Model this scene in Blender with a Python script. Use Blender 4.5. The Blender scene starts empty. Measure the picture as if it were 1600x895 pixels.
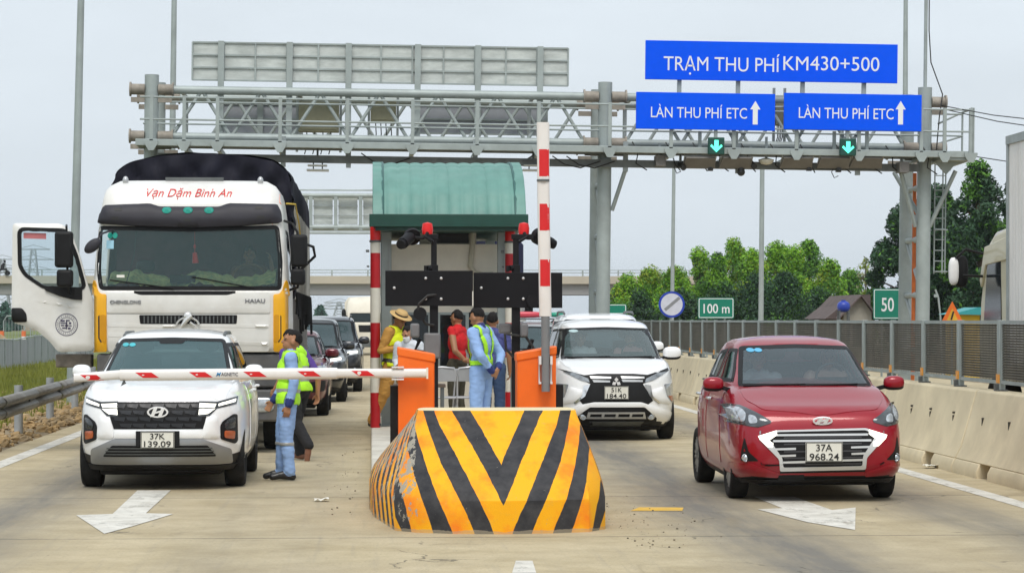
import bpy, bmesh, math, random
from math import sin, cos, pi, radians, sqrt, atan2
import numpy as np
from mathutils import Vector, Matrix, Euler
from mathutils.bvhtree import BVHTree
from mathutils.geometry import delaunay_2d_cdt

random.seed(7)
RNG = np.random.default_rng(11)
S = bpy.context.scene
COL = S.collection

# ---------------------------------------------------------------- camera, world, sun, exposure
F = 4000.0          # focal length in pixels of the 1600 px wide photograph
HC = 1.75           # eye height
HZ = 500.0          # horizon row
YAW = 0.0549
cam = bpy.data.cameras.new('camera')
cam.sensor_width = 36.0
cam.lens = 36.0 * F / 1600.0
cam.shift_y = (HZ - 447.5) / 1600.0
cam.clip_start = 0.5
cam.clip_end = 6000.0
camo = bpy.data.objects.new('camera', cam)
COL.objects.link(camo)
camo.location = (0, 0, HC)
camo.rotation_euler = (pi / 2, 0, -YAW)
S.camera = camo

SUN_EL, SUN_AZ = radians(57), radians(183)      # azimuth measured clockwise from +Y
w = bpy.data.worlds.new('World')
S.world = w
w.use_nodes = True
nt = w.node_tree
bg = nt.nodes['Background']
sky = nt.nodes.new('ShaderNodeTexSky')
sky.sky_type = 'NISHITA'
sky.sun_disc = False
sky.sun_elevation = SUN_EL
sky.sun_rotation = SUN_AZ
sky.air_density = 1.0
sky.dust_density = 6.0
sky.ozone_density = 1.5
hs = nt.nodes.new('ShaderNodeHueSaturation')
hs.inputs['Saturation'].default_value = 0.55
mx = nt.nodes.new('ShaderNodeMix')
mx.data_type = 'RGBA'
mx.inputs['Factor'].default_value = 0.82
mx.inputs['B'].default_value = (7.0, 7.7, 8.3, 1)
nt.links.new(sky.outputs['Color'], hs.inputs['Color'])
nt.links.new(hs.outputs['Color'], mx.inputs['A'])
tcw = nt.nodes.new('ShaderNodeTexCoord'); mpw = nt.nodes.new('ShaderNodeMapping'); mpw.inputs['Scale'].default_value = (1.0, 1.0, 3.5)
nzw = nt.nodes.new('ShaderNodeTexNoise'); nzw.inputs['Scale'].default_value = 5.0; nzw.inputs['Detail'].default_value = 6; nzw.inputs['Roughness'].default_value = .55
mrw = nt.nodes.new('ShaderNodeMapRange'); mrw.inputs['From Min'].default_value = .3; mrw.inputs['From Max'].default_value = .7; mrw.inputs['To Min'].default_value = .95; mrw.inputs['To Max'].default_value = 1.06
mlw = nt.nodes.new('ShaderNodeMix'); mlw.data_type = 'RGBA'; mlw.blend_type = 'MULTIPLY'; mlw.inputs['Factor'].default_value = 1.0
nt.links.new(tcw.outputs['Generated'], mpw.inputs['Vector']); nt.links.new(mpw.outputs['Vector'], nzw.inputs['Vector']); nt.links.new(nzw.outputs['Fac'], mrw.inputs['Value'])
nt.links.new(mx.outputs['Result'], mlw.inputs['A']); nt.links.new(mrw.outputs['Result'], mlw.inputs['B'])
nt.links.new(mlw.outputs['Result'], bg.inputs['Color'])
bg.inputs['Strength'].default_value = 0.10

sun = bpy.data.lights.new('sun', 'SUN')
sun.energy = 1.5
sun.angle = radians(26)
sun.color = (1.0, 0.95, 0.87)
suno = bpy.data.objects.new('sun', sun)
COL.objects.link(suno)
sd = Vector((sin(SUN_AZ) * cos(SUN_EL), cos(SUN_AZ) * cos(SUN_EL), sin(SUN_EL)))
suno.rotation_euler = sd.to_track_quat('Z', 'Y').to_euler()
suno.location = (0, 0, 40)

S.view_settings.view_transform = 'Standard'
S.view_settings.look = 'None'
S.view_settings.exposure = 0.32
S.view_settings.gamma = 1.0
S.render.engine = 'CYCLES'
S.cycles.use_denoising = True
S.cycles.max_bounces = 8
S.cycles.transparent_max_bounces = 12
S.cycles.volume_bounces = 0
S.cycles.caustics_reflective = False
S.cycles.caustics_refractive = False

# ---------------------------------------------------------------- helpers
CA, SA = cos(YAW), sin(YAW)
def at(u, v, D):
    """the point D metres in front of the eye that the photograph shows at column u, row v"""
    xc = (u - 800.0) * D / F
    return Vector((xc * CA + D * SA, -xc * SA + D * CA, HC - (v - HZ) * D / F))
def on_ground(u, v, z=0.0):
    return at(u, v, F * (HC - z) / (v - HZ))
def xat(u, D, z=0.0):
    p = at(u, HZ, D); p.z = z
    return p

def srgb(r, g, b):
    f = lambda c: (c / 255 / 12.92) if c <= 10 else ((c / 255 + 0.055) / 1.055) ** 2.4
    return (f(r), f(g), f(b))

MATS = {}
def M(name, col, rough=0.5, metal=0.0, var=0.08, scale=5.0, bump=0.0, coat=0.0, spec=0.5, emit=0.0, dirt=None, dirt_amt=0.35, dirt_scale=1.5, stretch=None):
    if name in MATS: return MATS[name]
    m = bpy.data.materials.new(name); m.use_nodes = True
    t = m.node_tree; N = t.nodes; L = t.links
    b = N['Principled BSDF']
    b.inputs['Roughness'].default_value = rough
    b.inputs['Metallic'].default_value = metal
    b.inputs['Specular IOR Level'].default_value = spec
    if coat:
        b.inputs['Coat Weight'].default_value = coat
        b.inputs['Coat Roughness'].default_value = 0.04
    tc = N.new('ShaderNodeTexCoord')
    src = tc.outputs['Object']
    if stretch:
        mp = N.new('ShaderNodeMapping'); mp.inputs['Scale'].default_value = stretch
        L.new(src, mp.inputs['Vector']); src = mp.outputs['Vector']
    n1 = N.new('ShaderNodeTexNoise'); n1.inputs['Scale'].default_value = scale
    n1.inputs['Detail'].default_value = 6; n1.inputs['Roughness'].default_value = 0.6
    L.new(src, n1.inputs['Vector'])
    r = N.new('ShaderNodeValToRGB')
    r.color_ramp.elements[0].position = 0.3; r.color_ramp.elements[1].position = 0.7
    r.color_ramp.elements[0].color = tuple(max(0, c * (1 - var)) for c in col) + (1,)
    r.color_ramp.elements[1].color = tuple(min(1, c * (1 + var)) for c in col) + (1,)
    L.new(n1.outputs['Fac'], r.inputs['Fac'])
    out = r.outputs['Color']
    if dirt:
        n2 = N.new('ShaderNodeTexNoise'); n2.inputs['Scale'].default_value = dirt_scale
        n2.inputs['Detail'].default_value = 8; n2.inputs['Roughness'].default_value = 0.7
        L.new(src, n2.inputs['Vector'])
        mr = N.new('ShaderNodeMapRange'); mr.inputs['From Min'].default_value = 0.45; mr.inputs['From Max'].default_value = 0.75
        mr.inputs['To Max'].default_value = dirt_amt
        L.new(n2.outputs['Fac'], mr.inputs['Value'])
        mm = N.new('ShaderNodeMix'); mm.data_type = 'RGBA'
        mm.inputs['B'].default_value = tuple(dirt) + (1,)
        L.new(mr.outputs['Result'], mm.inputs['Factor']); L.new(out, mm.inputs['A'])
        out = mm.outputs['Result']
    L.new(out, b.inputs['Base Color'])
    if bump:
        bp = N.new('ShaderNodeBump'); bp.inputs['Strength'].default_value = bump; bp.inputs['Distance'].default_value = 0.02
        L.new(n1.outputs['Fac'], bp.inputs['Height']); L.new(bp.outputs['Normal'], b.inputs['Normal'])
    if emit:
        b.inputs['Emission Color'].default_value = tuple(col) + (1,)
        b.inputs['Emission Strength'].default_value = emit
    MATS[name] = m
    return m

def glass_mat(name, tint, ior=1.5, haze=0.0, hazecol=(0.3, 0.4, 0.42)):
    if name in MATS: return MATS[name]
    m = bpy.data.materials.new(name); m.use_nodes = True
    t = m.node_tree; N = t.nodes; L = t.links
    N.remove(N['Principled BSDF'])
    out = N['Material Output']
    tr = N.new('ShaderNodeBsdfTransparent'); tr.inputs['Color'].default_value = tuple(tint) + (1,)
    gl = N.new('ShaderNodeBsdfGlossy'); gl.inputs['Roughness'].default_value = 0.03
    fr = N.new('ShaderNodeFresnel'); fr.inputs['IOR'].default_value = ior
    df = N.new('ShaderNodeBsdfDiffuse'); df.inputs['Color'].default_value = tuple(hazecol) + (1,)
    m1 = N.new('ShaderNodeMixShader'); m1.inputs['Fac'].default_value = haze
    L.new(tr.outputs[0], m1.inputs[1]); L.new(df.outputs[0], m1.inputs[2])
    m2 = N.new('ShaderNodeMixShader')
    L.new(fr.outputs[0], m2.inputs['Fac']); L.new(m1.outputs[0], m2.inputs[1]); L.new(gl.outputs[0], m2.inputs[2])
    L.new(m2.outputs[0], out.inputs['Surface'])
    MATS[name] = m
    return m

def thing(name, label, cat, loc=(0, 0, 0), rotz=0.0, group=None):
    o = bpy.data.objects.new(name, None); COL.objects.link(o)
    o.empty_display_size = 0.2
    o.location = loc; o.rotation_euler = (0, 0, rotz)
    o['label'] = label; o['category'] = cat
    if group: o['group'] = group
    return o
def tag(o, label=None, cat=None, group=None, kind=None):
    if label: o['label'] = label
    if cat: o['category'] = cat
    if group: o['group'] = group
    if kind: o['kind'] = kind
    return o

def link_mesh(name, verts, faces, mats, mids=None, parent=None, smooth=None, loc=None):
    me = bpy.data.meshes.new(name)
    me.from_pydata([tuple(v) for v in verts], [], faces)
    if not isinstance(mats, (list, tuple)): mats = [mats]
    for m in mats: me.materials.append(m)
    if mids is not None and len(mids): me.polygons.foreach_set('material_index', np.array(mids, dtype=np.int32))
    me.validate()
    if smooth:
        me.polygons.foreach_set('use_smooth', np.ones(len(me.polygons), dtype=bool))
        if smooth < 179: me.set_sharp_from_angle(angle=radians(smooth))
    me.update()
    o = bpy.data.objects.new(name, me); COL.objects.link(o)
    if parent is not None: o.parent = parent
    if loc is not None: o.location = loc
    return o

class MB:
    """collects solids into ONE mesh"""
    def __init__(s): s.v = []; s.f = []; s.m = []; s.mi = 0; s.x = None
    def add(s, vs, fs):
        k = len(s.v)
        if s.x is not None: vs = [s.x @ Vector(v) for v in vs]
        s.v += [tuple(v) for v in vs]
        s.f += [tuple(i + k for i in f) for f in fs]
        s.m += [s.mi] * len(fs)
        return s
    def box(s, x0, x1, y0, y1, z0, z1):
        return s.add([(x0, y0, z0), (x1, y0, z0), (x1, y1, z0), (x0, y1, z0), (x0, y0, z1), (x1, y0, z1), (x1, y1, z1), (x0, y1, z1)],
                     [(3, 2, 1, 0), (4, 5, 6, 7), (0, 1, 5, 4), (1, 2, 6, 5), (2, 3, 7, 6), (3, 0, 4, 7)])
    def cyl(s, p, q, r, r2=None, n=12):
        p, q = Vector(p), Vector(q); r2 = r if r2 is None else r2
        d = (q - p); d.normalize()
        a = d.orthogonal().normalized(); b = d.cross(a)
        vs = []
        for c, rr in ((p, r), (q, r2)):
            for i in range(n):
                t = 2 * pi * i / n + pi / n
                vs.append(c + (a * cos(t) + b * sin(t)) * rr)
        fs = [(i, (i + 1) % n, n + (i + 1) % n, n + i) for i in range(n)]
        fs += [tuple(range(n - 1, -1, -1)), tuple(range(n, 2 * n))]
        return s.add(vs, fs)
    def bar(s, p, q, wx, wz, up=(0, 0, 1)):
        """rectangular bar from p to q"""
        p, q = Vector(p), Vector(q); d = (q - p).normalized()
        up = Vector(up)
        if abs(d.dot(up)) > 0.99: up = Vector((0, 1, 0))
        a = d.cross(up).normalized() * wx / 2; b = a.cross(d).normalized() * wz / 2
        vs = [c + i * a + j * b for c in (p, q) for i, j in ((-1, -1), (1, -1), (1, 1), (-1, 1))]
        return s.add(vs, [(3, 2, 1, 0), (4, 5, 6, 7), (0, 1, 5, 4), (1, 2, 6, 5), (2, 3, 7, 6), (3, 0, 4, 7)])
    def tube(s, pts, r, n=8):
        pts = [Vector(p) for p in pts]
        rs = r if isinstance(r, (list, tuple)) else [r] * len(pts)
        vs, fs = [], []
        a = None
        for i, p in enumerate(pts):
            d = (pts[min(i + 1, len(pts) - 1)] - pts[max(i - 1, 0)]).normalized()
            if a is None: a = d.orthogonal().normalized()
            a = (a - d * a.dot(d)).normalized(); b = d.cross(a)
            for j in range(n):
                t = 2 * pi * j / n
                vs.append(p + (a * cos(t) + b * sin(t)) * rs[i])
        for i in range(len(pts) - 1):
            for j in range(n):
                fs.append((i * n + j, i * n + (j + 1) % n, (i + 1) * n + (j + 1) % n, (i + 1) * n + j))
        fs.append(tuple(range(n - 1, -1, -1))); fs.append(tuple(range((len(pts) - 1) * n, len(pts) * n)))
        return s.add(vs, fs)
    def prism(s, outline, axis, a, b):
        """polygon extruded along an axis; outline coordinates are the two other axes in x,y,z order"""
        def P(u, v, t):
            return {'x': (t, u, v), 'y': (u, t, v), 'z': (u, v, t)}[axis]
        n = len(outline)
        ar = sum(outline[i][0] * outline[(i + 1) % n][1] - outline[(i + 1) % n][0] * outline[i][1] for i in range(n))
        o = list(outline)
        if (ar < 0) != (axis == 'y'): o.reverse()
        if a > b: a, b = b, a
        vs = [P(u, v, a) for u, v in o] + [P(u, v, b) for u, v in o]
        fs = [(i, (i + 1) % n, n + (i + 1) % n, n + i) for i in range(n)]
        fs += [tuple(range(n - 1, -1, -1)), tuple(range(n, 2 * n))]
        return s.add(vs, fs)
    def lathe(s, prof, c=(0, 0, 0), axis='z', n=24):
        """profile of (radius, height) turned about an axis through c"""
        vs, fs = [], []
        for r, h in prof:
            for j in range(n):
                t = 2 * pi * j / n
                x, y = r * cos(t), r * sin(t)
                v = {'z': (x, y, h), 'x': (h, x, y), 'y': (x, h, y)}[axis]
                vs.append((v[0] + c[0], v[1] + c[1], v[2] + c[2]))
        m = len(prof)
        for i in range(m - 1):
            for j in range(n):
                q = (i * n + j, i * n + (j + 1) % n, (i + 1) * n + (j + 1) % n, (i + 1) * n + j)
                fs.append(q if axis != 'y' else q[::-1])
        return s.add(vs, fs)
    def ball(s, c, r, n=12, m=8, e=1.0):
        """ellipsoid (e<1: boxier)"""
        if not isinstance(r, (list, tuple)): r = (r, r, r)
        sg = lambda t: math.copysign(abs(t) ** e, t)
        vs = [(c[0], c[1], c[2] - r[2])]
        for i in range(1, m):
            ph = -pi / 2 + pi * i / m
            for j in range(n):
                th = 2 * pi * j / n
                vs.append((c[0] + r[0] * sg(cos(ph)) * sg(cos(th)), c[1] + r[1] * sg(cos(ph)) * sg(sin(th)), c[2] + r[2] * sg(sin(ph))))
        vs.append((c[0], c[1], c[2] + r[2]))
        fs = [(0, 1 + (j + 1) % n, 1 + j) for j in range(n)]
        for i in range(m - 2):
            for j in range(n):
                a = 1 + i * n
                fs.append((a + j, a + (j + 1) % n, a + n + (j + 1) % n, a + n + j))
        t = len(vs) - 1; a = 1 + (m - 2) * n
        fs += [(a + j, a + (j + 1) % n, t) for j in range(n)]
        return s.add(vs, fs)
    def build(s, name, mats, parent=None, smooth=35, bevel=0.0, seg=2, loc=None):
        o = link_mesh(name, s.v, s.f, mats, s.m, parent, smooth, loc)
        if bevel:
            b = o.modifiers.new('bevel', 'BEVEL'); b.width = bevel; b.segments = seg; b.limit_method = 'ANGLE'; b.angle_limit = radians(40)
            b.harden_normals = False
        return o

def evaluated_mesh(o):
    dg = bpy.context.evaluated_depsgraph_get()
    dg.update()
    return bpy.data.meshes.new_from_object(o.evaluated_get(dg), depsgraph=dg)
def apply_mods(o):
    me = evaluated_mesh(o)
    old = o.data
    o.modifiers.clear(); o.data = me
    bpy.data.meshes.remove(old)
    return o
def copy_tree(o, parent=None):
    c = o.copy(); COL.objects.link(c)
    if parent is not None: c.parent = parent
    for ch in [q for q in COL.objects if q.parent == o]: copy_tree(ch, c)
    return c

def text(name, s, mat, width=None, height=None, loc=(0, 0, 0), rot=(pi / 2, 0, 0), parent=None, depth=0.002, shear=0.0, spacing=1.0, align='CENTER', bold=0.0, yscale=None):
    """lettering as a mesh; cap height and overall width are set in metres"""
    cu = bpy.data.curves.new(name, 'FONT')
    cu.body = s; cu.extrude = depth * 0.5; cu.shear = shear; cu.space_character = spacing; cu.offset = bold
    cu.resolution_u = 4
    t = bpy.data.objects.new(name, cu); COL.objects.link(t)
    me = evaluated_mesh(t)
    bpy.data.objects.remove(t); bpy.data.curves.remove(cu)
    n = len(me.vertices)
    co = np.empty(n * 3); me.vertices.foreach_get('co', co); co = co.reshape(-1, 3)
    x0, x1 = co[:, 0].min(), co[:, 0].max()
    caph = 0.73
    sy = (height / caph) if height else (width / (x1 - x0))
    sx = (width / (x1 - x0)) if width else sy
    co[:, 0] = (co[:, 0] - ((x0 + x1) / 2 if align == 'CENTER' else x0)) * sx
    co[:, 1] = (co[:, 1] - caph / 2) * sy
    me.vertices.foreach_set('co', co.ravel())
    me.materials.clear(); me.materials.append(mat); me.update(); me.name = name
    o = bpy.data.objects.new(name, me); COL.objects.link(o)
    if parent is not None: o.parent = parent
    o.location = loc; o.rotation_euler = rot
    return o

def pchip(xs, ys, x):
    xs = np.asarray(xs, float); ys = np.asarray(ys, float); x = np.asarray(x, float)
    h = np.diff(xs); d = np.diff(ys) / h
    m = np.zeros(len(xs)); m[0] = d[0]; m[-1] = d[-1]
    for i in range(1, len(xs) - 1):
        if d[i - 1] * d[i] > 0:
            w1, w2 = 2 * h[i] + h[i - 1], h[i] + 2 * h[i - 1]
            m[i] = (w1 + w2) / (w1 / d[i - 1] + w2 / d[i])
    xc = np.clip(x, xs[0], xs[-1])
    i = np.clip(np.searchsorted(xs, xc, side='right') - 1, 0, len(h) - 1)
    t = (xc - xs[i]) / h[i]
    return (ys[i] * (1 + 2 * t) * (1 - t) ** 2 + h[i] * m[i] * t * (1 - t) ** 2 + ys[i + 1] * t * t * (3 - 2 * t) + h[i] * m[i + 1] * t * t * (t - 1))

def rpoly(pts, r=0.02, n=4):
    """polygon with rounded corners"""
    out = []
    k = len(pts)
    for i in range(k):
        p = Vector(pts[i]).to_2d(); a = Vector(pts[i - 1]).to_2d(); b = Vector(pts[(i + 1) % k]).to_2d()
        da, db = a - p, b - p
        rr = min(r, da.length * 0.45, db.length * 0.45)
        p0 = p + da.normalized() * rr; p1 = p + db.normalized() * rr
        for j in range(n + 1):
            t = j / n
            q = p0 * (1 - t) ** 2 + p * 2 * t * (1 - t) + p1 * t * t
            out.append((q.x, q.y))
    return out
def mirror(pts): return [(-x, y) for x, y in pts][::-1]
def inset_poly(pts, d):
    """move every vertex towards the polygon's inside by d"""
    n = len(pts)
    ar = sum(pts[i][0] * pts[(i + 1) % n][1] - pts[(i + 1) % n][0] * pts[i][1] for i in range(n))
    sg = 1 if ar > 0 else -1
    out = []
    for i in range(n):
        p = Vector(pts[i]); a = Vector(pts[i - 1]); b = Vector(pts[(i + 1) % n])
        e1 = (p - a); e2 = (b - p)
        if e1.length < 1e-7: e1 = e2
        if e2.length < 1e-7: e2 = e1
        n1 = Vector((-e1.y, e1.x)).normalized() * sg; n2 = Vector((-e2.y, e2.x)).normalized() * sg
        m = (n1 + n2)
        if m.length < 1e-6: m = n1
        m.normalize()
        c = max(0.5, m.dot(n1))
        q = p + m * d / c
        out.append((q.x, q.y))
    return out
def in_poly(px, py, poly):
    """numpy point-in-polygon"""
    px = np.asarray(px); py = np.asarray(py)
    ins = np.zeros(px.shape, bool)
    n = len(poly)
    for i in range(n):
        x1, y1 = poly[i]; x2, y2 = poly[(i + 1) % n]
        if y1 == y2: continue
        c = ((y1 > py) != (y2 > py)) & (px < (x2 - x1) * (py - y1) / (y2 - y1) + x1)
        ins ^= c
    return ins
def dist_poly(px, py, poly):
    d = np.full(np.asarray(px).shape, 1e9)
    n = len(poly)
    for i in range(n):
        x1, y1 = poly[i]; x2, y2 = poly[(i + 1) % n]
        dx, dy = x2 - x1, y2 - y1
        l2 = dx * dx + dy * dy + 1e-12
        t = np.clip(((px - x1) * dx + (py - y1) * dy) / l2, 0, 1)
        d = np.minimum(d, np.hypot(px - x1 - t * dx, py - y1 - t * dy))
    return d
def fill(outline, step, holes=()):
    """triangulate a polygon (with holes) evenly: verts2d, tris, loops of boundary vertex ids"""
    def resample(o):
        r = []
        for i in range(len(o)):
            a = Vector(o[i]); b = Vector(o[(i + 1) % len(o)])
            k = max(1, int((b - a).length / step))
            for j in range(k):
                q = a + (b - a) * j / k
                if not r or (Vector(r[-1]) - q).length > 1e-5: r.append((q.x, q.y))
        if (Vector(r[0]) - Vector(r[-1])).length < 1e-5: r.pop()
        return r
    loops = [resample(outline)] + [resample(h) for h in holes]
    vs, es = [], []
    for lp in loops:
        k = len(vs); vs += lp; n = len(lp)
        es += [(k + i, k + (i + 1) % n) for i in range(n)]
    xs = np.array([p[0] for p in loops[0]]); ys = np.array([p[1] for p in loops[0]])
    gx, gy = np.meshgrid(np.arange(xs.min() + step / 2, xs.max(), step), np.arange(ys.min() + step / 2, ys.max(), step))
    gx, gy = gx.ravel(), gy.ravel()
    if len(gx):
        ok = in_poly(gx, gy, loops[0]) & (dist_poly(gx, gy, loops[0]) > step * 0.45)
        for h in loops[1:]: ok &= ~in_poly(gx, gy, h) & (dist_poly(gx, gy, h) > step * 0.45)
        vs += list(zip(gx[ok].tolist(), gy[ok].tolist()))
    v2, e2, f2, *_ = delaunay_2d_cdt([Vector(p) for p in vs], es, [], 1, 1e-6)
    tris = []
    for f in f2:
        if len(f) < 3: continue
        c = sum((v2[i] for i in f), Vector((0, 0))) / len(f)
        if not in_poly(np.array([c.x]), np.array([c.y]), loops[0])[0]: continue
        if any(in_poly(np.array([c.x]), np.array([c.y]), h)[0] for h in loops[1:]): continue
        tris.append(tuple(f))
    return [(p.x, p.y) for p in v2], tris

def patch(name, outline, side, bvh, mat, off=0.004, thick=0.02, step=0.04, parent=None, holes=(), bulge=0.0, smooth=40):
    """a panel laid on a curved body: its outline is given in the view from one side (F front x,z; L/R sides y,z; T top x,y; B back x,z)"""
    vs2, tris = fill(outline, step, holes)
    d = {'F': Vector((0, 1, 0)), 'B': Vector((0, -1, 0)), 'L': Vector((1, 0, 0)), 'R': Vector((-1, 0, 0)), 'T': Vector((0, 0, -1))}[side]
    top, low = [], []
    if bulge:
        dd = dist_poly(np.array([p[0] for p in vs2]), np.array([p[1] for p in vs2]), outline); dm = dd.max()
    for i, (a, b) in enumerate(vs2):
        o = {'F': Vector((a, -20, b)), 'B': Vector((a, 20, b)), 'L': Vector((-20, a, b)), 'R': Vector((20, a, b)), 'T': Vector((a, b, 20))}[side]
        loc, no, idx, dist = bvh.ray_cast(o, d)
        if loc is None:
            loc, no, idx, dist = bvh.find_nearest(o + d * 19)
            q = loc.copy()
        if no.dot(d) > 0: no = -no
        no = (no - d * 0.6).normalized()
        h = off
        if bulge:
            t = min(1.0, dd[i] / max(dm, 1e-6)); h += bulge * sqrt(max(0, 1 - (1 - t) ** 2))
        top.append(loc + no * h); low.append(loc - no * thick)
    cnt = {}
    fs = []
    for f in tris:
        p = [top[i] for i in f]
        nn = (p[1] - p[0]).cross(p[2] - p[0])
        if nn.dot(d) > 0: f = f[::-1]
        fs.append(f)
        for i in range(len(f)): cnt[(f[i], f[(i + 1) % len(f)])] = 1
    used = {}
    vs = list(top)
    def lo(i):
        if i not in used: used[i] = len(vs); vs.append(low[i])
        return used[i]
    if thick > 0:
        for (i, j) in list(cnt):
            if (j, i) not in cnt: fs.append((j, i, lo(i), lo(j)))
    return link_mesh(name, vs, fs, mat, None, parent, smooth)
# ---------------------------------------------------------------- ground, road, markings
def sheet(name, x0, x1, y0, y1, z, mat, nx=1, ny=1, wob=0.0):
    vs, fs = [], []
    for j in range(ny + 1):
        for i in range(nx + 1):
            x = x0 + (x1 - x0) * i / nx; y = y0 + (y1 - y0) * j / ny
            vs.append((x, y, z + (wob * (random.random() - .5) if 0 < i < nx and 0 < j < ny else 0)))
    for j in range(ny):
        for i in range(nx):
            a = j * (nx + 1) + i
            fs.append((a, a + 1, a + nx + 2, a + nx + 1))
    return tag(link_mesh(name, vs, fs, mat, None, None, 179 if wob else None), kind='structure')

def road_material():
    m = bpy.data.materials.new('road_concrete'); m.use_nodes = True
    t = m.node_tree; N = t.nodes; L = t.links
    b = N['Principled BSDF']; b.inputs['Roughness'].default_value = 0.85; b.inputs['Specular IOR Level'].default_value = 0.25
    tc = N.new('ShaderNodeTexCoord')
    sep = N.new('ShaderNodeSeparateXYZ'); L.new(tc.outputs['Object'], sep.inputs[0])
    def noise(scale, stretch=(1, 1, 1), detail=6, rough=0.6, dist=0):
        mp = N.new('ShaderNodeMapping'); mp.inputs['Scale'].default_value = stretch
        L.new(tc.outputs['Object'], mp.inputs['Vector'])
        n = N.new('ShaderNodeTexNoise'); n.inputs['Scale'].default_value = scale; n.inputs['Detail'].default_value = detail
        n.inputs['Roughness'].default_value = rough; n.inputs['Distortion'].default_value = dist
        L.new(mp.outputs['Vector'], n.inputs['Vector']); return n.outputs['Fac']
    def math(op, a, bb=None, c=None, clamp=False):
        n = N.new('ShaderNodeMath'); n.operation = op; n.use_clamp = clamp
        for i, q in enumerate((a, bb, c)):
            if q is None: continue
            if isinstance(q, (int, float)): n.inputs[i].default_value = q
            else: L.new(q, n.inputs[i])
        return n.outputs[0]
    def maprange(v, a, bb, c=0.0, d=1.0):
        n = N.new('ShaderNodeMapRange'); n.inputs['From Min'].default_value = a; n.inputs['From Max'].default_value = bb
        n.inputs['To Min'].default_value = c; n.inputs['To Max'].default_value = d; L.new(v, n.inputs['Value']); return n.outputs['Result']
    def mix(f, a, bb, mode='MIX'):
        n = N.new('ShaderNodeMix'); n.data_type = 'RGBA'; n.blend_type = mode
        for k, q in (('Factor', f), ('A', a), ('B', bb)):
            if isinstance(q, (int, float)): n.inputs[k].default_value = q
            elif isinstance(q, tuple): n.inputs[k].default_value = q + (1,)
            else: L.new(q, n.inputs[k])
        return n.outputs['Result']
    X, Y = sep.outputs['X'], sep.outputs['Y']
    base = mix(maprange(noise(1.2, detail=9, rough=.68), .33, .68), (0.39, 0.32, 0.195), (0.57, 0.485, 0.325))
    base = mix(math('MULTIPLY', maprange(noise(.35, (1, .35, 1), 7, .65, .6), .44, .66), .55), base, (0.36, 0.30, 0.205))
    base = mix(math('MULTIPLY', maprange(noise(38, detail=4, rough=.75), .5, .68), .5), base, (0.24, 0.205, 0.145))
    base = mix(math('MULTIPLY', maprange(noise(3.5, (3, .12, 1), 5), .55, .75), .35), base, (0.28, 0.25, 0.2))
    # rubber laid down along the wheel paths
    wx = math('ADD', X, math('MULTIPLY', math('SUBTRACT', noise(.12), .5), .9))
    def track(x0, wd, amt):
        d = math('DIVIDE', math('SUBTRACT', wx, x0), wd)
        g = math('POWER', 2.718, math('MULTIPLY', math('MULTIPLY', d, d), -1.0))
        return math('MULTIPLY', g, amt)
    tr = track(3.15, .58, 1.1)
    for x0, wd, a in ((5.25, .45, .85), (-3.25, .5, .95), (-1.2, .35, .28), (-.55, .25, .2)):
        tr = math('ADD', tr, track(x0, wd, a))
    rub = math('MULTIPLY', tr, maprange(noise(1.6, (2.2, .22, 1), 7, .7), .3, .62, .5, 1.0), None, True)
    base = mix(math('MULTIPLY', rub, .85), base, (0.14, 0.137, 0.132))
    # joints across the slabs, wandering a little, and one joint between the lanes
    yj = math('ADD', Y, math('MULTIPLY', math('SUBTRACT', noise(6), .5), .05))
    fy = math('ABSOLUTE', math('SUBTRACT', math('FRACT', math('DIVIDE', math('ADD', yj, .5), 4.7)), .5))
    joint = math('LESS_THAN', math('ABSOLUTE', fy), .0036)
    jn = maprange(noise(2.5), .3, .42)
    base = mix(math('MULTIPLY', math('MULTIPLY', joint, jn), .9), base, (0.08, 0.07, 0.055))
    # grit and oil spots
    v = N.new('ShaderNodeTexVoronoi'); v.inputs['Scale'].default_value = 7.0; L.new(tc.outputs['Object'], v.inputs['Vector'])
    spots = math('MULTIPLY', math('LESS_THAN', v.outputs['Distance'], maprange(noise(.8), .55, .75, .0, .13)), .7)
    base = mix(spots, base, (0.09, 0.08, 0.07))
    L.new(base, b.inputs['Base Color'])
    # hairline cracks and sealed patches
    vc = N.new('ShaderNodeTexVoronoi'); vc.feature = 'DISTANCE_TO_EDGE'; vc.inputs['Scale'].default_value = .33
    dm = N.new('ShaderNodeMapping'); L.new(tc.outputs['Object'], dm.inputs['Vector'])
    nd = N.new('ShaderNodeTexNoise'); nd.inputs['Scale'].default_value = 1.6; nd.inputs['Detail'].default_value = 7; L.new(tc.outputs['Object'], nd.inputs['Vector'])
    va = N.new('ShaderNodeVectorMath'); va.operation = 'MULTIPLY_ADD'; va.inputs[1].default_value = (.9, .9, .9); L.new(nd.outputs['Color'], va.inputs[0]); L.new(tc.outputs['Object'], va.inputs[2]); L.new(va.outputs[0], vc.inputs['Vector'])
    crack = math('MULTIPLY', math('LESS_THAN', vc.outputs['Distance'], .0035), maprange(noise(.5), .52, .56))
    base = mix(math('MULTIPLY', crack, .7), base, (0.09, 0.08, 0.06))
    blot = math('MULTIPLY', maprange(noise(.55, (1.5, .5, 1), 8, .72, 1.2), .58, .66), .45)
    base = mix(blot, base, (0.26, 0.215, 0.14))
    L.new(base, b.inputs['Base Color'])
    bp = N.new('ShaderNodeBump'); bp.inputs['Strength'].default_value = 0.4; bp.inputs['Distance'].default_value = 0.01
    L.new(noise(45, detail=5), bp.inputs['Height']); L.new(bp.outputs['Normal'], b.inputs['Normal'])
    return m

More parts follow.
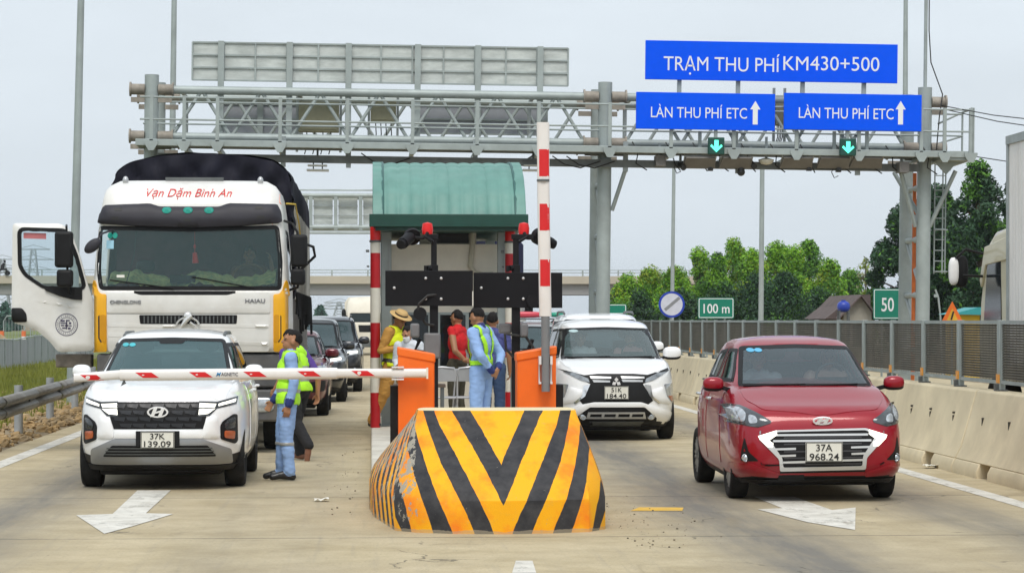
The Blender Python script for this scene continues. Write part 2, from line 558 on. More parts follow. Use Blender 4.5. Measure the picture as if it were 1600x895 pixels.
M_EARTH = M('earth', (0.20, 0.15, 0.09), .95, var=.35, scale=1.3, bump=.5, dirt=(0.10, 0.12, 0.04), dirt_amt=.6, dirt_scale=.5)
M_GRASS = M('grass_soil', (0.13, 0.17, 0.035), .95, var=.35, scale=2.0, bump=.4, dirt=(0.24, 0.2, 0.08), dirt_amt=.5, dirt_scale=.4)
M_ROAD = road_material()
M_PAINT = M('white_road_paint', (0.66, 0.64, 0.58), .7, var=.12, scale=3, dirt=(0.36, 0.33, 0.27), dirt_amt=.75, dirt_scale=2.6)
def wear(m, lo, hi, scale):
    t = m.node_tree; N = t.nodes; L = t.links
    b = N['Principled BSDF']; out = N['Material Output']
    tc = N.new('ShaderNodeTexCoord'); n = N.new('ShaderNodeTexNoise'); n.inputs['Scale'].default_value = scale; n.inputs['Detail'].default_value = 9; n.inputs['Roughness'].default_value = .75
    mp = N.new('ShaderNodeMapping'); mp.inputs['Scale'].default_value = (1, .35, 1)
    L.new(tc.outputs['Object'], mp.inputs['Vector']); L.new(mp.outputs['Vector'], n.inputs['Vector'])
    r = N.new('ShaderNodeMapRange'); r.inputs['From Min'].default_value = lo; r.inputs['From Max'].default_value = hi; L.new(n.outputs['Fac'], r.inputs['Value'])
    tr = N.new('ShaderNodeBsdfTransparent'); mx_ = N.new('ShaderNodeMixShader'); L.new(r.outputs['Result'], mx_.inputs['Fac']); L.new(b.outputs[0], mx_.inputs[1]); L.new(tr.outputs[0], mx_.inputs[2]); L.new(mx_.outputs[0], out.inputs['Surface'])
wear(M_PAINT, .53, .80, 5.0)
M_YPAINT = M('yellow_road_paint', (0.70, 0.42, 0.03), .7, var=.15, scale=5, dirt=(0.36, 0.33, 0.27), dirt_amt=.7, dirt_scale=3)
M_CONC = M('concrete', (0.47, 0.41, 0.30), .85, var=.12, scale=2.2, bump=.15, dirt=(0.27, 0.23, 0.16), dirt_amt=.5, dirt_scale=1.2)
M_BLACK = M('black_plastic', (0.012, 0.012, 0.013), .5, var=.2, spec=.2)
M_RUBBER = M('tyre_rubber', (0.014, 0.014, 0.0145), .85, var=.3, scale=9, dirt=(0.09, 0.08, 0.06), dirt_amt=.25, dirt_scale=5, spec=.25)
M_GALV = M('galvanised_steel', (0.36, 0.41, 0.405), .55, .25, var=.14, scale=1.6, dirt=(0.25, 0.27, 0.26), dirt_amt=.5, dirt_scale=1.1)
M_STEEL = M('grey_steel', (0.36, 0.40, 0.40), .5, .3, var=.12, scale=3, dirt=(0.2, 0.2, 0.19), dirt_amt=.45, dirt_scale=2)
M_DSTEEL = M('dark_steel', (0.12, 0.13, 0.13), .5, .3, var=.2, scale=4)
M_CHROME = M('chrome', (0.8, 0.8, 0.8), .12, 1.0, var=.03)
M_SILVER = M('silver_paint', (0.5, 0.51, 0.52), .35, .6, var=.05)
M_WHITE = M('white_car_paint', (0.86, 0.87, 0.88), .3, 0, var=.02, coat=.8)
M_GLOSSW = M('white_enamel', (0.82, 0.82, 0.82), .4, 0, var=.05, dirt=(0.5, 0.49, 0.46), dirt_amt=.25)
M_RED = M('red_enamel', (0.72, 0.01, 0.01), .4, var=.08)
M_PLATEW = M('plate_white', (0.74, 0.73, 0.66), .45, var=.05)
M_INK = M('black_ink', (0.02, 0.02, 0.02), .6, var=.1)
M_DARKIN = M('dark_interior', (0.025, 0.026, 0.03), .8, var=.3)
M_LENS = M('lamp_lens', (0.5, 0.54, 0.58), .1, .5, var=.3, scale=18)
M_DRL = M('lit_lamp', (1.0, 0.98, 0.86), .3, emit=1.2, var=0)
M_AMBER = M('amber_lens', (0.42, 0.10, 0.035), .2, var=.2)
M_ORANGE = M('orange_enamel', (0.88, 0.155, 0.006), .38, var=.05, dirt=(0.45, 0.13, 0.04), dirt_amt=.25)

g = sheet('ground', -1800, 1800, -40, 4200, -0.05, M_EARTH)
sheet('road', -4.95, 6.9, -20, 420, 0.0, M_ROAD)
sheet('opposite_road', 8.4, 17.0, -20, 420, -0.004, M_ROAD)
sheet('verge', -60, -6.3, 20, 420, -0.03, M_GRASS, 60, 120, .12)
sheet('shoulder', -6.6, -4.9, -20, 420, -0.012, M('shoulder_dirt', (0.23, 0.175, 0.105), .95, var=.35, scale=2.2, bump=.6, dirt=(0.36, 0.30, 0.2), dirt_amt=.7, dirt_scale=1.1), 6, 220, .05)

mk = MB()
mk.add([(-4.6, 5, .004), (-4.38, 5, .004), (-4.38, 150, .004), (-4.6, 150, .004)], [(0, 1, 2, 3)])
mk.add([(6.06, 5, .004), (6.27, 5, .004), (6.27, 150, .004), (6.06, 150, .004)], [(0, 1, 2, 3)])
tag(mk.build('edge_line', M_PAINT), kind='structure')
def road_arrow(pix):
    vs = [on_ground(u, v) for u, v in pix]
    vs = [(p.x, p.y, .005) for p in vs]
    o = link_mesh('road_arrow', vs, [tuple(range(len(vs)))], M_PAINT)
    return tag(o, kind='structure')
road_arrow([(163, 834), (119, 805), (176, 803), (215, 766), (267, 766), (228, 802), (271, 803), (208, 822)])
road_arrow([(1336, 828), (1262, 816), (1184, 796), (1222, 794), (1178, 776), (1240, 776), (1300, 797), (1337, 793)])
def ypaint():
    vs = [on_ground(u, v) for u, v in [(985, 798), (1066, 798), (1068, 793), (1000, 792)]]
    return tag(link_mesh('yellow_line', [(p.x, p.y, .004) for p in vs], [(0, 1, 2, 3)], M_YPAINT), kind='structure')
ypaint()
vs = [on_ground(u, v) for u, v in [(800, 895), (838, 895), (832, 876), (806, 876)]]
tag(link_mesh('lane_mark', [(p.x, p.y, .004) for p in vs], [(0, 1, 2, 3)], M_PAINT), kind='structure')

# toll island: a kerbed slab
IX0, IX1, IY0, IY1, IZ = 0.0, 2.08, 23.6, 47.0, 0.15
mb = MB(); mb.box(IX0, IX1, IY0, IY1, -.05, IZ)
tag(mb.build('traffic_island', M('island_concrete', (0.60, 0.57, 0.50), .8, var=.12, scale=2, dirt=(0.33, 0.29, 0.22), dirt_amt=.6, dirt_scale=1.3), bevel=.02), kind='structure')

# ---------------------------------------------------------------- striped crash block
def stripe_material():
    m = bpy.data.materials.new('hazard_stripes'); m.use_nodes = True
    t = m.node_tree; N = t.nodes; L = t.links
    b = N['Principled BSDF']; b.inputs['Roughness'].default_value = 0.6; b.inputs['Specular IOR Level'].default_value = 0.3
    tc = N.new('ShaderNodeTexCoord'); sp = N.new('ShaderNodeSeparateXYZ'); L.new(tc.outputs['Object'], sp.inputs[0])
    def math(op, a, bb=None, clamp=False):
        n = N.new('ShaderNodeMath'); n.operation = op; n.use_clamp = clamp
        for i, q in enumerate((a, bb)):
            if q is None: continue
            if isinstance(q, (int, float)): n.inputs[i].default_value = q
            else: L.new(q, n.inputs[i])
        return n.outputs[0]
    def noise(scale, detail=6, rough=.6):
        n = N.new('ShaderNodeTexNoise'); n.inputs['Scale'].default_value = scale; n.inputs['Detail'].default_value = detail; n.inputs['Roughness'].default_value = rough
        L.new(tc.outputs['Object'], n.inputs['Vector']); return n.outputs['Fac']
    def mr(v, a, bb, c=0., d=1.):
        n = N.new('ShaderNodeMapRange'); n.inputs['From Min'].default_value = a; n.inputs['From Max'].default_value = bb
        n.inputs['To Min'].default_value = c; n.inputs['To Max'].default_value = d; L.new(v, n.inputs['Value']); return n.outputs['Result']
    def mix(f, a, bb):
        n = N.new('ShaderNodeMix'); n.data_type = 'RGBA'
        for k, q in (('Factor', f), ('A', a), ('B', bb)):
            if isinstance(q, (int, float)): n.inputs[k].default_value = q
            elif isinstance(q, tuple): n.inputs[k].default_value = q + (1,)
            else: L.new(q, n.inputs[k])
        return n.outputs['Result']
    ax = math('ABSOLUTE', math('SUBTRACT', sp.outputs['X'], 1.08))
    wob = math('MULTIPLY', math('SUBTRACT', noise(7, 3), .5), .022)
    z = sp.outputs['Z']
    side = math('MULTIPLY', math('MAXIMUM', math('SUBTRACT', math('SUBTRACT', sp.outputs['Y'], 21.2), math('MULTIPLY', z, .92)), 0.0), .95)
    axs = math('ADD', ax, side)
    fan = math('MAXIMUM', math('SUBTRACT', 1.07, math('MULTIPLY', math('MAXIMUM', math('SUBTRACT', axs, .5), 0.0), 1.4)), .06)
    f = math('SUBTRACT', math('ADD', axs, wob), math('MULTIPLY', math('MULTIPLY', math('POWER', z, 1.12), .47), fan))
    ph = math('FRACT', math('ADD', math('DIVIDE', math('ADD', f, .258), .335), 40.0))
    black = math('MULTIPLY', math('LESS_THAN', ph, .475), math('GREATER_THAN', f, -.258))
    yel = mix(mr(noise(2.6, 7, .62), .46, .66), (0.90, 0.42, 0.004), (0.88, 0.22, 0.008))
    yel = mix(math('MULTIPLY', mr(noise(14, 6, .7), .56, .74), .35), yel, (0.55, 0.36, 0.12))
    blk = mix(mr(noise(9, 6), .35, .75), (0.022, 0.022, 0.026), (0.06, 0.058, 0.06))
    col = mix(black, yel, blk)
    # scraped corner on the near left edge and worn specks
    scr = math('MULTIPLY', math('LESS_THAN', sp.outputs['X'], math('ADD', .33, math('MULTIPLY', noise(6, 5), .09))), math('GREATER_THAN', math('ADD', noise(9, 6, .7), math('MULTIPLY', z, .14)), .60))
    spk = math('MULTIPLY', math('GREATER_THAN', noise(30, 4, .7), .70), .55)
    wear = math('MAXIMUM', scr, spk)
    col = mix(wear, col, (0.36, 0.33, 0.27))
    col = mix(math('GREATER_THAN', z, .9755), col, (0.72, 0.62, 0.38))
    dust = math('MULTIPLY', math('LESS_THAN', z, math('MULTIPLY', noise(5, 5), .055)), .5)
    col = mix(dust, col, (0.4, 0.34, 0.24))
    L.new(col, b.inputs['Base Color'])
    bp = N.new('ShaderNodeBump'); bp.inputs['Strength'].default_value = .35; bp.inputs['Distance'].default_value = .012
    L.new(noise(14, 8, .65), bp.inputs['Height']); L.new(bp.outputs['Normal'], b.inputs['Normal'])
    return m
base = [(0.0, 25.3), (-.02, 23.9), (.02, 22.9), (.2, 21.35), (.38, 21.12), (.65, 21.0), (1.08, 20.93), (1.5, 21.0), (1.8, 21.12), (1.96, 21.4), (2.04, 22.4), (2.06, 23.4), (2.06, 25.3)]
top = [(.46, 22.75), (.42, 22.6), (.40, 22.4), (.405, 22.06), (.45, 21.98), (.7, 21.93), (1.08, 21.9), (1.42, 21.93), (1.70, 21.98), (1.76, 22.06), (1.78, 22.35), (1.78, 22.55), (1.75, 22.75)]
n = len(base)
vs = []
def ringz(a, b2, t, z):
    return [(p[0] * (1 - t) + q[0] * t, p[1] * (1 - t) + q[1] * t, z) for p, q in zip(a, b2)]
prof = [(0, -.02), (0, .12), (.005, .27), (.06, .34)] + [(.06 + .90 * (k / 6) ** 1.1, .34 + .60 * k / 6) for k in range(1, 7)] + [(.985, .968), (1.0, .974), (1.06, .98)]
fs = []
for t, z in prof: vs += ringz(base, top, t, z)
for k in range(len(prof) - 1):
    for i in range(n):
        fs.append((k * n + i, k * n + (i + 1) % n, (k + 1) * n + (i + 1) % n, (k + 1) * n + i))
fs = [f for f in fs]
fs.append(tuple(range((len(prof) - 1) * n, len(prof) * n)))
blk = link_mesh('crash_block', vs, fs, stripe_material(), None, None, 32)
tag(blk, 'big concrete crash block painted with yellow and black chevrons at the head of the island', 'crash barrier')

# ---------------------------------------------------------------- concrete barrier on the right, one thing per cast unit
def jersey(y0, y1):
    L_ = [(6.68, 0), (6.68, .08), (6.90, .30), (6.98, .93), (7.0, .95), (7.2, .95), (7.22, .93), (7.3, .30), (7.52, .08), (7.52, 0)]
    ys = [y0 + .028, y0 + (y1 - y0) * .22, y0 + (y1 - y0) * .32, y0 + (y1 - y0) * .66, y0 + (y1 - y0) * .76, y1 - .028]
    vs, fs = [], []
    nn = len(L_)
    hz = .17
    # body above the drain slots runs the whole length, below it leaves the slots open
    m = MB()
    up = [(6.68, hz * 0)] 
    def cut(zlo, zhi):
        def xl(z): return float(np.interp(z, [0, .08, .30, .93, .95], [6.68, 6.68, 6.79, 6.97, 7.0]))
        def xr(z): return float(np.interp(z, [0, .08, .30, .93, .95], [7.52, 7.52, 7.41, 7.23, 7.2]))
        zs = [zlo] + [z for z in (.08, .30, .93) if zlo < z < zhi] + [zhi]
        return [(xl(z), z) for z in zs] + [(xr(z), z) for z in zs[::-1]]
    m.prism(cut(.16, .95), 'y', ys[0], ys[5])
    for a, b in ((0, 1), (2, 3), (4, 5)):
        m.prism(cut(-.03, .16), 'y', ys[a], ys[b])
    m.box(7.06, 7.14, ys[0] + .1, ys[5] - .1, -.03, .158)
    return m
k = 0
MB_ = M('barrier_concrete', (0.68, 0.59, 0.41), .85, var=.12, scale=1.6, bump=.2, dirt=(0.42, 0.35, 0.23), dirt_amt=.5, dirt_scale=.9)
names = ['nearest the camera at the right edge', 'beside the front of the red hatchback', 'beside the red hatchback', 'just behind the red hatchback', 'between the red hatchback and the white minivan']
y = 19.2
MB_HOLE = M('barrier_hole', (0.05, 0.045, 0.035), .9)
while y < 96:
    lab = 'cream concrete traffic barrier unit ' + (names[k] if k < 5 else 'in the far run beyond the white minivan')
    o = jersey(y, y + 5.0).build('concrete_barrier', MB_, smooth=30, bevel=.012)
    tag(o, lab, 'barrier', 'concrete barrier units along the right lane')
    hm = MB()
    for fy in (.15, .4, .62, .86):
        yy = y + 5 * fy; hm = MB()
        hm.cyl((6.865, yy, .62 + .02 * (k % 3)), (6.90, yy, .62 + .02 * (k % 3)), .014, n=8); hm.box(6.865, 6.90, yy - .012, yy + .012, .56, .63)
        hm.build('lifting_hole', MB_HOLE, o)
    y += 5.0; k += 1

# anti-glare fence standing on the barrier, one thing per bay
M_LOUV = M('louvre_brown', (0.13, 0.11, 0.075), .6, .2, var=.2, scale=3, dirt=(0.2, 0.18, 0.13), dirt_amt=.5)
M_REFL = M('reflector_orange', (0.85, 0.33, 0.01), .35, var=.1)
fp = thing('fence_panel', 'x', 'fence', (7.1, 20.5, .95), 0, 'louvred fence panels on the barrier')
m = MB(); m.box(-.035, .035, .0, .05, -.0, .80); m.box(-.03, .03, .09, .13, .0, .80); m.build('post', M_GALV, fp, bevel=.004)
m = MB(); m.box(-.06, .06, -.03, .16, 0, .018); m.box(-.075, -.035, .02, .1, .018, .08); m.build('base_plate', M_DSTEEL, fp)
m = MB(); m.box(-.042, -.030, .0, .13, .09, .19); m.build('reflector', M_REFL, fp)
m = MB(); m.box(-.02, .02, .135, 2.0, .755, .795); m.box(-.02, .02, .135, 2.0, .08, .12)
m.box(-.022, .022, .135, .165, .12, .755); m.box(-.022, .022, 1.965, 1.995, .12, .755); m.build('frame', M_GALV, fp)
m = MB()
for i in range(21):
    z = .135 + i * .0295
    m.add([(-.012, .165, z), (-.012, 1.965, z), (.012, 1.965, z + .0255), (.012, .165, z + .0255), (-.008, .165, z), (-.008, 1.965, z), (.016, 1.965, z + .0255), (.016, .165, z + .0255)],
          [(0, 3, 2, 1), (4, 5, 6, 7), (0, 1, 5, 4), (3, 7, 6, 2)])
for i in range(12):
    yy = .165 + 1.8 * (i + .5) / 12
    m.box(.016, .02, yy - .004, yy + .004, .12, .755)
m.build('louvre', M_LOUV, fp, smooth=None)
panels = [fp]
for i in range(1, 37):
    c = copy_tree(fp); c.location = (7.1, 20.5 + 2.0 * i, .95); panels.append(c)
for i, c in enumerate(panels):
    p = 20.5 + 2 * i
    u = 580 + 7.1 * F / (p + 1)
    if p < 27: s = 'outside the right edge of the view, before the first whole panel'
    elif p < 28.6: s = 'furthest right, with the white lorry seen through it'
    elif p < 30.6: s = 'in front of the cream lorry cab'
    elif p < 32.6: s = 'below the orange warning triangle'
    elif p < 34.6: s = 'below the right gantry legs'
    elif p < 36.6: s = 'just left of the gantry legs, above the red mirror'
    elif p < 38.6: s = 'below the green 50 sign'
    elif p < 48: s = 'behind the roof of the red hatchback'
    elif p < 62: s = 'in the stretch between the minivan and the red hatchback'
    else: s = 'in the far stretch behind the white minivan'
    c['label'] = 'louvred grey fence panel ' + s
# ---------------------------------------------------------------- cars
def superring(nf, nr, N):
    """unit plan outline of a car (y = -1 front), evenly spaced"""
    th = np.linspace(0, 2 * pi, 4000, endpoint=False) + pi / 2
    c, s_ = np.cos(th), np.sin(th)
    e = np.where(s_ < 0, 2.0 / nf, 2.0 / nr)
    x = np.sign(c) * np.abs(c) ** e * 1.0
    y = np.sign(s_) * np.abs(s_) ** e
    return x, y
def even(x, y, N):
    d = np.r_[0, np.cumsum(np.hypot(np.diff(np.r_[x, x[0]]), np.diff(np.r_[y, y[0]])))]
    t = np.linspace(0, d[-1], N, endpoint=False)
    return np.interp(t, d, np.r_[x, x[0]]), np.interp(t, d, np.r_[y, y[0]])

def grid_faces(rings, n):
    fs = []
    for k in range(rings - 1):
        for i in range(n):
            fs.append((k * n + i, k * n + (i + 1) % n, (k + 1) * n + (i + 1) % n, (k + 1) * n + i))
    return fs

def car_body(sp):
    L_, W = sp['L'], sp['W']
    N = sp.get('N', 220); lv = sp.get('lv', 30)
    ux, uy = superring(sp.get('nf', 4.2), sp.get('nr', 5), N)
    x, y = even(ux * W, uy * L_ / 2, N)
    ux, uy = x / W, y / (L_ / 2)
    T = np.linspace(0, 1, lv)
    T = np.r_[T[:-1] , T[-1]]
    dw = pchip(*zip(*sp['dw']), T); dF = pchip(*zip(*sp['dF']), T); dR = pchip(*zip(*sp.get('dR', [(0, .12), (.2, .0), (.7, .02), (1, .12)])), T)
    def zt(yy): return pchip(*zip(*sp['ztop']), yy)
    def zb(yy): return pchip(*zip(*sp['zbot']), yy)
    vs = []
    yc = L_ / 2
    rings = 0
    def ring(t_i, s):
        hw = W - dw[t_i]
        lf = np.where(uy < 0, L_ / 2 - dF[t_i], L_ / 2 - dR[t_i])
        xx = ux * hw * s; yy = yc + uy * lf * s
        return xx, yy
    for s in (.02, .4, .8, .96):
        xx, yy = ring(0, s); vs += list(zip(xx, yy, zb(yy))); rings += 1
    for i in range(lv):
        xx, yy = ring(i, 1.0)
        b, tt = zb(yy), zt(yy)
        vs += list(zip(xx, yy, b + T[i] * (tt - b))); rings += 1
    cr = sp.get('crown', .035)
    for s in (.985, .96, .92, .86, .78, .68, .56, .42, .25, .02):
        xx, yy = ring(lv - 1, s)
        vs += list(zip(xx, yy, zt(yy) + cr * (1 - s * s))); rings += 1
    fs = grid_faces(rings, N)
    fs.append(tuple(range(N - 1, -1, -1))); k = (rings - 1) * N
    fs.append(tuple(range(k, k + N)))
    return vs, fs

def make_body(sp, root, mats):
    vs, fs = car_body(sp)
    o = link_mesh('body', vs, fs, mats, None, root, None)
    bm = bmesh.new(); bm.from_mesh(o.data); bmesh.ops.recalc_face_normals(bm, faces=bm.faces); bm.to_mesh(o.data); bm.free()
    R = sp['R'] * sp.get('arch', 1.13)
    c = MB()
    for ya in sp['axles']:
        c.cyl((-3, ya, sp['R'] + .015), (3, ya, sp['R'] + .015), R, n=56)
    co = link_mesh('cutter', c.v, c.f, mats[0])
    b = o.modifiers.new('b', 'BOOLEAN'); b.operation = 'DIFFERENCE'; b.object = co; b.solver = 'EXACT'
    apply_mods(o)
    me_c = co.data; bpy.data.objects.remove(co); bpy.data.meshes.remove(me_c)
    me = o.data
    while len(me.materials) < len(mats): me.materials.append(mats[len(me.materials)])
    for i, mm in enumerate(mats): me.materials[i] = mm
    n = len(me.polygons)
    mi = np.zeros(n, np.int32)
    zc = sp.get('zclad', .30)
    for p in me.polygons:
        cx, cy, cz = p.center
        for ya in sp['axles']:
            if abs(math.hypot(cy - ya, cz - sp['R'] - .015) - R) < .02 and abs(p.normal.x) < .35 : mi[p.index] = 1
        if cz < (zc(cy) if callable(zc) else zc): mi[p.index] = 1
        if p.normal.z < -.7: mi[p.index] = 1
    me.polygons.foreach_set('material_index', mi)
    me.polygons.foreach_set('use_smooth', np.ones(n, bool)); me.set_sharp_from_angle(angle=radians(38)); me.update()
    return o

def make_cabin(sp, root, mats, openings):
    """upper body; openings: list of (side, outline) cut through it"""
    N = sp.get('N', 220); lv = 34
    G = sp['cabin']     # rows of z, half width, front y, rear y
    z = np.array([g[0] for g in G])
    Z = np.linspace(z[0], z[-1], lv)
    hw = pchip(z, [g[1] for g in G], Z); yf = pchip(z, [g[2] for g in G], Z); yr = pchip(z, [g[3] for g in G], Z)
    ux, uy = superring(sp.get('cnf', 5.5), sp.get('cnr', 6), N)
    l0 = (G[0][3] - G[0][2]) / 2
    x, y = even(ux * G[0][1], uy * l0, N)
    ux, uy = x / G[0][1], y / l0
    vs = []; rings = 0
    for i in range(lv):
        c, l = (yf[i] + yr[i]) / 2, (yr[i] - yf[i]) / 2
        vs += [(a, b, Z[i]) for a, b in zip(ux * hw[i], c + uy * l)]; rings += 1
    cr = sp['roof'] - Z[-1]
    c, l = (yf[-1] + yr[-1]) / 2, (yr[-1] - yf[-1]) / 2
    for s in (.985, .95, .9, .82, .7, .55, .38, .2, .02):
        vs += [(a, b, Z[-1] + cr * (1 - s ** 2.6)) for a, b in zip(ux * hw[-1] * s, c + uy * l * s)]; rings += 1
    fs = grid_faces(rings, N)
    k = (rings - 1) * N; fs.append(tuple(range(k, k + N)))
    bm = bmesh.new()
    bv = [bm.verts.new(v) for v in vs]
    for f in fs: bm.faces.new([bv[i] for i in f])
    bm.normal_update()
    bvh = BVHTree.FromBMesh(bm)
    dead = []
    cs = np.array([tuple(f.calc_center_median()) for f in bm.faces]); ns = np.array([tuple(f.normal) for f in bm.faces])
    kill = np.zeros(len(cs), bool)
    for side, o in openings:
        o = inset_poly(o, .012)
        if side == 'F': kill |= in_poly(cs[:, 0], cs[:, 2], o) & (ns[:, 1] < -.05) & (cs[:, 1] < (yf[-1] + yr[-1]) / 2)
        if side == 'B': kill |= in_poly(cs[:, 0], cs[:, 2], o) & (ns[:, 1] > .05) & (cs[:, 1] > (yf[-1] + yr[-1]) / 2)
        if side == 'L': kill |= in_poly(cs[:, 1], cs[:, 2], o) & (cs[:, 0] < 0) & (ns[:, 0] < -.2)
        if side == 'R': kill |= in_poly(cs[:, 1], cs[:, 2], o) & (cs[:, 0] > 0) & (ns[:, 0] > .2)
    fl = list(bm.faces)
    bmesh.ops.delete(bm, geom=[fl[i] for i in np.nonzero(kill)[0]], context='FACES')
    me = bpy.data.meshes.new('cabin'); bm.to_mesh(me); bm.free()
    for m_ in mats: me.materials.append(m_)
    me.polygons.foreach_set('use_smooth', np.ones(len(me.polygons), bool)); me.set_sharp_from_angle(angle=radians(50))
    o = bpy.data.objects.new('cabin', me); COL.objects.link(o); o.parent = root
    # inner skin so that the cabin is dark inside
    so = o.modifiers.new('inner', 'SOLIDIFY'); so.thickness = .03; so.offset = -1; so.material_offset = 1; so.use_rim = True
    return o, bvh

def bvh_of(o):
    me = o.data
    return BVHTree.FromPolygons([tuple(v.co) for v in me.vertices], [tuple(p.vertices) for p in me.polygons])

def wheel(root, x, y, R, wd, rim_mat, spokes=5, style='spoke'):
    s = 1 if x > 0 else -1
    w_ = bpy.data.objects.new('wheel', None); COL.objects.link(w_); w_.parent = root; w_.location = (x, y, R)
    m = MB(); r0 = R * .66
    h = wd / 2
    m.lathe([(r0, -h * .8), (R * .8, -h), (R * .93, -h * .98), (R * .985, -h * .8), (R, -h * .5), (R, h * .5), (R * .985, h * .8), (R * .93, h * .98), (R * .8, h), (r0, h * .8), (r0, -h * .8)], axis='x', n=40)
    m.build('tyre', M_RUBBER, w_, smooth=50)
    m = MB()
    o = s * h * .72
    m.mi = 1
    m.lathe([(r0 * .99, -h * .7), (r0 * .95, -h * .6), (r0 * .95, h * .6), (r0 * .99, h * .7)], axis='x', n=32)
    m.cyl((o * .2, 0, 0), (o * .3, 0, 0), r0 * .94, n=32)
    m.mi = 0
    m.lathe([(r0 * 1.0, o * .85), (r0 * 1.0, o * 1.05), (r0 * .93, o * 1.05), (r0 * .91, o * .7)], axis='x', n=40)
    for k in range(spokes):
        a = 2 * pi * k / spokes
        for da in ((-.16, .16) if style == 'double' else (0,)):
            p = Vector((o * .95, cos(a + da * .4) * r0 * .12, sin(a + da * .4) * r0 * .12)); q = Vector((o * .95, cos(a + da) * r0 * .96, sin(a + da) * r0 * .96))
            m.bar(p, q, .03 if style == 'double' else .055, .03, up=(1, 0, 0))
    m.cyl((o * .7, 0, 0), (o * 1.05, 0, 0), r0 * .2, n=16)
    m.build('rim', [rim_mat, M_BLACK], w_, smooth=40)
    return w_

def mirror_part(root, x, y, z, mat, s, wd=.22, ht=.14):
    m = MB()
    m.mi = 0; m.ball((x + s * .12, y, z), (wd / 2, .075, ht / 2), 18, 10, .75)
    m.mi = 1; m.ball((x + s * .12, y + .005, z - ht * .22), (wd / 2 * .97, .072, ht * .32), 18, 8, .75)
    m.bar((x - s * .06, y + .03, z - ht * .45), (x + s * .05, y + .02, z - ht * .25), .05, .04)
    return m.build('wing_mirror', [mat, M_BLACK], root, smooth=70)

GLASS_T = glass_mat('tinted_glass', (.33, .42, .44), 1.52, .10, (.10, .2, .21))
GLASS_C = glass_mat('windscreen_glass', (.42, .52, .54), 1.52, .3, (.14, .22, .24))
GLASS_D = glass_mat('privacy_glass', (.06, .07, .08), 1.5, .25, (.02, .022, .025))

def glaze(root, bvh, side, o, mat, name='windscreen', band=.035, step=.06):
    inner = inset_poly(o, band)
    g = patch(name, o, side, bvh, M_BLACK, .003, .012, step, root, holes=[inner])
    p = patch('pane', inset_poly(o, band * .6), side, bvh, mat, .001, 0, step, g)
    return g

def seats(root, y, z0, xs=(-.36, .36), rows=1, mat=None):
    for r in range(rows):
        for x in xs:
            m = MB()
            yy = y + r * .8
            m.add([(x - .23, yy, z0 - .3), (x + .23, yy, z0 - .3), (x + .23, yy + .14, z0 - .3), (x - .23, yy + .14, z0 - .3),
                   (x - .2, yy + .12, z0 + .22), (x + .2, yy + .12, z0 + .22), (x + .2, yy + .22, z0 + .22), (x - .2, yy + .22, z0 + .22)],
                  [(3, 2, 1, 0), (4, 5, 6, 7), (0, 1, 5, 4), (1, 2, 6, 5), (2, 3, 7, 6), (3, 0, 4, 7)])
            m.ball((x, yy + .17, z0 + .33), (.13, .055, .085), 12, 8, .7)
            m.build('seat', mat or M_SEAT, root, smooth=50, bevel=.03)
M_SATIN = M('satin_chrome', (.66, .67, .68), .3, .45, var=.03)
M_HOUS = M('lamp_dark', (.05, .055, .06), .15, .2, var=.4, scale=14)
M_EMB = M('emblem_silver', (.85, .86, .87), .35, 0, var=.02)
M_SEAT = M('seat_fabric', (0.045, 0.045, 0.05), .85, var=.25)
M_DASH = M('dashboard_plastic', (0.035, 0.036, 0.04), .6, var=.2)

def cabin_fittings(root, sp, zl, wheel_x=.36):
    yf = sp['cabin'][0][2]
    W = sp['cabin'][0][1]
    m = MB(); m.box(-W + .06, W - .06, yf + .5, sp['cabin'][0][3] - .25, zl, zl + .02)
    m.add([(-W + .08, yf + .22, zl - .03), (W - .08, yf + .22, zl - .03), (W - .08, yf + .62, zl - .03), (-W + .08, yf + .62, zl - .03),
           (-W + .12, yf + .34, zl + .02), (W - .12, yf + .34, zl + .02), (W - .12, yf + .60, zl + .05), (-W + .12, yf + .60, zl + .05)],
          [(3, 2, 1, 0), (4, 5, 6, 7), (0, 1, 5, 4), (1, 2, 6, 5), (2, 3, 7, 6), (3, 0, 4, 7)])
    m.build('dashboard', M_DASH, root, bevel=.015)
    m = MB(); pts = [(wheel_x + .17 * cos(a), yf + .72 + .06 * sin(a), zl + .06 + .15 * sin(a)) for a in np.linspace(0, 2 * pi, 21)]
    m.tube(pts, .013, 6); m.bar((wheel_x - .15, yf + .72, zl + .06), (wheel_x + .15, yf + .72, zl + .06), .03, .03)
    m.build('steering_wheel', M_DASH, root)

def plate(root, x, y, z, l1, l2, wd=.34, ht=.2, tilt=0.0):
    p = bpy.data.objects.new('licence_plate', None)
    m = MB(); m.box(-wd / 2, wd / 2, 0, .012, -ht / 2, ht / 2)
    m.mi = 1
    for a, b, c, d in ((-1, 1, -1, -.94), (-1, 1, .94, 1), (-1, -.96, -.94, .94), (.96, 1, -.94, .94)):
        m.box(a * wd / 2 * .985, b * wd / 2 * .985, -.002, .002, c * ht / 2 * .975, d * ht / 2 * .975)
    o = m.build('licence_plate', [M_PLATEW, M_INK], root, loc=(x, y, z))
    o.rotation_euler = (tilt, 0, 0)
    if l1:
        text('lettering', l1, M_INK, wd * .44, ht * .37, (0, -.004, ht * .235), parent=o, bold=.008)
        text('lettering', l2, M_INK, wd * .80, ht * .37, (0, -.004, -ht * .235), parent=o, bold=.008)
    return o

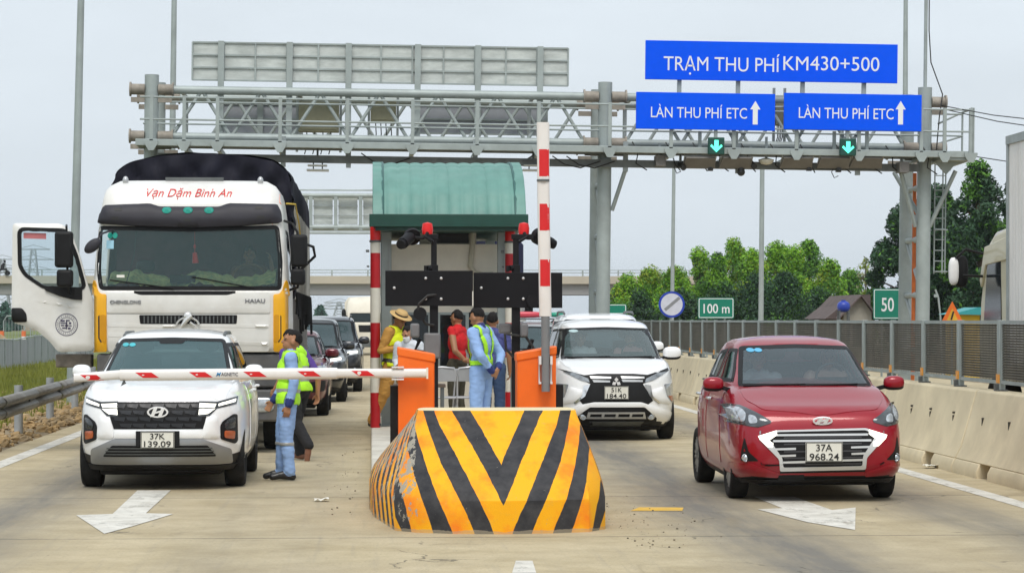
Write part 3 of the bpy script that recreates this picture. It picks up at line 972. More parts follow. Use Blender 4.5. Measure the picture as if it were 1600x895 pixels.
def oval_emblem(root, x, y, z, wd, ht, mat, tilt=0.0):
    """slanted letter H in an oval ring"""
    m = MB()
    N = 36
    out = [(wd / 2 * cos(2 * pi * i / N), ht / 2 * sin(2 * pi * i / N)) for i in range(N)]
    inn = [(a * .84, b * .78) for a, b in out]
    for yy in (0,):
        vs = [(a, -.01, b) for a, b in out] + [(a, -.01, b) for a, b in inn] + [(a, .01, b) for a, b in out] + [(a, .01, b) for a, b in inn]
        fs = []
        for i in range(N):
            j = (i + 1) % N
            fs += [(i, j, N + j, N + i), (2 * N + j, 2 * N + i, 3 * N + i, 3 * N + j), (j, i, 2 * N + i, 2 * N + j), (N + i, N + j, 3 * N + j, 3 * N + i)]
        m.add(vs, fs)
    k = wd / .2; h = ht / .1
    for sx in (-1, 1):
        m.prism([(sx * .036 * k - .017 * k - .018 * k, -.042 * h), (sx * .036 * k + .017 * k - .018 * k, -.042 * h), (sx * .036 * k + .017 * k + .018 * k, .042 * h), (sx * .036 * k - .017 * k + .018 * k, .042 * h)], 'y', -.012, .008)
    m.prism([(-.04 * k, -.018 * h), (.03 * k, .0), (.04 * k, .018 * h), (-.03 * k, .0)], 'y', -.0115, .008)
    o = m.build('emblem', mat, root, smooth=30, loc=(x, y, z)); o.rotation_euler = (tilt, 0, 0)
    return o

def round_lamp(root, bvh, x, z, r, mats=None, name='fog_lamp'):
    loc, no, i, d = bvh.ray_cast(Vector((x, -20, z)), Vector((0, 1, 0)))
    y = loc.y if loc else 0
    m = MB(); m.mi = 0
    m.lathe([(r * 1.0, .03), (r * 1.05, -.012), (r * .9, -.02), (r * .8, -.004)], (x, y, z), 'y', 24)
    m.mi = 1; m.lathe([(r * .82, -.004), (r * .5, -.014), (.001, -.018)], (x, y, z), 'y', 24)
    return m.build(name, mats or [M_CHROME, M_LENS], root, smooth=50)

def doors(root, bvh, sp, outlines, mat):
    for side in 'LR':
        for ol, hy, hz in outlines:
            d = patch('door', ol, side, bvh, mat, .005, .01, .08, root)
            loc, no, i, dist = bvh.ray_cast(Vector((-20 if side == 'L' else 20, hy, hz)), Vector((1 if side == 'L' else -1, 0, 0)))
            if loc:
                m = MB(); sx = -1 if side == 'L' else 1
                m.tube([(loc.x + sx * .006, hy - .1, hz), (loc.x + sx * .035, hy - .07, hz), (loc.x + sx * .035, hy + .07, hz), (loc.x + sx * .006, hy + .1, hz)], .014, 8)
                m.build('handle', sp.get('handle_mat', mat), d)

def wipers(root, bvh, specs):
    for a, b in specs:
        pts = []
        for t in np.linspace(0, 1, 7):
            x = a[0] + (b[0] - a[0]) * t; z = a[1] + (b[1] - a[1]) * t
            loc, no, i, d = bvh.ray_cast(Vector((x, -20, z)), Vector((0, 1, 0)))
            if loc: pts.append(loc + no * .014)
        if len(pts) > 2: m = MB(); m.tube(pts, .009, 6); m.build('wiper', M_BLACK, root)

def car_common(root, sp, paint, openings, cabin_mats=None, rim=None, spokes=5, style='spoke', glass=None, side_glass=None):
    body = make_body(sp, root, [paint, M_BLACK])
    bvh = bvh_of(body)
    cab, cbvh = make_cabin(sp, root, cabin_mats or [paint, M_DARKIN], [(s, o) for s, o, _ in openings])
    for s, o, nm in openings:
        glaze(root, cbvh, s, o, (glass or GLASS_C) if s == 'F' else (side_glass or GLASS_T), nm)
    m = MB(); m.box(-sp['W'] + .26, sp['W'] - .26, .35, sp['L'] - .4, .15, .35); m.build('underfloor_light_blocker', M_BLACK, root, bevel=.03)  # black box added under the floor to block light and deepen the shadow
    for ya in sp['axles']:
        for s in (-1, 1):
            wheel(root, s * (sp['W'] - sp.get('wd', .2) / 2 - .03), ya, sp['R'], sp.get('wd', .2), rim or M_SILVER, spokes, style)
    return body, bvh, cab, cbvh

# ---- white compact SUV in front of the boom
def white_suv():
    D = 26.2
    p = xat(246.6, D); p.z = 0
    r = thing('car', 'white compact SUV with black pleated grille and plate 139.09 waiting under the lowered boom', 'car', p)
    sp = dict(L=4.3, W=.885, R=.335, wd=.215, axles=(.86, 3.47), zbot=[(0, .24), (.5, .2), (4.3, .25)], ztop=[(0, .955), (.12, .99), (.5, 1.04), (1.05, 1.10), (1.4, 1.11), (3.4, 1.14), (4.3, 1.12)],
              dw=[(0, .09), (.1, .04), (.35, .0), (.6, .0), (.85, .03), (.95, .075), (1, .12)], dF=[(0, .16), (.08, .08), (.2, .03), (.4, .0), (.7, .01), (.88, .05), (.96, .10), (1, .17)],
              nf=4.6, crown=.04, zclad=.34, arch=1.14,
              cabin=[(1.0, .79, .92, 4.2), (1.12, .775, 1.05, 4.15), (1.3, .715, 1.4, 4.08), (1.47, .655, 1.78, 3.95), (1.56, .61, 1.98, 3.8), (1.595, .56, 2.1, 3.7)], roof=1.655)
    def c(X, Y): return ((X - 690) / 427.0, 1.88 - Y / 427.3)
    P = lambda *a: [c(x, y) for x, y in a]
    ws = rpoly([(-.70, 1.10), (.70, 1.10), (.57, 1.545), (0, 1.56), (-.57, 1.545)], .05)
    sw1 = rpoly([(1.35, 1.13), (2.35, 1.14), (2.35, 1.5), (1.95, 1.5)], .04); sw2 = rpoly([(2.43, 1.14), (3.3, 1.16), (3.5, 1.3), (3.25, 1.49), (2.43, 1.5)], .04)
    bw = rpoly([(-.6, 1.18), (.6, 1.18), (.5, 1.5), (-.5, 1.5)], .05)
    ops = [('F', ws, 'windscreen')] + [(s, w_, 'side_window') for s in 'LR' for w_ in (sw1, sw2)] + [('B', bw, 'rear_window')]
    body, bvh, cab, cbvh = car_common(r, sp, M_WHITE, ops, rim=M_SILVER, spokes=5, style='double', glass=glass_mat('green_glass', (.34, .46, .47), 1.58, .36, (.085, .21, .23)))
    cabin_fittings(r, sp, 1.13); seats(r, 2.2, 1.15, rows=1)
    # bonnet
    patch('bonnet', rpoly([(-.66, .17), (0, .11), (.66, .17), (.72, .6), (.70, .98), (0, 1.02), (-.70, .98), (-.72, .6)], .08), 'T', bvh, M_WHITE, .006, .012, .06, r)
    # grille, with pleats
    gp = P((512, 414), (878, 414), (880, 440), (900, 478), (886, 532), (498, 532), (480, 478), (508, 440))
    gr = patch('grille', gp, 'F', bvh, M_BLACK, .004, .02, .035, r)
    M_GR = M('grille_gloss', (0.02, 0.021, 0.025), .3, .1, var=.2)
    for row in range(4):
        y0 = 420 + row * 28
        for k in range(-3, 4):
            xm = 690 + k * 56 + (28 if row % 2 else 0)
            if not (500 < xm < 880): continue
            o = P((max(498, xm - 27), y0 + 3), (min(882, xm + 27), y0 + 3), (min(880, xm + 20), y0 + 22), (max(500, xm - 20), y0 + 16))
            patch('grille_wing', o, 'F', bvh, M_GR, .008, .004, .03, gr, bulge=.014)
    # lights
    for mrr in (False, True):
        f = (lambda o: mirror(o)) if mrr else (lambda o: o)
        h = patch('headlight', f(P((354, 394), (436, 414), (514, 411), (516, 479), (466, 475), (436, 444), (358, 428))), 'F', bvh, M_HOUS, .006, .02, .03, r)
        patch('lit_strip', f(P((440, 424), (510, 420), (512, 440), (446, 438))), 'F', bvh, M_DRL, .011, .005, .03, h)
        patch('lit_strip', f(P((444, 444), (512, 446), (514, 470), (474, 466))), 'F', bvh, M_DRL, .011, .005, .03, h)
        patch('lit_strip', f(P((362, 405), (430, 424), (430, 434), (364, 418))), 'F', bvh, M_DRL, .011, .005, .03, h)
        b = patch('lamp_cluster', f(rpoly(P((354, 474), (368, 470), (412, 500), (422, 520), (420, 578), (362, 602), (352, 590)), .02)), 'F', bvh, M_BLACK, .01, .03, .03, r)
        patch('lamp_lens', f(rpoly(P((362, 482), (392, 492), (406, 512), (404, 535), (364, 532)), .02)), 'F', bvh, M_HOUS, .016, .004, .03, b, bulge=.008)
        patch('indicator', f(rpoly(P((363, 545), (405, 540), (406, 572), (366, 582)), .02)), 'F', bvh, M_AMBER, .016, .004, .03, b, bulge=.006)
        # sculpted cheeks round the lamps
        patch('bumper_cheek', f(rpoly(P((432, 470), (478, 480), (496, 534), (500, 572), (420, 575), (428, 520)), .05)), 'F', bvh, M_WHITE, .012, .03, .03, r, bulge=.02)
        patch('side_vent', f(P((338, 640), (388, 650), (390, 690), (340, 672))), 'F', bvh, M_BLACK, .006, .01, .03, r)
    patch('bumper_band', rpoly(P((500, 536), (885, 536), (884, 572), (500, 572)), .02), 'F', bvh, M_WHITE, .014, .03, .04, r, bulge=.008)
    sk = patch('skid_plate', rpoly(P((392, 622), (498, 574), (882, 574), (1003, 622), (1006, 688), (388, 688)), .03), 'F', bvh, M('satin_silver', (0.30, 0.31, 0.32), .35, .5, var=.05), .012, .03, .03, r, bulge=.01)
    lk = patch('air_intake', rpoly(P((450, 650), (490, 602), (905, 602), (940, 650)), .02), 'F', bvh, M_BLACK, .026, .02, .03, r)
    for k in range(3):
        patch('intake_bar', P((470 - k * 6, 612 + k * 13), (922 + k * 6, 612 + k * 13), (924 + k * 6, 616 + k * 13), (468 - k * 6, 616 + k * 13)), 'F', bvh, M_DSTEEL, .03, .003, .05, lk)
    patch('lower_lip', P((372, 690), (1040, 690), (1030, 714), (380, 712)), 'F', bvh, M_BLACK, .02, .05, .05, r)
    q = c(690, 578)
    m = MB(); m.box(-.222, .222, -.012, .05, -.08, .08); m.build('plate_holder', M_BLACK, r, loc=(0, -.02, q[1] + .01), bevel=.005)
    plate(r, 0, -.046, q[1], '37K', '139.09', .34, .165)
    q = c(690, 457); oval_emblem(r, 0, -.018, q[1], .215, .112, M_EMB, .15)
    mirror_part(r, -.80, 1.32, 1.20, M_WHITE, -1, .2, .15); mirror_part(r, .80, 1.32, 1.20, M_WHITE, 1, .2, .15)
    doors(r, bvh, sp, [(rpoly([(1.3, .40), (2.36, .40), (2.38, 1.07), (1.35, 1.05)], .06), 2.2, .98), (rpoly([(2.42, .40), (3.0, .42), (3.35, .8), (3.4, 1.09), (2.44, 1.07)], .06), 3.25, 1.0)], M_WHITE)
    wipers(r, cbvh, [((-.6, 1.11), (.0, 1.125)), ((-.02, 1.11), (.6, 1.125))])
    # rails, stickers
    for s in (-1, 1):
        m = MB(); m.tube([(s * .55, 2.2, 1.575), (s * .55, 2.45, 1.612), (s * .55, 3.3, 1.61), (s * .55, 3.55, 1.56)], .018, 8); m.build('roof_rail', M_DSTEEL, r)
    patch('sensor_shroud', rpoly([(-.17, 1.555), (.17, 1.555), (.12, 1.49), (-.12, 1.49)], .02), 'F', cbvh, M_BLACK, .004, .002, .04, r)
    for dx in (0, .075):
        patch('sticker', [( -.5 + dx + .035 * cos(a), 1.48 + .02 * sin(a)) for a in np.linspace(0, 2 * pi, 14)[:-1]], 'F', cbvh, M('teal_sticker', (0.05, 0.42, 0.48), .4, var=.2), .006, .002, .02, r)
    return r
white_suv()

# ---- red hatchback
M_REDCAR = M('red_car_paint', (0.285, 0.0015, 0.013), .32, .1, var=.03, coat=.7, spec=.25)
def red_hatch():
    D = 24.5
    p = xat(1286, D); p.z = 0
    r = thing('car', 'red hatchback with lit boomerang lamps and plate 968.24 driving out of the lane', 'car', p)
    sp = dict(L=3.83, W=.842, R=.30, wd=.185, axles=(.80, 3.25), zbot=[(0, .22), (.5, .17), (3.83, .22)], ztop=[(0, .845), (.1, .885), (.4, .95), (.85, 1.065), (1.2, 1.10), (3.2, 1.13), (3.83, 1.1)],
              dw=[(0, .10), (.12, .03), (.35, .0), (.6, .0), (.8, .02), (.93, .06), (1, .13)], dF=[(0, .14), (.1, .06), (.25, .01), (.45, .0), (.7, .02), (.88, .06), (.96, .11), (1, .20)],
              nf=7.5, crown=.05, zclad=.235, arch=1.12, handle_mat=M_CHROME,
              cabin=[(.98, .77, .75, 3.75), (1.09, .755, .86, 3.7), (1.25, .69, 1.14, 3.6), (1.42, .62, 1.45, 3.38), (1.51, .57, 1.66, 3.12), (1.545, .515, 1.78, 2.95)], roof=1.59, cnr=3.0, nr=4)
    def c(X, Y): return ((X - 703) / 486.0, 1.75 - Y / 486.0)
    P = lambda *a: [c(x, y) for x, y in a]
    ws = rpoly([(-.675, 1.085), (.675, 1.085), (.56, 1.485), (0, 1.505), (-.56, 1.485)], .04)
    sw1 = rpoly([(1.18, 1.13), (2.1, 1.13), (2.1, 1.46), (1.72, 1.46)], .03); sw2 = rpoly([(2.17, 1.13), (2.8, 1.15), (2.95, 1.22), (2.65, 1.43), (2.17, 1.46)], .03)
    bw = rpoly([(-.55, 1.16), (.55, 1.16), (.48, 1.45), (-.48, 1.45)], .05)
    ops = [('F', ws, 'windscreen'), ('L', sw2, 'side_window'), ('R', sw1, 'side_window'), ('R', sw2, 'side_window'), ('B', bw, 'rear_window')]
    body, bvh, cab, cbvh = car_common(r, sp, M_REDCAR, ops + [('L', sw1, 'side_window')], rim=M('alloy_grey', (0.3, 0.31, 0.32), .3, .7), spokes=8, style='double', glass=glass_mat('blue_glass', (.66, .74, .76), 1.55, .24, (.19, .26, .30)))
    cabin_fittings(r, sp, 1.10, .36); seats(r, 1.95, 1.1, rows=1); seats(r, 2.85, 1.08, (-.4, 0, .4))
    patch('bonnet', rpoly([(-.56, .16), (0, .08), (.56, .16), (.68, .5), (.69, .84), (0, .90), (-.69, .84), (-.68, .5)], .08), 'T', bvh, M_REDCAR, .006, .012, .05, r)
    # grille: a chromed frame with bars inside
    go = rpoly(P((402, 538), (484, 512), (908, 503), (996, 538), (985, 556), (908, 640), (906, 694), (504, 702), (497, 646), (412, 560)), .02)
    gi = rpoly(P((440, 538), (490, 520), (905, 512), (952, 538), (890, 632), (888, 678), (518, 684), (512, 640)), .02)
    patch('grille_frame', go, 'F', bvh, M_SATIN, .012, .02, .03, r, holes=[gi])
    gr = patch('grille', gi, 'F', bvh, M_BLACK, .003, .01, .03, r)
    for x0, x1, yy in ((482, 915, 534), (470, 930, 561), (468, 575, 599), (834, 925, 591), (500, 575, 630), (836, 905, 621), (516, 620, 660), (792, 895, 651)):
        patch('grille_bar', P((x0, yy - 4), (x1, yy - 7), (x1, yy + 3), (x0, yy + 5)), 'F', bvh, M_SATIN, .012, .008, .04, gr)
    for yy in (548, 578, 612, 642, 672):
        patch('grille_slat', P((520, yy - 4), (885, yy - 8), (885, yy - 2), (520, yy + 2)), 'F', bvh, M('grille_dark', (0.05, 0.05, 0.055), .4, var=.2), .006, .003, .04, gr)
    for mrr in (False, True):
        f = (lambda o: mirror([(x - .003, z + .008) for x, z in o])) if mrr else (lambda o: o)
        h = patch('headlight', f(rpoly(P((272, 440), (280, 396), (345, 400), (405, 432), (466, 470), (462, 480), (400, 500), (292, 482)), .015)), 'F', bvh, M('lamp_housing', (0.10, 0.11, 0.12), .12, .4, var=.3, scale=14), .006, .02, .025, r, bulge=.012)
        patch('lens', f(rpoly(P((284, 410), (335, 408), (362, 436), (350, 478), (300, 470)), .03)), 'F', bvh, M_LENS, .020, .005, .025, h, bulge=.012)
        patch('lens', f(rpoly(P((368, 440), (400, 452), (404, 480), (366, 484)), .03)), 'F', bvh, M_LENS, .020, .005, .025, h, bulge=.006)
        patch('running_light', f(P((402, 539), (486, 513), (488, 534), (450, 560), (470, 572), (466, 592), (446, 590), (410, 556))), 'F', bvh, M_DRL, .02, .012, .03, r, bulge=.004)
        patch('bumper_vent', f(rpoly(P((344, 545), (360, 612), (405, 655), (330, 658), (332, 605)), .02)), 'F', bvh, M_BLACK, .004, .01, .03, r)
        round_lamp(r, bvh, c(350 if not mrr else 1056, 641)[0], c(0, 641)[1], .04)
        # bonnet crease
        patch('bumper_ridge', f(rpoly(P((300, 668), (372, 668), (500, 712), (500, 735), (310, 720)), .02)), 'F', bvh, M_REDCAR, .006, .02, .03, r, bulge=.012)
    patch('lower_lip', P((300, 742), (1090, 736), (1070, 765), (320, 770)), 'F', bvh, M_BLACK, .012, .04, .05, r)
    patch('bumper_slot', P((505, 704), (905, 697), (905, 706), (505, 713)), 'F', bvh, M_BLACK, .004, .004, .05, r)
    q = c(706, 612); plate(r, q[0], -.03, q[1], '37A', '968.24', .355, .185)
    q = c(700, 468); oval_emblem(r, 0, .022, q[1], .19, .082, M_EMB, .45)
    mirror_part(r, -.79, 1.10, 1.115, M_REDCAR, -1, .21, .14); mirror_part(r, .79, 1.10, 1.125, M_REDCAR, 1, .21, .14)
    doors(r, bvh, sp, [(rpoly([(1.12, .33), (2.1, .32), (2.12, 1.07), (1.15, 1.04)], .06), 1.95, .95), (rpoly([(2.16, .32), (2.7, .34), (3.0, .7), (3.1, 1.08), (2.18, 1.07)], .06), 2.9, .97)], M_REDCAR)
    wipers(r, cbvh, [((-.62, 1.09), (-.02, 1.105)), ((-.08, 1.09), (.5, 1.105))])
    for dx in (0, .075):
        patch('sticker', [( -.47 + dx + .038 * cos(a), 1.445 + .02 * sin(a)) for a in np.linspace(0, 2 * pi, 14)[:-1]], 'F', cbvh, M('blue_sticker', (0.10, 0.40, 0.62) if dx == 0 else (.6, .7, .75), .4, var=.2), .006, .002, .02, r)
    return r
red_hatch()

# ---- white minivan behind the raised boom
def white_van():
    D = 37.0
    p = xat(965, D); p.z = 0
    r = thing('car', 'white minivan with black mask, slim lamps and plate 184.40 behind the raised boom', 'car', p)
    sp = dict(L=4.5, W=.925, R=.335, wd=.21, axles=(.9, 3.68), zbot=[(0, .25), (.5, .2), (4.5, .25)], ztop=[(0, .985), (.12, 1.02), (.5, 1.09), (.95, 1.165), (1.4, 1.19), (3.6, 1.2), (4.5, 1.18)],
              dw=[(0, .09), (.1, .04), (.35, .0), (.65, .0), (.85, .03), (.95, .07), (1, .13)], dF=[(0, .15), (.1, .06), (.25, .01), (.45, .0), (.7, .02), (.88, .05), (.96, .10), (1, .17)],
              nf=4.4, crown=.04, zclad=.25, arch=1.14,
              cabin=[(1.08, .83, .78, 4.4), (1.18, .81, .9, 4.36), (1.38, .76, 1.28, 4.3), (1.58, .70, 1.72, 4.2), (1.68, .66, 1.95, 4.05), (1.715, .6, 2.1, 3.9)], roof=1.775)
    def c(X, Y): return ((X - 541) / 403.0, 2.12 - Y / 402.7)
    P = lambda *a: [c(x, y) for x, y in a]
    ws = rpoly([(-.745, 1.175), (.745, 1.175), (.64, 1.625), (0, 1.645), (-.64, 1.625)], .05)
    sw1 = rpoly([(1.3, 1.22), (2.3, 1.22), (2.3, 1.62), (1.85, 1.62)], .03); sw2 = rpoly([(2.38, 1.22), (3.4, 1.22), (3.4, 1.6), (2.38, 1.62)], .03)
    ops = [('F', ws, 'windscreen')] + [(s, w_, 'side_window') for s in 'LR' for w_ in (sw1, sw2)] + [('B', rpoly([(-.6, 1.25), (.6, 1.25), (.52, 1.6), (-.52, 1.6)], .05), 'rear_window')]
    body, bvh, cab, cbvh = car_common(r, sp, M_WHITE, ops, rim=M_SILVER, spokes=6, glass=glass_mat('grey_glass', (.6, .68, .68), 1.55, .3, (.22, .30, .31)))
    cabin_fittings(r, sp, 1.2, .38); seats(r, 2.2, 1.22)
    patch('bonnet', rpoly([(-.62, .18), (0, .11), (.62, .18), (.74, .6), (.73, .9), (0, .95), (-.73, .9), (-.74, .6)], .08), 'T', bvh, M_WHITE, .006, .012, .06, r)
    patch('mask', P((212, 436), (350, 470), (430, 462), (640, 462), (720, 468), (862, 430), (866, 446), (690, 520), (750, 618), (720, 640), (340, 640), (318, 612), (384, 520)), 'F', bvh, M_BLACK, .006, .02, .035, r)
    for yy, x0, x1 in ((484, 380, 505), (505, 395, 498), (484, 560, 700), (503, 565, 690)):
        patch('grille_bar', P((x0, yy - 8), (x1, yy - 4), (x1, yy + 6), (x0 + 8, yy + 6)), 'F', bvh, M_SILVER, .014, .01, .04, r)
    m = MB()
    for a in (90, 210, 330):
        ca, sa = cos(radians(a)), sin(radians(a))
        L1, w1 = .072, .030
        pts = [(0, 0), (L1 / 2 * ca - w1 * sa, L1 / 2 * sa + w1 * ca), (L1 * ca, L1 * sa), (L1 / 2 * ca + w1 * sa, L1 / 2 * sa - w1 * ca)]
        m.prism(pts, 'y', -.012, .0)
    q = c(533, 505); m.build('emblem', M('emblem_white', (.85, .86, .87), .25, .3, var=.02), r, loc=(q[0], -.02, q[1] - .01))
    for mrr in (False, True):
        f = (lambda o: mirror(o)) if mrr else (lambda o: o)
        patch('headlight', f(P((236, 452), (300, 458), (372, 490), (380, 512), (330, 500))), 'F', bvh, M('slim_lamp', (.3, .32, .34), .1, .5, var=.4, scale=12), .012, .02, .03, r)
        patch('chrome_wing', f(P((345, 530), (382, 524), (352, 592), (296, 636), (290, 628), (336, 590))), 'F', bvh, M_CHROME, .018, .03, .03, r)
        l = patch('lamp_box', f(rpoly(P((186, 520), (262, 524), (240, 596), (196, 640), (186, 630)), .02)), 'F', bvh, M_LENS, .008, .02, .03, r)
        patch('indicator', f(rpoly(P((192, 592), (236, 592), (212, 622), (194, 630)), .02)), 'F', bvh, M_AMBER, .013, .005, .03, l)
        round_lamp(r, bvh, (-.49 if not mrr else .49), c(0, 708)[1], .055)
        patch('bumper_cheek', f(rpoly(P((268, 536), (344, 560), (330, 600), (290, 630), (210, 640), (250, 590)), .04)), 'F', bvh, M_WHITE, .012, .02, .03, r, bulge=.02)
    patch('bumper_bar', rpoly(P((330, 640), (400, 626), (680, 626), (740, 646), (880, 690), (880, 740), (800, 742), (700, 655), (380, 655), (290, 720), (200, 740), (200, 690)), .03), 'F', bvh, M_WHITE, .016, .03, .035, r, bulge=.012)
    lk = patch('air_intake', P((372, 656), (700, 656), (775, 720), (775, 770), (300, 770), (300, 720)), 'F', bvh, M_BLACK, .005, .01, .04, r)
    patch('intake_frame', P((370, 684), (700, 684), (710, 722), (360, 722)), 'F', bvh, M_SILVER, .016, .01, .04, lk, holes=[P((x, 694), (x + 66, 694), (x + 64, 712), (x - 4, 712)) for x in (384, 466, 548, 628)])
    patch('skid_plate', P((380, 738), (700, 738), (690, 768), (390, 768)), 'F', bvh, M_DSTEEL, .012, .02, .04, lk)
    q = c(534, 571); plate(r, q[0], -.03, q[1], '51K', '184.40', .35, .185)
    mirror_part(r, .82, 1.28, 1.26, M_WHITE, 1, .28, .19); mirror_part(r, -.82, 1.28, 1.26, M_WHITE, -1, .28, .19)
    doors(r, bvh, sp, [(rpoly([(1.3, .38), (2.3, .38), (2.32, 1.14), (1.32, 1.12)], .06), 2.2, 1.02), (rpoly([(2.36, .38), (3.1, .4), (3.4, .8), (3.42, 1.15), (2.38, 1.14)], .06), 3.2, 1.04)], M_WHITE)
    wipers(r, cbvh, [((-.68, 1.185), (-.02, 1.2)), ((-.06, 1.185), (.6, 1.2))])
    patch('sticker', [(-.5 + .07 * cos(a), 1.585 + .022 * sin(a)) for a in np.linspace(0, 2 * pi, 14)[:-1]], 'F', cbvh, M('pale_sticker', (.45, .6, .62), .4, var=.2), .006, .002, .02, r)
    return r
white_van()

# ---- queueing cars
def queue_car(label, u_c, D, paint, W=.9, L_=4.5, roof=1.7, hood=1.0, lights_on=False, rails=False, group=None, kind='suv', glass=None, chrome=True):
    p = xat(u_c, D); p.z = 0
    r = thing('car', label, 'car', p, 0, group)
    h = hood
    sp = dict(L=L_, W=W, R=.36, wd=.22, axles=(.9, L_ - .95), zbot=[(0, .28), (.5, .22), (L_, .28)], ztop=[(0, h - .03), (.12, h), (.5, h + .05), (1.05, h + .09), (1.4, h + .1), (L_ - .8, h + .12), (L_, h + .1)],
              dw=[(0, .09), (.1, .04), (.35, .0), (.65, .0), (.85, .03), (.95, .07), (1, .13)], dF=[(0, .14), (.1, .06), (.25, .01), (.45, .0), (.7, .02), (.88, .05), (.96, .10), (1, .17)],
              nf=4.6, crown=.04, zclad=.32, arch=1.13, N=150, lv=22,
              cabin=[(h - .02, W - .08, .95, L_ - .1), (h + .12, W - .11, 1.08, L_ - .14), (h + .3, W - .17, 1.42, L_ - .22), (roof - .15, W - .235, 1.85, L_ - .35), (roof - .07, W - .28, 2.02, L_ - .5), (roof - .04, W - .33, 2.12, L_ - .6)], roof=roof)
    zb, zt = h + .1, roof - .12
    ws = rpoly([(-W + .185, zb), (W - .185, zb), (W - .30, zt), (0, zt + .015), (-W + .30, zt)], .05)
    sw1 = rpoly([(1.45, zb + .03), (2.4, zb + .03), (2.4, zt - .03), (1.98, zt - .03)], .03); sw2 = rpoly([(2.48, zb + .03), (L_ - 1.0, zb + .05), (L_ - 1.15, zt - .04), (2.48, zt - .03)], .03)
    ops = [('F', ws, 'windscreen')] + [(s, w_, 'side_window') for s in 'LR' for w_ in (sw1, sw2)]
    body, bvh, cab, cbvh = car_common(r, sp, paint, ops, rim=M_SILVER, spokes=6, glass=glass)
    cabin_fittings(r, sp, h + .13); seats(r, 2.3, h + .12)
    patch('bonnet', rpoly([(-W + .25, .2), (0, .12), (W - .25, .2), (W - .17, .6), (W - .18, 1.0), (-W + .18, 1.0), (-W + .17, .6)], .08), 'T', bvh, paint, .006, .012, .08, r)
    gr = patch('grille', rpoly([(-.45, h - .08), (.45, h - .08), (.40, h - .36), (-.40, h - .36)], .04), 'F', bvh, M_BLACK, .005, .02, .06, r)
    for k in range(4):
        z = h - .12 - k * .065
        patch('grille_bar', [(-.42, z), (.42, z), (.42, z - .022), (-.42, z - .022)], 'F', bvh, M_CHROME if chrome else M_DSTEEL, .012, .008, .08, gr)
    for s in (1, -1):
        f = (lambda o: o) if s == 1 else mirror
        hl = patch('headlight', f(rpoly([(.48, h - .09), (W - .06, h - .04), (W - .05, h - .17), (.54, h - .22)], .03)), 'F', bvh, M_LENS, .008, .02, .04, r)
        if lights_on: patch('lit_strip', f(rpoly([(.56, h - .12), (W - .14, h - .09), (W - .14, h - .15), (.58, h - .18)], .02)), 'F', bvh, M_DRL, .014, .004, .04, hl)
        patch('fog_recess', f(rpoly([(.5, .62), (W - .08, .66), (W - .1, .46), (.56, .44)], .04)), 'F', bvh, M_BLACK, .006, .01, .05, r)
        round_lamp(r, bvh, s * (W - .22), .55, .05)
        mirror_part(r, s * (W - .1), 1.38, h + .16, paint, s, .26, .18)
    patch('air_intake', rpoly([(-.42, .56), (.42, .56), (.46, .4), (-.46, .4)], .03), 'F', bvh, M_BLACK, .006, .01, .06, r)
    m = MB(); m.box(-.17, .17, -.035, .0, .62, .8); m.build('licence_plate', M_PLATEW, r)
    doors(r, bvh, sp, [(rpoly([(1.35, .42), (2.4, .42), (2.42, h + .05), (1.38, h + .03)], .06), 2.3, h - .06), (rpoly([(2.46, .42), (3.1, .44), (3.5, .85), (3.5, h + .06), (2.48, h + .05)], .06), 3.35, h - .05)], paint)
    if rails:
        for s in (-1, 1):
            m = MB(); m.tube([(s * (W - .32), 2.2, roof - .02), (s * (W - .32), 2.45, roof + .02), (s * (W - .32), L_ - .9, roof + .02), (s * (W - .32), L_ - .75, roof - .03)], .02, 8); m.build('roof_rail', M_DSTEEL, r)
    wipers(r, cbvh, [((-.6, zb + .01), (.0, zb + .03)), ((-.02, zb + .01), (.6, zb + .03))])
    return r
q = 'cars queueing behind the lorry'
queue_car('maroon SUV just behind the tarpaulin lorry, half hidden by the walking guard', 437, 46.2, M('maroon_paint', (0.13, 0.008, 0.018), .3, .3, coat=1, var=.05), W=.9, roof=1.58, hood=.98, group=q)
queue_car('dark grey SUV with a round lit lamp, second in the lorry queue', 474, 54.2, M('graphite_paint', (0.03, 0.033, 0.04), .3, .4, coat=1, var=.05), W=.93, roof=1.80, hood=1.05, lights_on=True, group=q)
queue_car('black SUV with lit light strips and roof rails, third in the lorry queue', 506, 62.0, M('black_paint', (0.018, 0.02, 0.026), .3, .3, coat=1, var=.05), W=.95, roof=1.86, hood=1.10, lights_on=True, rails=True, group=q)
queue_car('tall white SUV with roof rails right behind the white minivan', 953, 44.6, M_WHITE, W=.95, L_=4.7, roof=1.88, hood=1.12, rails=True)
sv = queue_car('silver SUV with a red and green light bar on its roof', 838, 54.0, M('silver_car_paint', (0.45, 0.46, 0.47), .3, .6, coat=.8, var=.04), W=.93, roof=1.72, hood=1.0)
m = MB(); m.mi = 0; m.ball((-.1, 2.6, 1.87), (.42, .12, .07), 16, 8, .6); m.mi = 1; m.ball((.62, 2.6, 1.87), (.16, .12, .055), 12, 8, .6)
m.mi = 2; m.box(-.6, .75, 2.5, 2.7, 1.76, 1.79); m.tube([(-.6, 2.6, 1.70), (-.5, 2.6, 1.80), (-.3, 2.6, 1.70)], .02, 6); m.tube([(.5, 2.6, 1.70), (.62, 2.6, 1.80), (.75, 2.6, 1.70)], .02, 6)
m.build('light_bar', [M('light_bar_red', (0.6, 0.06, 0.09), .3), M('light_bar_green', (0.02, 0.3, 0.2), .3), M_DSTEEL], sv, smooth=60)
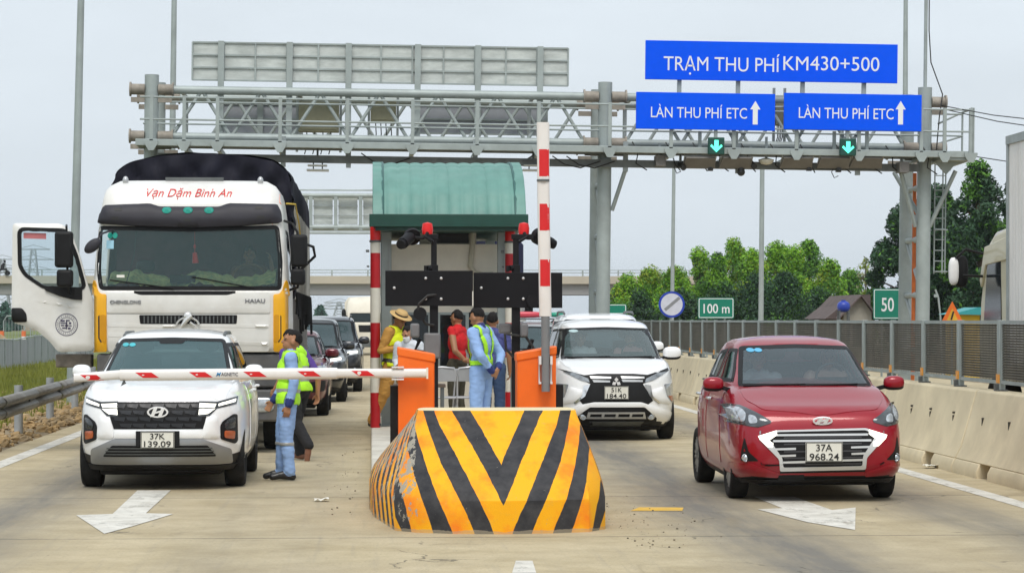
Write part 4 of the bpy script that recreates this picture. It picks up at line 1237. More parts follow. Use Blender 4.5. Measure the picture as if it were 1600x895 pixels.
# ---------------------------------------------------------------- the tarpaulin lorry
M_TRW = M('lorry_white', (0.74, 0.735, 0.71), .4, var=.04, coat=.3, dirt=(0.5, 0.46, 0.38), dirt_amt=.45, dirt_scale=1.1)
M_YEL = M('lorry_yellow', (0.85, 0.42, 0.005), .4, var=.05, coat=.3)
M_VISOR = M('visor_grey', (0.022, 0.021, 0.03), .6, var=.15)
M_TARP = M('navy_tarpaulin', (0.009, 0.009, 0.017), .7, var=.35, scale=3, bump=.3, spec=.2)
M_TARPS = M('grey_side_tarpaulin', (0.46, 0.44, 0.39), .8, var=.25, scale=1.2, stretch=(1, 3, .25), dirt=(0.1, 0.095, 0.085), dirt_amt=.6, dirt_scale=1.0)
M_LOGO = M('logo_grey', (.22, .22, .23), .35, .5, var=.1)
M_TEAL = M('teal_lamp', (0.0, 0.26, 0.2), .25, var=.1)

def lorry():
    p = xat(297, 33.5); p.z = 0
    r = thing('lorry', 'white and yellow lorry with its door open and a dark tarpaulin, behind the white SUV', 'truck', p)
    def c(X, Y): return ((X - 880) / 353.8, 4.095 - Y / 353.8)          # from the wide view of the cab
    def e(X, Y): return ((X / 4 + 60 - 297) / 119.4, 2.2525 - Y / 477.6)     # from the close view of the nose
    PC = lambda *a: [c(*q) for q in a]
    PE = lambda *a: [e(*q) for q in a]
    sp = dict(N=260, cnf=16, cnr=16, roof=3.63,
              cabin=[(1.33, 1.275, .06, 2.25), (1.5, 1.285, .015, 2.25), (2.1, 1.28, 0, 2.25), (2.6, 1.255, .07, 2.25), (2.95, 1.225, .14, 2.25), (3.25, 1.19, .22, 2.25), (3.45, 1.15, .32, 2.22), (3.555, 1.07, .48, 2.15), (3.6, .98, .62, 2.05)])
    ws = rpoly(PC((452, 392), (880, 400), (1288, 388), (1306, 560), (1302, 692), (462, 692), (448, 600)), .07)
    dr = rpoly([(.42, 1.5), (1.75, 1.5), (1.75, 2.98), (.55, 2.98)], .1)
    rw = rpoly([(.4, 2.25), (1.6, 2.2), (1.6, 2.95), (.5, 2.95)], .06)
    cab, bvh = make_cabin(sp, r, [M_TRW, M_DARKIN], [('F', ws), ('L', dr), ('R', rw)])
    glaze(r, bvh, 'F', ws, glass_mat('cab_glass', (.78, .88, .86), 1.5, .17, (.12, .24, .25)), 'windscreen', .055)
    glaze(r, bvh, 'R', rw, GLASS_T, 'side_window')
    # nose panels
    patch('front_panel', rpoly(PE((432, 70), (600, 72), (640, 84), (1180, 84), (1230, 72), (1445, 66), (1445, 196), (432, 196)), .03), 'F', bvh, M_TRW, .02, .03, .05, r, bulge=.01)
    lp = patch('front_panel', rpoly(PE((432, 204), (1445, 204), (1438, 436), (438, 436)), .03), 'F', bvh, M_TRW, .012, .03, .05, r)
    for x0, x1, yy in ((436, 860, 262), (1010, 1440, 262), (436, 700, 322), (1180, 1440, 372)):
        patch('panel_ridge', rpoly(PE((x0, yy), (x1, yy + 6), (x1, yy + 26), (x0, yy + 20)), .02), 'F', bvh, M_TRW, .016, .01, .04, lp, bulge=.022)
    sl = patch('grille_slot', rpoly(PE((632, 208), (1242, 208), (1238, 264), (638, 264)), .02), 'F', bvh, M_BLACK, .016, .01, .04, lp)
    for k in range(24):
        x = 660 + k * 24
        patch('slot_rib', PE((x, 214), (x + 7, 214), (x + 7, 258), (x, 258)), 'F', bvh, M_DSTEEL, .02, .003, .08, sl)
    patch('cowl', PE((600, 72), (640, 84), (1180, 84), (1230, 72), (1230, 58), (600, 58)), 'F', bvh, M_BLACK, .012, .01, .05, r)
    for s in (1, -1):
        f = (lambda o: o) if s == 1 else mirror
        y_ = patch('corner_panel', f(rpoly(PE((336, 90), (344, 10), (352, -12), (362, 4), (374, 50), (392, 76), (430, 78), (430, 436), (340, 440), (322, 420), (322, 190)), .03)), 'F', bvh, M_YEL, .02, .05, .05, r, bulge=.015)
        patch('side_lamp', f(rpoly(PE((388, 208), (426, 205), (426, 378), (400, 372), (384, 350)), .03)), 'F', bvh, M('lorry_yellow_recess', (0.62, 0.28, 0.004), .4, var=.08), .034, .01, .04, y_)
        patch('lamp_gap', f(PE((382, 215), (389, 208), (389, 352), (402, 374), (396, 378), (382, 352))), 'F', bvh, M_INK, .036, .006, .04, y_)
    text('lettering', 'CHENGLONG', M_LOGO, .40, .046, e(548, 127)[0:1] + (-.03,) + (e(548, 127)[1],), parent=r, bold=.02, depth=.02)
    text('lettering', 'HAIAU', M_LOGO, .26, .05, e(1354, 119)[0:1] + (-.03,) + (e(1354, 119)[1],), parent=r, bold=.02, depth=.02)
    # badge on the nose
    q = e(935, 268)
    m = MB()
    m.tube([(.15 * cos(a), 0, .11 * sin(a) - .02) for a in np.linspace(.15, pi - .15, 16)], .014, 6)
    m.ball((0, -.01, .11), (.055, .025, .055), 14, 8)
    m.tube([(.05, -.01, .12), (-.02, -.015, .06), (-.08, -.01, -.02)], [.03, .035, .02], 8)
    m.tube([(.03, -.01, .03), (.10, -.01, -.02)], .016, 6)
    m.build('emblem', M('badge_white', (.72, .73, .73), .25, .5, var=.05), r, loc=(q[0], -.035, q[1]), smooth=60)
    # visor and roof front
    v = patch('sun_visor', rpoly(PC((458, 384), (470, 330), (484, 300), (690, 292), (735, 306), (1010, 306), (1055, 290), (1276, 294), (1290, 335), (1294, 378), (1100, 394), (880, 402), (650, 396)), .03), 'F', bvh, M_VISOR, .06, .08, .05, r, bulge=.06)
    vb = bvh_of(v)
    for X in (770, 868, 965):
        patch('marker_lamp', [(c(X, 0)[0] + .062 * cos(a), c(0, 321)[1] + .042 * sin(a)) for a in np.linspace(0, 2 * pi, 18)[:-1]], 'F', vb, M_TEAL, .008, .01, .03, v, bulge=.012)
    for X, Y in ((546, 317), (533, 359), (866, 368), (1196, 308), (1205, 353)):
        patch('visor_clip', rpoly(PC((X - 17, Y - 8), (X + 17, Y - 8), (X + 17, Y + 7), (X - 17, Y + 7)), .01), 'F', vb, M_INK, .004, .003, .03, v)
    # hand lettering on the roof front
    t = text('lettering', 'Vạn Dặm Bình An', M('red_lettering', (0.62, 0.02, 0.02), .5, var=.05), 1.12, .115, (0, 0, 0), parent=r, shear=.35, depth=.0)
    for vv in t.data.vertices:
        x, z = vv.co.x - .03, vv.co.y + c(0, 234)[1]
        loc, no, i, d = bvh.ray_cast(Vector((x, -20, z)), Vector((0, 1, 0)))
        vv.co = (x, (loc.y if loc else .2) - .012, z)
    t.rotation_euler = (0, 0, 0); t.location = (0, 0, 0)
    for X in (565, 1196):
        m = MB(); m.ball((c(X, 0)[0], .55, 3.60), (.04, .04, .06), 10, 8); m.build('marker_lamp', M_SILVER, r)
    m = MB(); m.box(-.37, .40, .62, .64, 3.60, 3.65); m.build('roof_hatch', M_DSTEEL, r)
    # orange decal on the right roof corner
    patch('corner_decal', rpoly(PC((1288, 235), (1310, 222), (1326, 240), (1326, 290), (1290, 286)), .02), 'F', bvh, M_ORANGE, .006, .003, .03, r)
    # wipers, inside
    wipers(r, bvh, [(c(512, 645), c(808, 684)), (c(888, 630), c(1180, 682))])
    m = MB()
    m.add([(-1.12, .2, 2.12), (1.12, .2, 2.12), (1.12, .75, 2.2), (-1.12, .75, 2.2), (-1.12, .2, 1.9), (1.12, .2, 1.9), (1.12, .75, 1.9), (-1.12, .75, 1.9)], [(0, 1, 2, 3), (4, 7, 6, 5), (0, 4, 5, 1), (1, 5, 6, 2), (2, 6, 7, 3), (3, 7, 4, 0)])
    m.build('dashboard', M_DASH, r)
    vs, fs = [], []
    for j in range(6):
        for i in range(41):
            vs.append((-1.1 + 2.2 * i / 40, .18 + .1 * j, 2.17 + .035 * j + .05 * random.random() + .05 * sin(i * .35)))
    fs = [(j * 41 + i, j * 41 + i + 1, j * 41 + i + 42, j * 41 + i + 41) for j in range(5) for i in range(40)]
    link_mesh('dashboard_cover', vs, fs, M('patterned_cover', (0.50, 0.52, 0.20), .9, var=.4, scale=14, dirt=(0.1, 0.3, 0.15), dirt_amt=.9, dirt_scale=9), None, r, 179)
    m = MB(); m.box(-.28, .05, .2, .5, 2.24, 2.34); m.build('dashboard_tray', M_BLACK, r)
    m = MB(); m.tube([(.73 + .22 * cos(a), .80 + .12 * sin(a), 2.32 + .18 * sin(a)) for a in np.linspace(0, 2 * pi, 25)], .018, 6); m.build('steering_wheel', M('wheel_brown', (.25, .12, .05), .5), r)
    m = MB(); m.tube([(.04, .3, 2.92), (.04, .3, 2.62)], .004, 5); m.ball((.04, .3, 2.72), (.018, .018, .03), 8, 6); m.tube([(.04, .3, 2.64), (.05, .3, 2.5)], [.03, .045], 8); m.build('pendant', M_RED, r)
    seats(r, 1.2, 2.15, (-.7, .7))
    m = MB(); m.box(-1.15, 1.15, 1.95, 2.0, 1.6, 3.2); m.build('cab_curtain', M('cab_curtain', (.10, .03, .04), .9, var=.4), r)
    m = MB(); m.tube([(-.72, .25, 2.95), (-.75, .24, 2.6), (-.86, .2, 2.2)], .006, 5); m.build('cable', M_INK, r)
    for X, Y, w_, h_, mt in ((508, 438, 12, 14, M_TEAL), (531, 438, 12, 14, M_TEAL), (509, 480, 17, 20, M('pale_blue_sticker', (.3, .55, .68), .5)), (560, 627, 18, 6, M_PLATEW)):
        o = [(c(X, 0)[0] + w_ / 353.8 * cos(a), c(0, Y)[1] + h_ / 353.8 * sin(a)) for a in np.linspace(0, 2 * pi, 14)[:-1]] if mt is M_TEAL else PC((X - w_, Y - h_), (X + w_, Y - h_), (X + w_, Y + h_), (X - w_, Y + h_))
        patch('sticker', o, 'F', bvh, mt, .006, .002, .03, r)
    # round blind-spot mirror
    m = MB(); m.x = Matrix.Translation((c(437, 0)[0], -.12, c(0, 488)[1])) @ Euler((0, -.7, 0)).to_matrix().to_4x4()
    m.ball((0, 0, 0), (.13, .05, .075), 16, 10); m.x = None
    m.tube([(c(455, 0)[0], -.1, c(0, 460)[1]), (c(480, 0)[0], -.06, c(0, 430)[1]), (c(520, 0)[0], .1, c(0, 412)[1])], .014, 6)
    m.build('kerb_mirror', M_VISOR, r, smooth=60)
    # mirrors on the right
    def mirror_box(x0, x1, y, z0, z1, parent, nm='wing_mirror'):
        m = MB(); m.box(x0, x1, y - .06, y + .08, z0, z1); o = m.build(nm, M_BLACK, parent, bevel=.04, seg=3)
        m = MB(); m.box(x0 + .02, x1 - .02, y + .081, y + .086, z0 + .02, z1 - .02); m.build('mirror_glass', M('mirror_glass', (.7, .72, .75), .03, 1.0, var=0), o)
        return o
    mirror_box(1.31, 1.53, .1, c(0, 582)[1], c(0, 432)[1], r)
    mirror_box(1.31, 1.50, .1, c(0, 667)[1], c(0, 590)[1], r)
    m = MB(); m.tube([(1.22, .3, 3.06), (1.33, .15, 3.02), (1.40, .1, 2.9), (1.42, .1, 2.3), (1.40, .12, 2.18), (1.26, .3, 2.14)], .018, 6)
    m.tube([(1.42, .15, 2.78), (1.6, .35, 2.72), (1.62, .5, 2.6), (1.30, .6, 2.3)], .02, 6); m.build('mirror_arm', M_BLACK, r)
    # bumper, steps, chassis
    m = MB(); m.box(-1.22, 1.22, .08, .55, .86, 1.31); m.box(-1.24, 1.24, .05, .5, .42, .84); m.build('bumper', M('bumper_grey', (0.085, 0.085, 0.088), .55, var=.2, dirt=(.2, .17, .13), dirt_amt=.5), r, bevel=.03)
    for s in (1, -1):
        m = MB(); m.ball((s * .92, .06, .64), (.18, .04, .1), 18, 8, .6); m.build('headlight', M_LENS, r, smooth=60)
        m = MB(); m.box(s * 1.0 - .12, s * 1.0 + .12, .55, .9, .45, 1.3); m.build('step', M_DSTEEL, r, bevel=.02)
    m = MB(); m.box(-.17, .17, .03, .045, .56, .72); m.build('licence_plate', M_PLATEW, r)
    m = MB(); m.box(-.5, .5, .6, 11.4, .75, 1.1); m.box(-1.1, 1.1, .6, 2.2, .9, 1.32); m.build('chassis', M_DSTEEL, r)
    for ya in (1.35, 3.3, 8.2, 9.55):
        for s in (-1, 1): wheel(r, s * 1.06, ya, .5, .3, M_STEEL, 8)
    m = MB()
    for s in (-1, 1):
        m.prism([(.72, 1.0), (.9, 1.25), (1.8, 1.25), (1.98, 1.0), (1.9, 1.0), (1.78, 1.18), (.92, 1.18), (.8, 1.0)], 'x', s * .9, s * 1.24)
    m.build('mudguard', M_BLACK, r)
    # load bed and boards
    m = MB(); m.box(-1.25, 1.25, 2.5, 11.6, 1.12, 1.3); m.box(-1.22, 1.22, 2.52, 2.6, 1.3, 3.5); m.build('load_bed', M_DSTEEL, r)
    # tarpaulin: front drape, arched top, both sides, with folds
    sec = [(-1.27, 2.05), (-1.275, 2.6), (-1.27, 3.2), (-1.26, 3.6), (-1.2, 3.82), (-1.0, 3.97), (-.6, 4.06), (0, 4.10), (.55, 4.07), (1.0, 3.99), (1.2, 3.84), (1.26, 3.6), (1.27, 3.2), (1.275, 2.6), (1.27, 2.05)]
    d = np.r_[0, np.cumsum(np.hypot(*np.diff(np.array(sec), axis=0).T))]
    K = 110
    t = np.linspace(0, d[-1], K)
    sx = pchip(d, [q_[0] for q_ in sec], t); sz = pchip(d, [q_[1] for q_ in sec], t)
    ys = np.linspace(2.45, 11.7, 120)
    vs = []
    for j, yy in enumerate(ys):
        sag = .05 * (1 - cos((yy - 2.45) / 1.15 * 2 * pi)) / 2
        for i in range(K):
            nx, nz = sx[i] / 1.27, (sz[i] - 2.6) / 1.5
            side = abs(sx[i]) > 1.2
            wv = .014 * sin(yy * 13 + i * .05) + .012 * sin(yy * 29 + 1.3) if side else .01 * sin(yy * 5 + i * .3)
            fr = max(0, 1 - (yy - 2.45) / .35)
            vs.append((sx[i] + (wv if side else 0) * math.copysign(1, sx[i]) - fr * .03 * sin(i * 1.1) * math.copysign(1, sx[i]) * side, yy, sz[i] - (sag if not side else 0) + (wv if not side else 0) + fr * .004 * sin(i * .9)))
    fs = [(j * K + i, j * K + i + 1, (j + 1) * K + i + 1, (j + 1) * K + i) for j in range(len(ys) - 1) for i in range(K - 1)]
    mids = []
    for j in range(len(ys) - 1):
        for i in range(K - 1):
            z = sz[i]
            lim = 3.62 - .25 * min(1, (ys[j] - 2.45) / .6)
            mids.append(1 if (z < lim and abs(sx[i]) > 1.2 and ys[j] > 2.75) else 0)
    # rear and front closing faces as draped fields
    k0 = len(vs)
    def wall(y0, sgn):
        k = len(vs); A = 46; Bn = 30
        for b in range(Bn + 1):
            for a in range(A + 1):
                x = -1.25 + 2.5 * a / A
                zt = float(np.interp(x, [q_[0] for q_ in sec[3:12]], [q_[1] for q_ in sec[3:12]])) - .01
                z = 2.0 + (zt - 2.0) * b / Bn
                ed = min(1, (1.27 - abs(x)) / .5)
                f = (.07 * sin(x * 7 + z * 6 * math.copysign(1, x)) * ed + .06 * sin(x * 15 - z * 9 * math.copysign(1, x)) + .03 * sin(x * 31 + z * 13)) * (b / Bn) * min(1, (Bn - b) / 3)
                vs.append((x, y0 + sgn * (-.02 + f * .8 - .05 * (1 - b / Bn)), z))
        for b in range(Bn):
            for a in range(A):
                q_ = (k + b * (A + 1) + a, k + b * (A + 1) + a + 1, k + (b + 1) * (A + 1) + a + 1, k + (b + 1) * (A + 1) + a)
                fs.append(q_ if sgn > 0 else q_[::-1]); mids.append(0)
    wall(2.45, 1); wall(11.7, -1)
    tp = link_mesh('tarpaulin', vs, fs, [M_TARP, M_TARPS], mids, r, 60)
    for s, n_ in ((1, 16), (-1, 16)):
        for k in range(n_):
            yy = 2.9 + k * .55 + random.random() * .2
            m = MB(); L2 = .3 + random.random() * .35
            m.tube([(s * 1.30, yy, 2.15), (s * 1.31, yy + .05, 2.0), (s * (1.30 + .03 * random.random()), yy + .02, 2.15 - L2)], .022, 6)
            m.build('strap', M_BLACK, tp)
    m = MB(); m.box(-1.24, 1.24, 2.55, 11.6, 1.3, 2.1); m.build('side_board', M('side_board', (.16, .15, .14), .7, var=.25, scale=2), r)
    m = MB(); m.tube([(1.18, 2.3, 3.38), (1.3, 2.5, 3.38), (1.31, 4.0, 3.15), (1.31, 6.2, 2.6)], .012, 6); m.build('rope', M('yellow_rope', (.7, .5, .08), .8), tp)
    # the door, swung out square to the cab
    def dpt(u, v): return ((u - 300.7) / 117.8, 1.75 - (v - 500) / 117.8)
    PD = lambda *a: [dpt(*q_) for q_ in a]
    ol = rpoly(PD((22, 349), (98, 350), (112, 362), (126, 400), (138, 445), (147, 470), (147, 548), (92, 550), (80, 534), (58, 515), (20, 503)), .06)
    win = rpoly(PD((35, 361), (103, 363), (118, 400), (131, 449), (72, 447), (44, 428), (36, 415)), .05)
    vs2, tr = fill(ol, .05, [win])
    y0 = .47
    n2 = len(vs2)
    dist = dist_poly(np.array([a for a, b in vs2]), np.array([b for a, b in vs2]), ol)
    vs = [(a, y0 - .04 * min(1, dist[i] / .07) ** .5, b) for i, (a, b) in enumerate(vs2)] + [(a, y0 + .05, b) for a, b in vs2]
    fs = []
    es = {}
    for f in tr:
        a, b, cc = [Vector(vs2[i]) for i in f[:3]]
        ccw = (b - a).cross(cc - a) > 0
        f1 = f if ccw else f[::-1]
        fs.append(f1); fs.append(tuple(i + n2 for i in f1[::-1]))
        for i in range(3): es[(f1[i], f1[(i + 1) % 3])] = 1
    for (i, j) in list(es):
        if (j, i) not in es: fs.append((j, i, i + n2, j + n2))
    door = link_mesh('door', vs, fs, M_TRW, None, r, 35)
    bd = BVHTree.FromPolygons([tuple(v_) for v_ in vs], fs)
    fr = patch('window_trim', inset_poly(win, -.045), 'F', bd, M_BLACK, .008, .03, .05, door, holes=[inset_poly(win, .012)])
    m = MB(); m.prism(win, 'y', y0 - .012, y0 - .006); m.build('window_glass', glass_mat('clear_glass', (.86, .92, .94), 1.45, .02, (.5, .55, .6)), door)
    m = MB(); m.prism(PD((39, 364), (74, 365), (74, 374), (39, 373)), 'y', y0 - .016, y0 - .0135); m.build('window_sticker', M('faded_red_film', (.5, .16, .17), .6), door)
    patch('mirror_foot', rpoly(PD((72, 448), (130, 449), (130, 469), (116, 468), (96, 463), (73, 454)), .02), 'F', bd, M_BLACK, .03, .05, .04, door)
    patch('handle', rpoly(PD((21, 481), (37, 481), (44, 490), (45, 503), (21, 503)), .03), 'F', bd, M_BLACK, .012, .03, .04, door, bulge=.02)
    patch('door_crease', rpoly(PD((56, 468), (120, 477), (128, 476), (128, 480), (110, 481), (58, 471)), .01), 'F', bd, M_TRW, .003, .004, .03, door, bulge=.012)
    cx, cz = dpt(106, 507)
    m = MB()
    def ring2(r1, r2):
        N = 40
        vs_ = [(cx + r1 * cos(2 * pi * i / N), y0 - .046, cz + r1 * sin(2 * pi * i / N)) for i in range(N)] + [(cx + r2 * cos(2 * pi * i / N), y0 - .046, cz + r2 * sin(2 * pi * i / N)) for i in range(N)]
        m.add(vs_, [(i, (i + 1) % N, N + (i + 1) % N, N + i) for i in range(N)])
    ring2(.148, .139); ring2(.098, .092)
    for k in range(26):
        a = 2 * pi * k / 26
        px, pz = cx + .118 * cos(a), cz + .118 * sin(a)
        m.bar((px - .011 * cos(a), y0 - .0455, pz - .011 * sin(a)), (px + .011 * cos(a), y0 - .0455, pz + .011 * sin(a)), .003, .013 - .005 * (k % 3), up=(0, 1, 0))
    for dx, dz, w_, h_ in ((-.05, .05, .05, .02), (.015, .055, .05, .016), (-.035, .02, .09, .012), (.045, .02, .03, .024), (-.055, -.01, .04, .016), (0, -.012, .05, .02), (.05, -.015, .035, .012), (-.03, -.045, .06, .016), (.035, -.05, .035, .024), (0, .0, .012, .12)):
        m.box(cx + dx - w_ / 2, cx + dx + w_ / 2, y0 - .047, y0 - .0445, cz + dz - h_ / 2, cz + dz + h_ / 2)
    m.build('round_seal', M('seal_ink', (.06, .05, .11), .6), door)
    mirror_box(dpt(91, 0)[0], dpt(119, 0)[0], .2, dpt(0, 419)[1], dpt(0, 363)[1], door)
    mirror_box(dpt(94, 0)[0], dpt(119, 0)[0], .2, dpt(0, 449)[1], dpt(0, 422)[1], door)
    m = MB(); m.tube([(dpt(106, 0)[0], .42, 3.0), (dpt(108, 0)[0], .26, 2.98), (dpt(110, 0)[0], .26, 2.2), (dpt(112, 0)[0], .42, 2.1)], .016, 6); m.build('mirror_arm', M_BLACK, door)
    m = MB(); m.box(dpt(86, 0)[0], dpt(142, 0)[0], .62, .9, dpt(0, 574)[1], dpt(0, 553)[1]); m.build('step_box', M('step_grime', (.2, .17, .14), .7, var=.3, scale=7), r, bevel=.02)
    return r
lorry()
# ---------------------------------------------------------------- the toll gantry
GX, GY, GT = -5.48, 63.4, radians(.65)
CAMP = Vector((0, 0, HC))
def gl(u, v, yo=0.0):
    """place on the gantry (its own x and z) at a depth yo behind its front chords"""
    d = at(u, v, 1.0) - CAMP
    t = (GY + yo) / d.y
    P = CAMP + d * t
    x = P.x - GX
    return x, P.z + x * math.tan(GT)
g = thing('toll_gantry', 'long galvanised steel lattice gantry spanning the toll lanes on tall round columns', 'gantry', (GX, GY, 0))
g.rotation_euler = (0, GT, 0)
ZT, ZL = 7.42, 6.27
RX = 19.23; MX = 11.2
M_FLANGE = M('flange_grime', (0.30, 0.27, 0.23), .7, .2, var=.3, scale=4)
for cx_ in (0, MX, RX):
    for yo in (0, 2.1):
        m = MB(); m.cyl((cx_, yo, -1.2), (cx_, yo, 7.78), .175, n=24)
        m.build('column', M_GALV, g)
    for zc in ((1.2, 2.6, 4.0, 5.3) if cx_ != 0 else (2, 4)):
        m = MB(); m.cyl((cx_, .2, zc), (cx_, 1.9, zc), .08, n=10); m.build('column_tie', M_GALV, g)
    for za, zb_ in ((1.3, 2.5), (2.7, 3.9), (4.1, 5.2)):
        m = MB(); m.cyl((cx_, .2, za), (cx_, 1.9, zb_), .05, n=8); m.build('column_tie', M_STEEL, g)
for yo in (0, 2.1):
    for z, r_ in ((ZT, .105), (ZL, .105)):
        for xa, xb in ((.2, MX - .2), (MX + .2, RX - .2)):
            m = MB(); m.cyl((xa, yo, z), (xb, yo, z), r_, n=16); m.build('chord', M_GALV, g)
        for cx_ in (0, MX, RX):
            for s in (-1, 1):
                m = MB(); m.cyl((cx_ + s * .165, yo, z), (cx_ + s * .52, yo, z), .135, n=16); m.cyl((cx_ + s * .50, yo, z), (cx_ + s * .54, yo, z), .18, n=16)
                m.bar((cx_ + s * .165, yo - .05, z - .26), (cx_ + s * .5, yo - .05, z - .26), .08, .12)
                m.build('flange', M_FLANGE, g)
# zigzag bracing, front and rear, and the cross ties
P_ = 1.42
for xa, xb in ((.5, MX - .5), (MX + .5, RX - .5)):
    nb = int(round((xb - xa) / P_)); p_ = (xb - xa) / nb
    for k in range(nb):
        x0 = xa + k * p_
        for yo, ph in ((0, 0), (2.1, .5)):
            for a, b in (((x0 + ph * p_), (x0 + ph * p_ + p_ / 2)), ((x0 + ph * p_ + p_), (x0 + ph * p_ + p_ / 2))):
                if max(a, b) > xb + .05: continue
                m = MB(); m.cyl((a, yo, ZL), (b, yo, ZT), .045, n=8); m.build('brace', M_GALV, g)
        if k % 2 == 0:
            m = MB(); m.cyl((x0 + .2, 0, ZT), (x0 + .2, 2.1, ZT), .05, n=8); m.cyl((x0 + .2, 0, ZL), (x0 + .2, 2.1, ZL), .05, n=8); m.cyl((x0 + .2, 2.1, ZL), (x0 + .2, 2.1, ZT), .055, n=8)
            m.build('cross_tie', M_STEEL, g)
# walkway along the front with its rails and hangers
m = MB(); m.box(-.3, RX + .9, -.95, -.83, 5.98, 6.14); m.box(-.3, RX + .9, -.1, .0, 5.98, 6.08); m.build('walkway_beam', M_GALV, g, bevel=.01)
m = MB(); m.box(-.3, RX + .95, -.9, -.05, 6.0, 6.03)
m.build('walkway_deck', M('grating', (.2, .21, .2), .7, .3, var=.3, scale=30), g)
m = MB(); m.box(.2, RX - .2, -.35, -.15, 5.66, 5.84); m.build('equipment_beam', M('beam_grey', (.17, .185, .185), .6, .3, var=.2), g)
for z in (7.16, 7.12, 6.62, 6.58):
    m = MB(); yy = -.92 if z in (7.16, 6.62) else -.06
    m.cyl((-.2, yy, z), (RX + .95, yy, z), .024, n=8); m.build('handrail', M_GALV, g)
xs_post = [gl(u, 200, -.9)[0] for u in (232, 283, 335, 433, 538, 640, 741, 837, 948)] + [MX + 1.55 * k for k in range(1, 6)] + [RX + .3, RX + .95]
for x in xs_post:
    m = MB(); m.bar((x, -.92, 5.95), (x, -.92, 7.2), .085, .06); m.build('rail_post', M_GALV, g)
    m = MB(); m.prism([(x - .16, 6.10), (x + .16, 6.10), (x + .16, 6.03), (x + .06, 5.86), (x - .06, 5.86), (x - .16, 6.03)], 'y', -1.0, -.955); m.bar((x, -.9, 5.98), (x, 2.2, 5.93), .1, .12); m.build('bracket', M_GALV, g)
for x in [gl(u, 200, -.9)[0] for u in (437, 540, 740, 850)] + [MX + .5, MX + 3.3, MX + 6.3]:
    m = MB(); m.box(x - .06, x + .06, -.3, -.2, 5.55, 6.3); m.build('hanger', M_STEEL, g)
# end platform on the right with a ladder and its knee braces
xp = gl(1512, 240, -.6)[0]
m = MB(); m.box(RX + .2, xp, -.9, .3, 5.92, 6.0); m.prism([(RX + .2, 5.92), (xp, 5.92), (xp - .3, 5.86), (RX + .5, 5.6)], 'y', -.3, -.2); m.build('platform', M_GALV, g)
for a, b in (((RX + .95, -.9, 7.2), (xp, -.9, 7.2)), ((RX + .95, -.9, 6.6), (xp, -.9, 6.6)), ((xp, -.9, 5.95), (xp, -.9, 7.2)), ((xp, .3, 5.95), (xp, .3, 7.2)), ((xp, -.9, 7.2), (xp, .3, 7.2)), ((xp, .3, 7.2), (RX + .4, .3, 6.9)), ((xp, .3, 6.6), (RX + .4, .3, 6.4)), ((RX + .6, -.2, 5.7), (xp - .4, -.2, 5.9))):
    m = MB(); m.cyl(a, b, .026, n=8); m.build('handrail', M_GALV, g)
for a, b in (((RX - .2, 0, 4.3), (RX - .65, -.2, 5.7)), ((RX - .55, 1.0, 5.7), (RX - .1, .1, 4.6)), ((RX + .15, 0, 4.3), (RX + .75, -.2, 5.7)), ((MX + .2, 0, 4.6), (MX + .55, -.2, 5.75))):
    m = MB(); m.cyl(a, b, .055, n=8); m.build('knee_brace', M_GALV, g)
ld = bpy.data.objects.new('ladder', None); COL.objects.link(ld); ld.parent = g
xl0, zl0 = gl(1457, 440, .6); xl1, _ = gl(1474, 440, .6)
for x in (xl0, (xl0 + xl1) / 2, xl1):
    m = MB(); m.cyl((x, .6 - (.3 if x not in (xl0, xl1) else 0), zl0 + .2), (x, .6 - (.3 if x not in (xl0, xl1) else 0), 5.95), .02, n=6); m.build('ladder_rail', M_GALV, ld)
for k in range(11):
    z = zl0 + .25 + k * .27
    m = MB(); m.cyl((xl0, .6, z), (xl1, .6, z), .014, n=6); m.build('rung', M_GALV, ld)
for z in (zl0 + .25, zl0 + 1.3, zl0 + 2.3):
    m = MB(); m.tube([(xl0, .6, z), (xl0, .35, z), ((xl0 + xl1) / 2, .28, z), (xl1, .35, z), (xl1, .6, z)], .018, 6); m.build('safety_hoop', M_GALV, ld)
m = MB(); m.cyl((RX - .02, 1.0, 0), (RX - .02, 1.0, 5.7), .05, n=8); m.build('conduit', M('orange_conduit', (.55, .13, .02), .6, var=.2), g)
m = MB(); m.cyl((RX, 0, 7.7), (RX, 0, 11.2), .045, n=8); m.build('lightning_mast', M_GALV, g)
def gcable(pts, r_=.016):
    m = MB(); m.tube(pts, r_, 5); m.build('cable', M_INK, g)
gcable([(RX + .06, -.07, 11), (RX + .07, -.07, 9.2), (RX + .12, -.1, 8.4), (RX + .4, -.2, 7.6), (RX + .3, -.3, 7.0), (RX + .25, -.25, 6.2)])
for k in range(11):
    x = MX + .5 + k * .72 + random.random() * .3
    gcable([(x, -.15, 6.3), (x + .12, -.4, 6.05), (x + .05 + .2 * random.random(), -.45, 5.75), (x + .35, -.3, 5.6)])
for xa in (gl(858, 240, -.3)[0], gl(880, 240, -.3)[0], gl(560, 240, -.3)[0]):
    gcable([(xa, -.5, 5.9), (xa + .3, -.5, 5.7), (xa + .7, -.45, 5.62), (xa + 1.2, -.4, 5.8)])

def gthing(name, label, cat, u, v, yo=0, group=None):
    x, z = gl(u, v, yo)
    o = thing(name, label, cat, g.matrix_basis @ Vector((0, 0, 0)), 0, group)
    R = Matrix.Rotation(GT, 4, 'Y')
    o.location = Vector((GX, GY, 0)) + R @ Vector((x, yo, z))
    o.rotation_euler = (0, GT, 0)
    return o, x, z
def rel(u, v, yo, x, z):
    a, b = gl(u, v, yo); return a - x, b - z

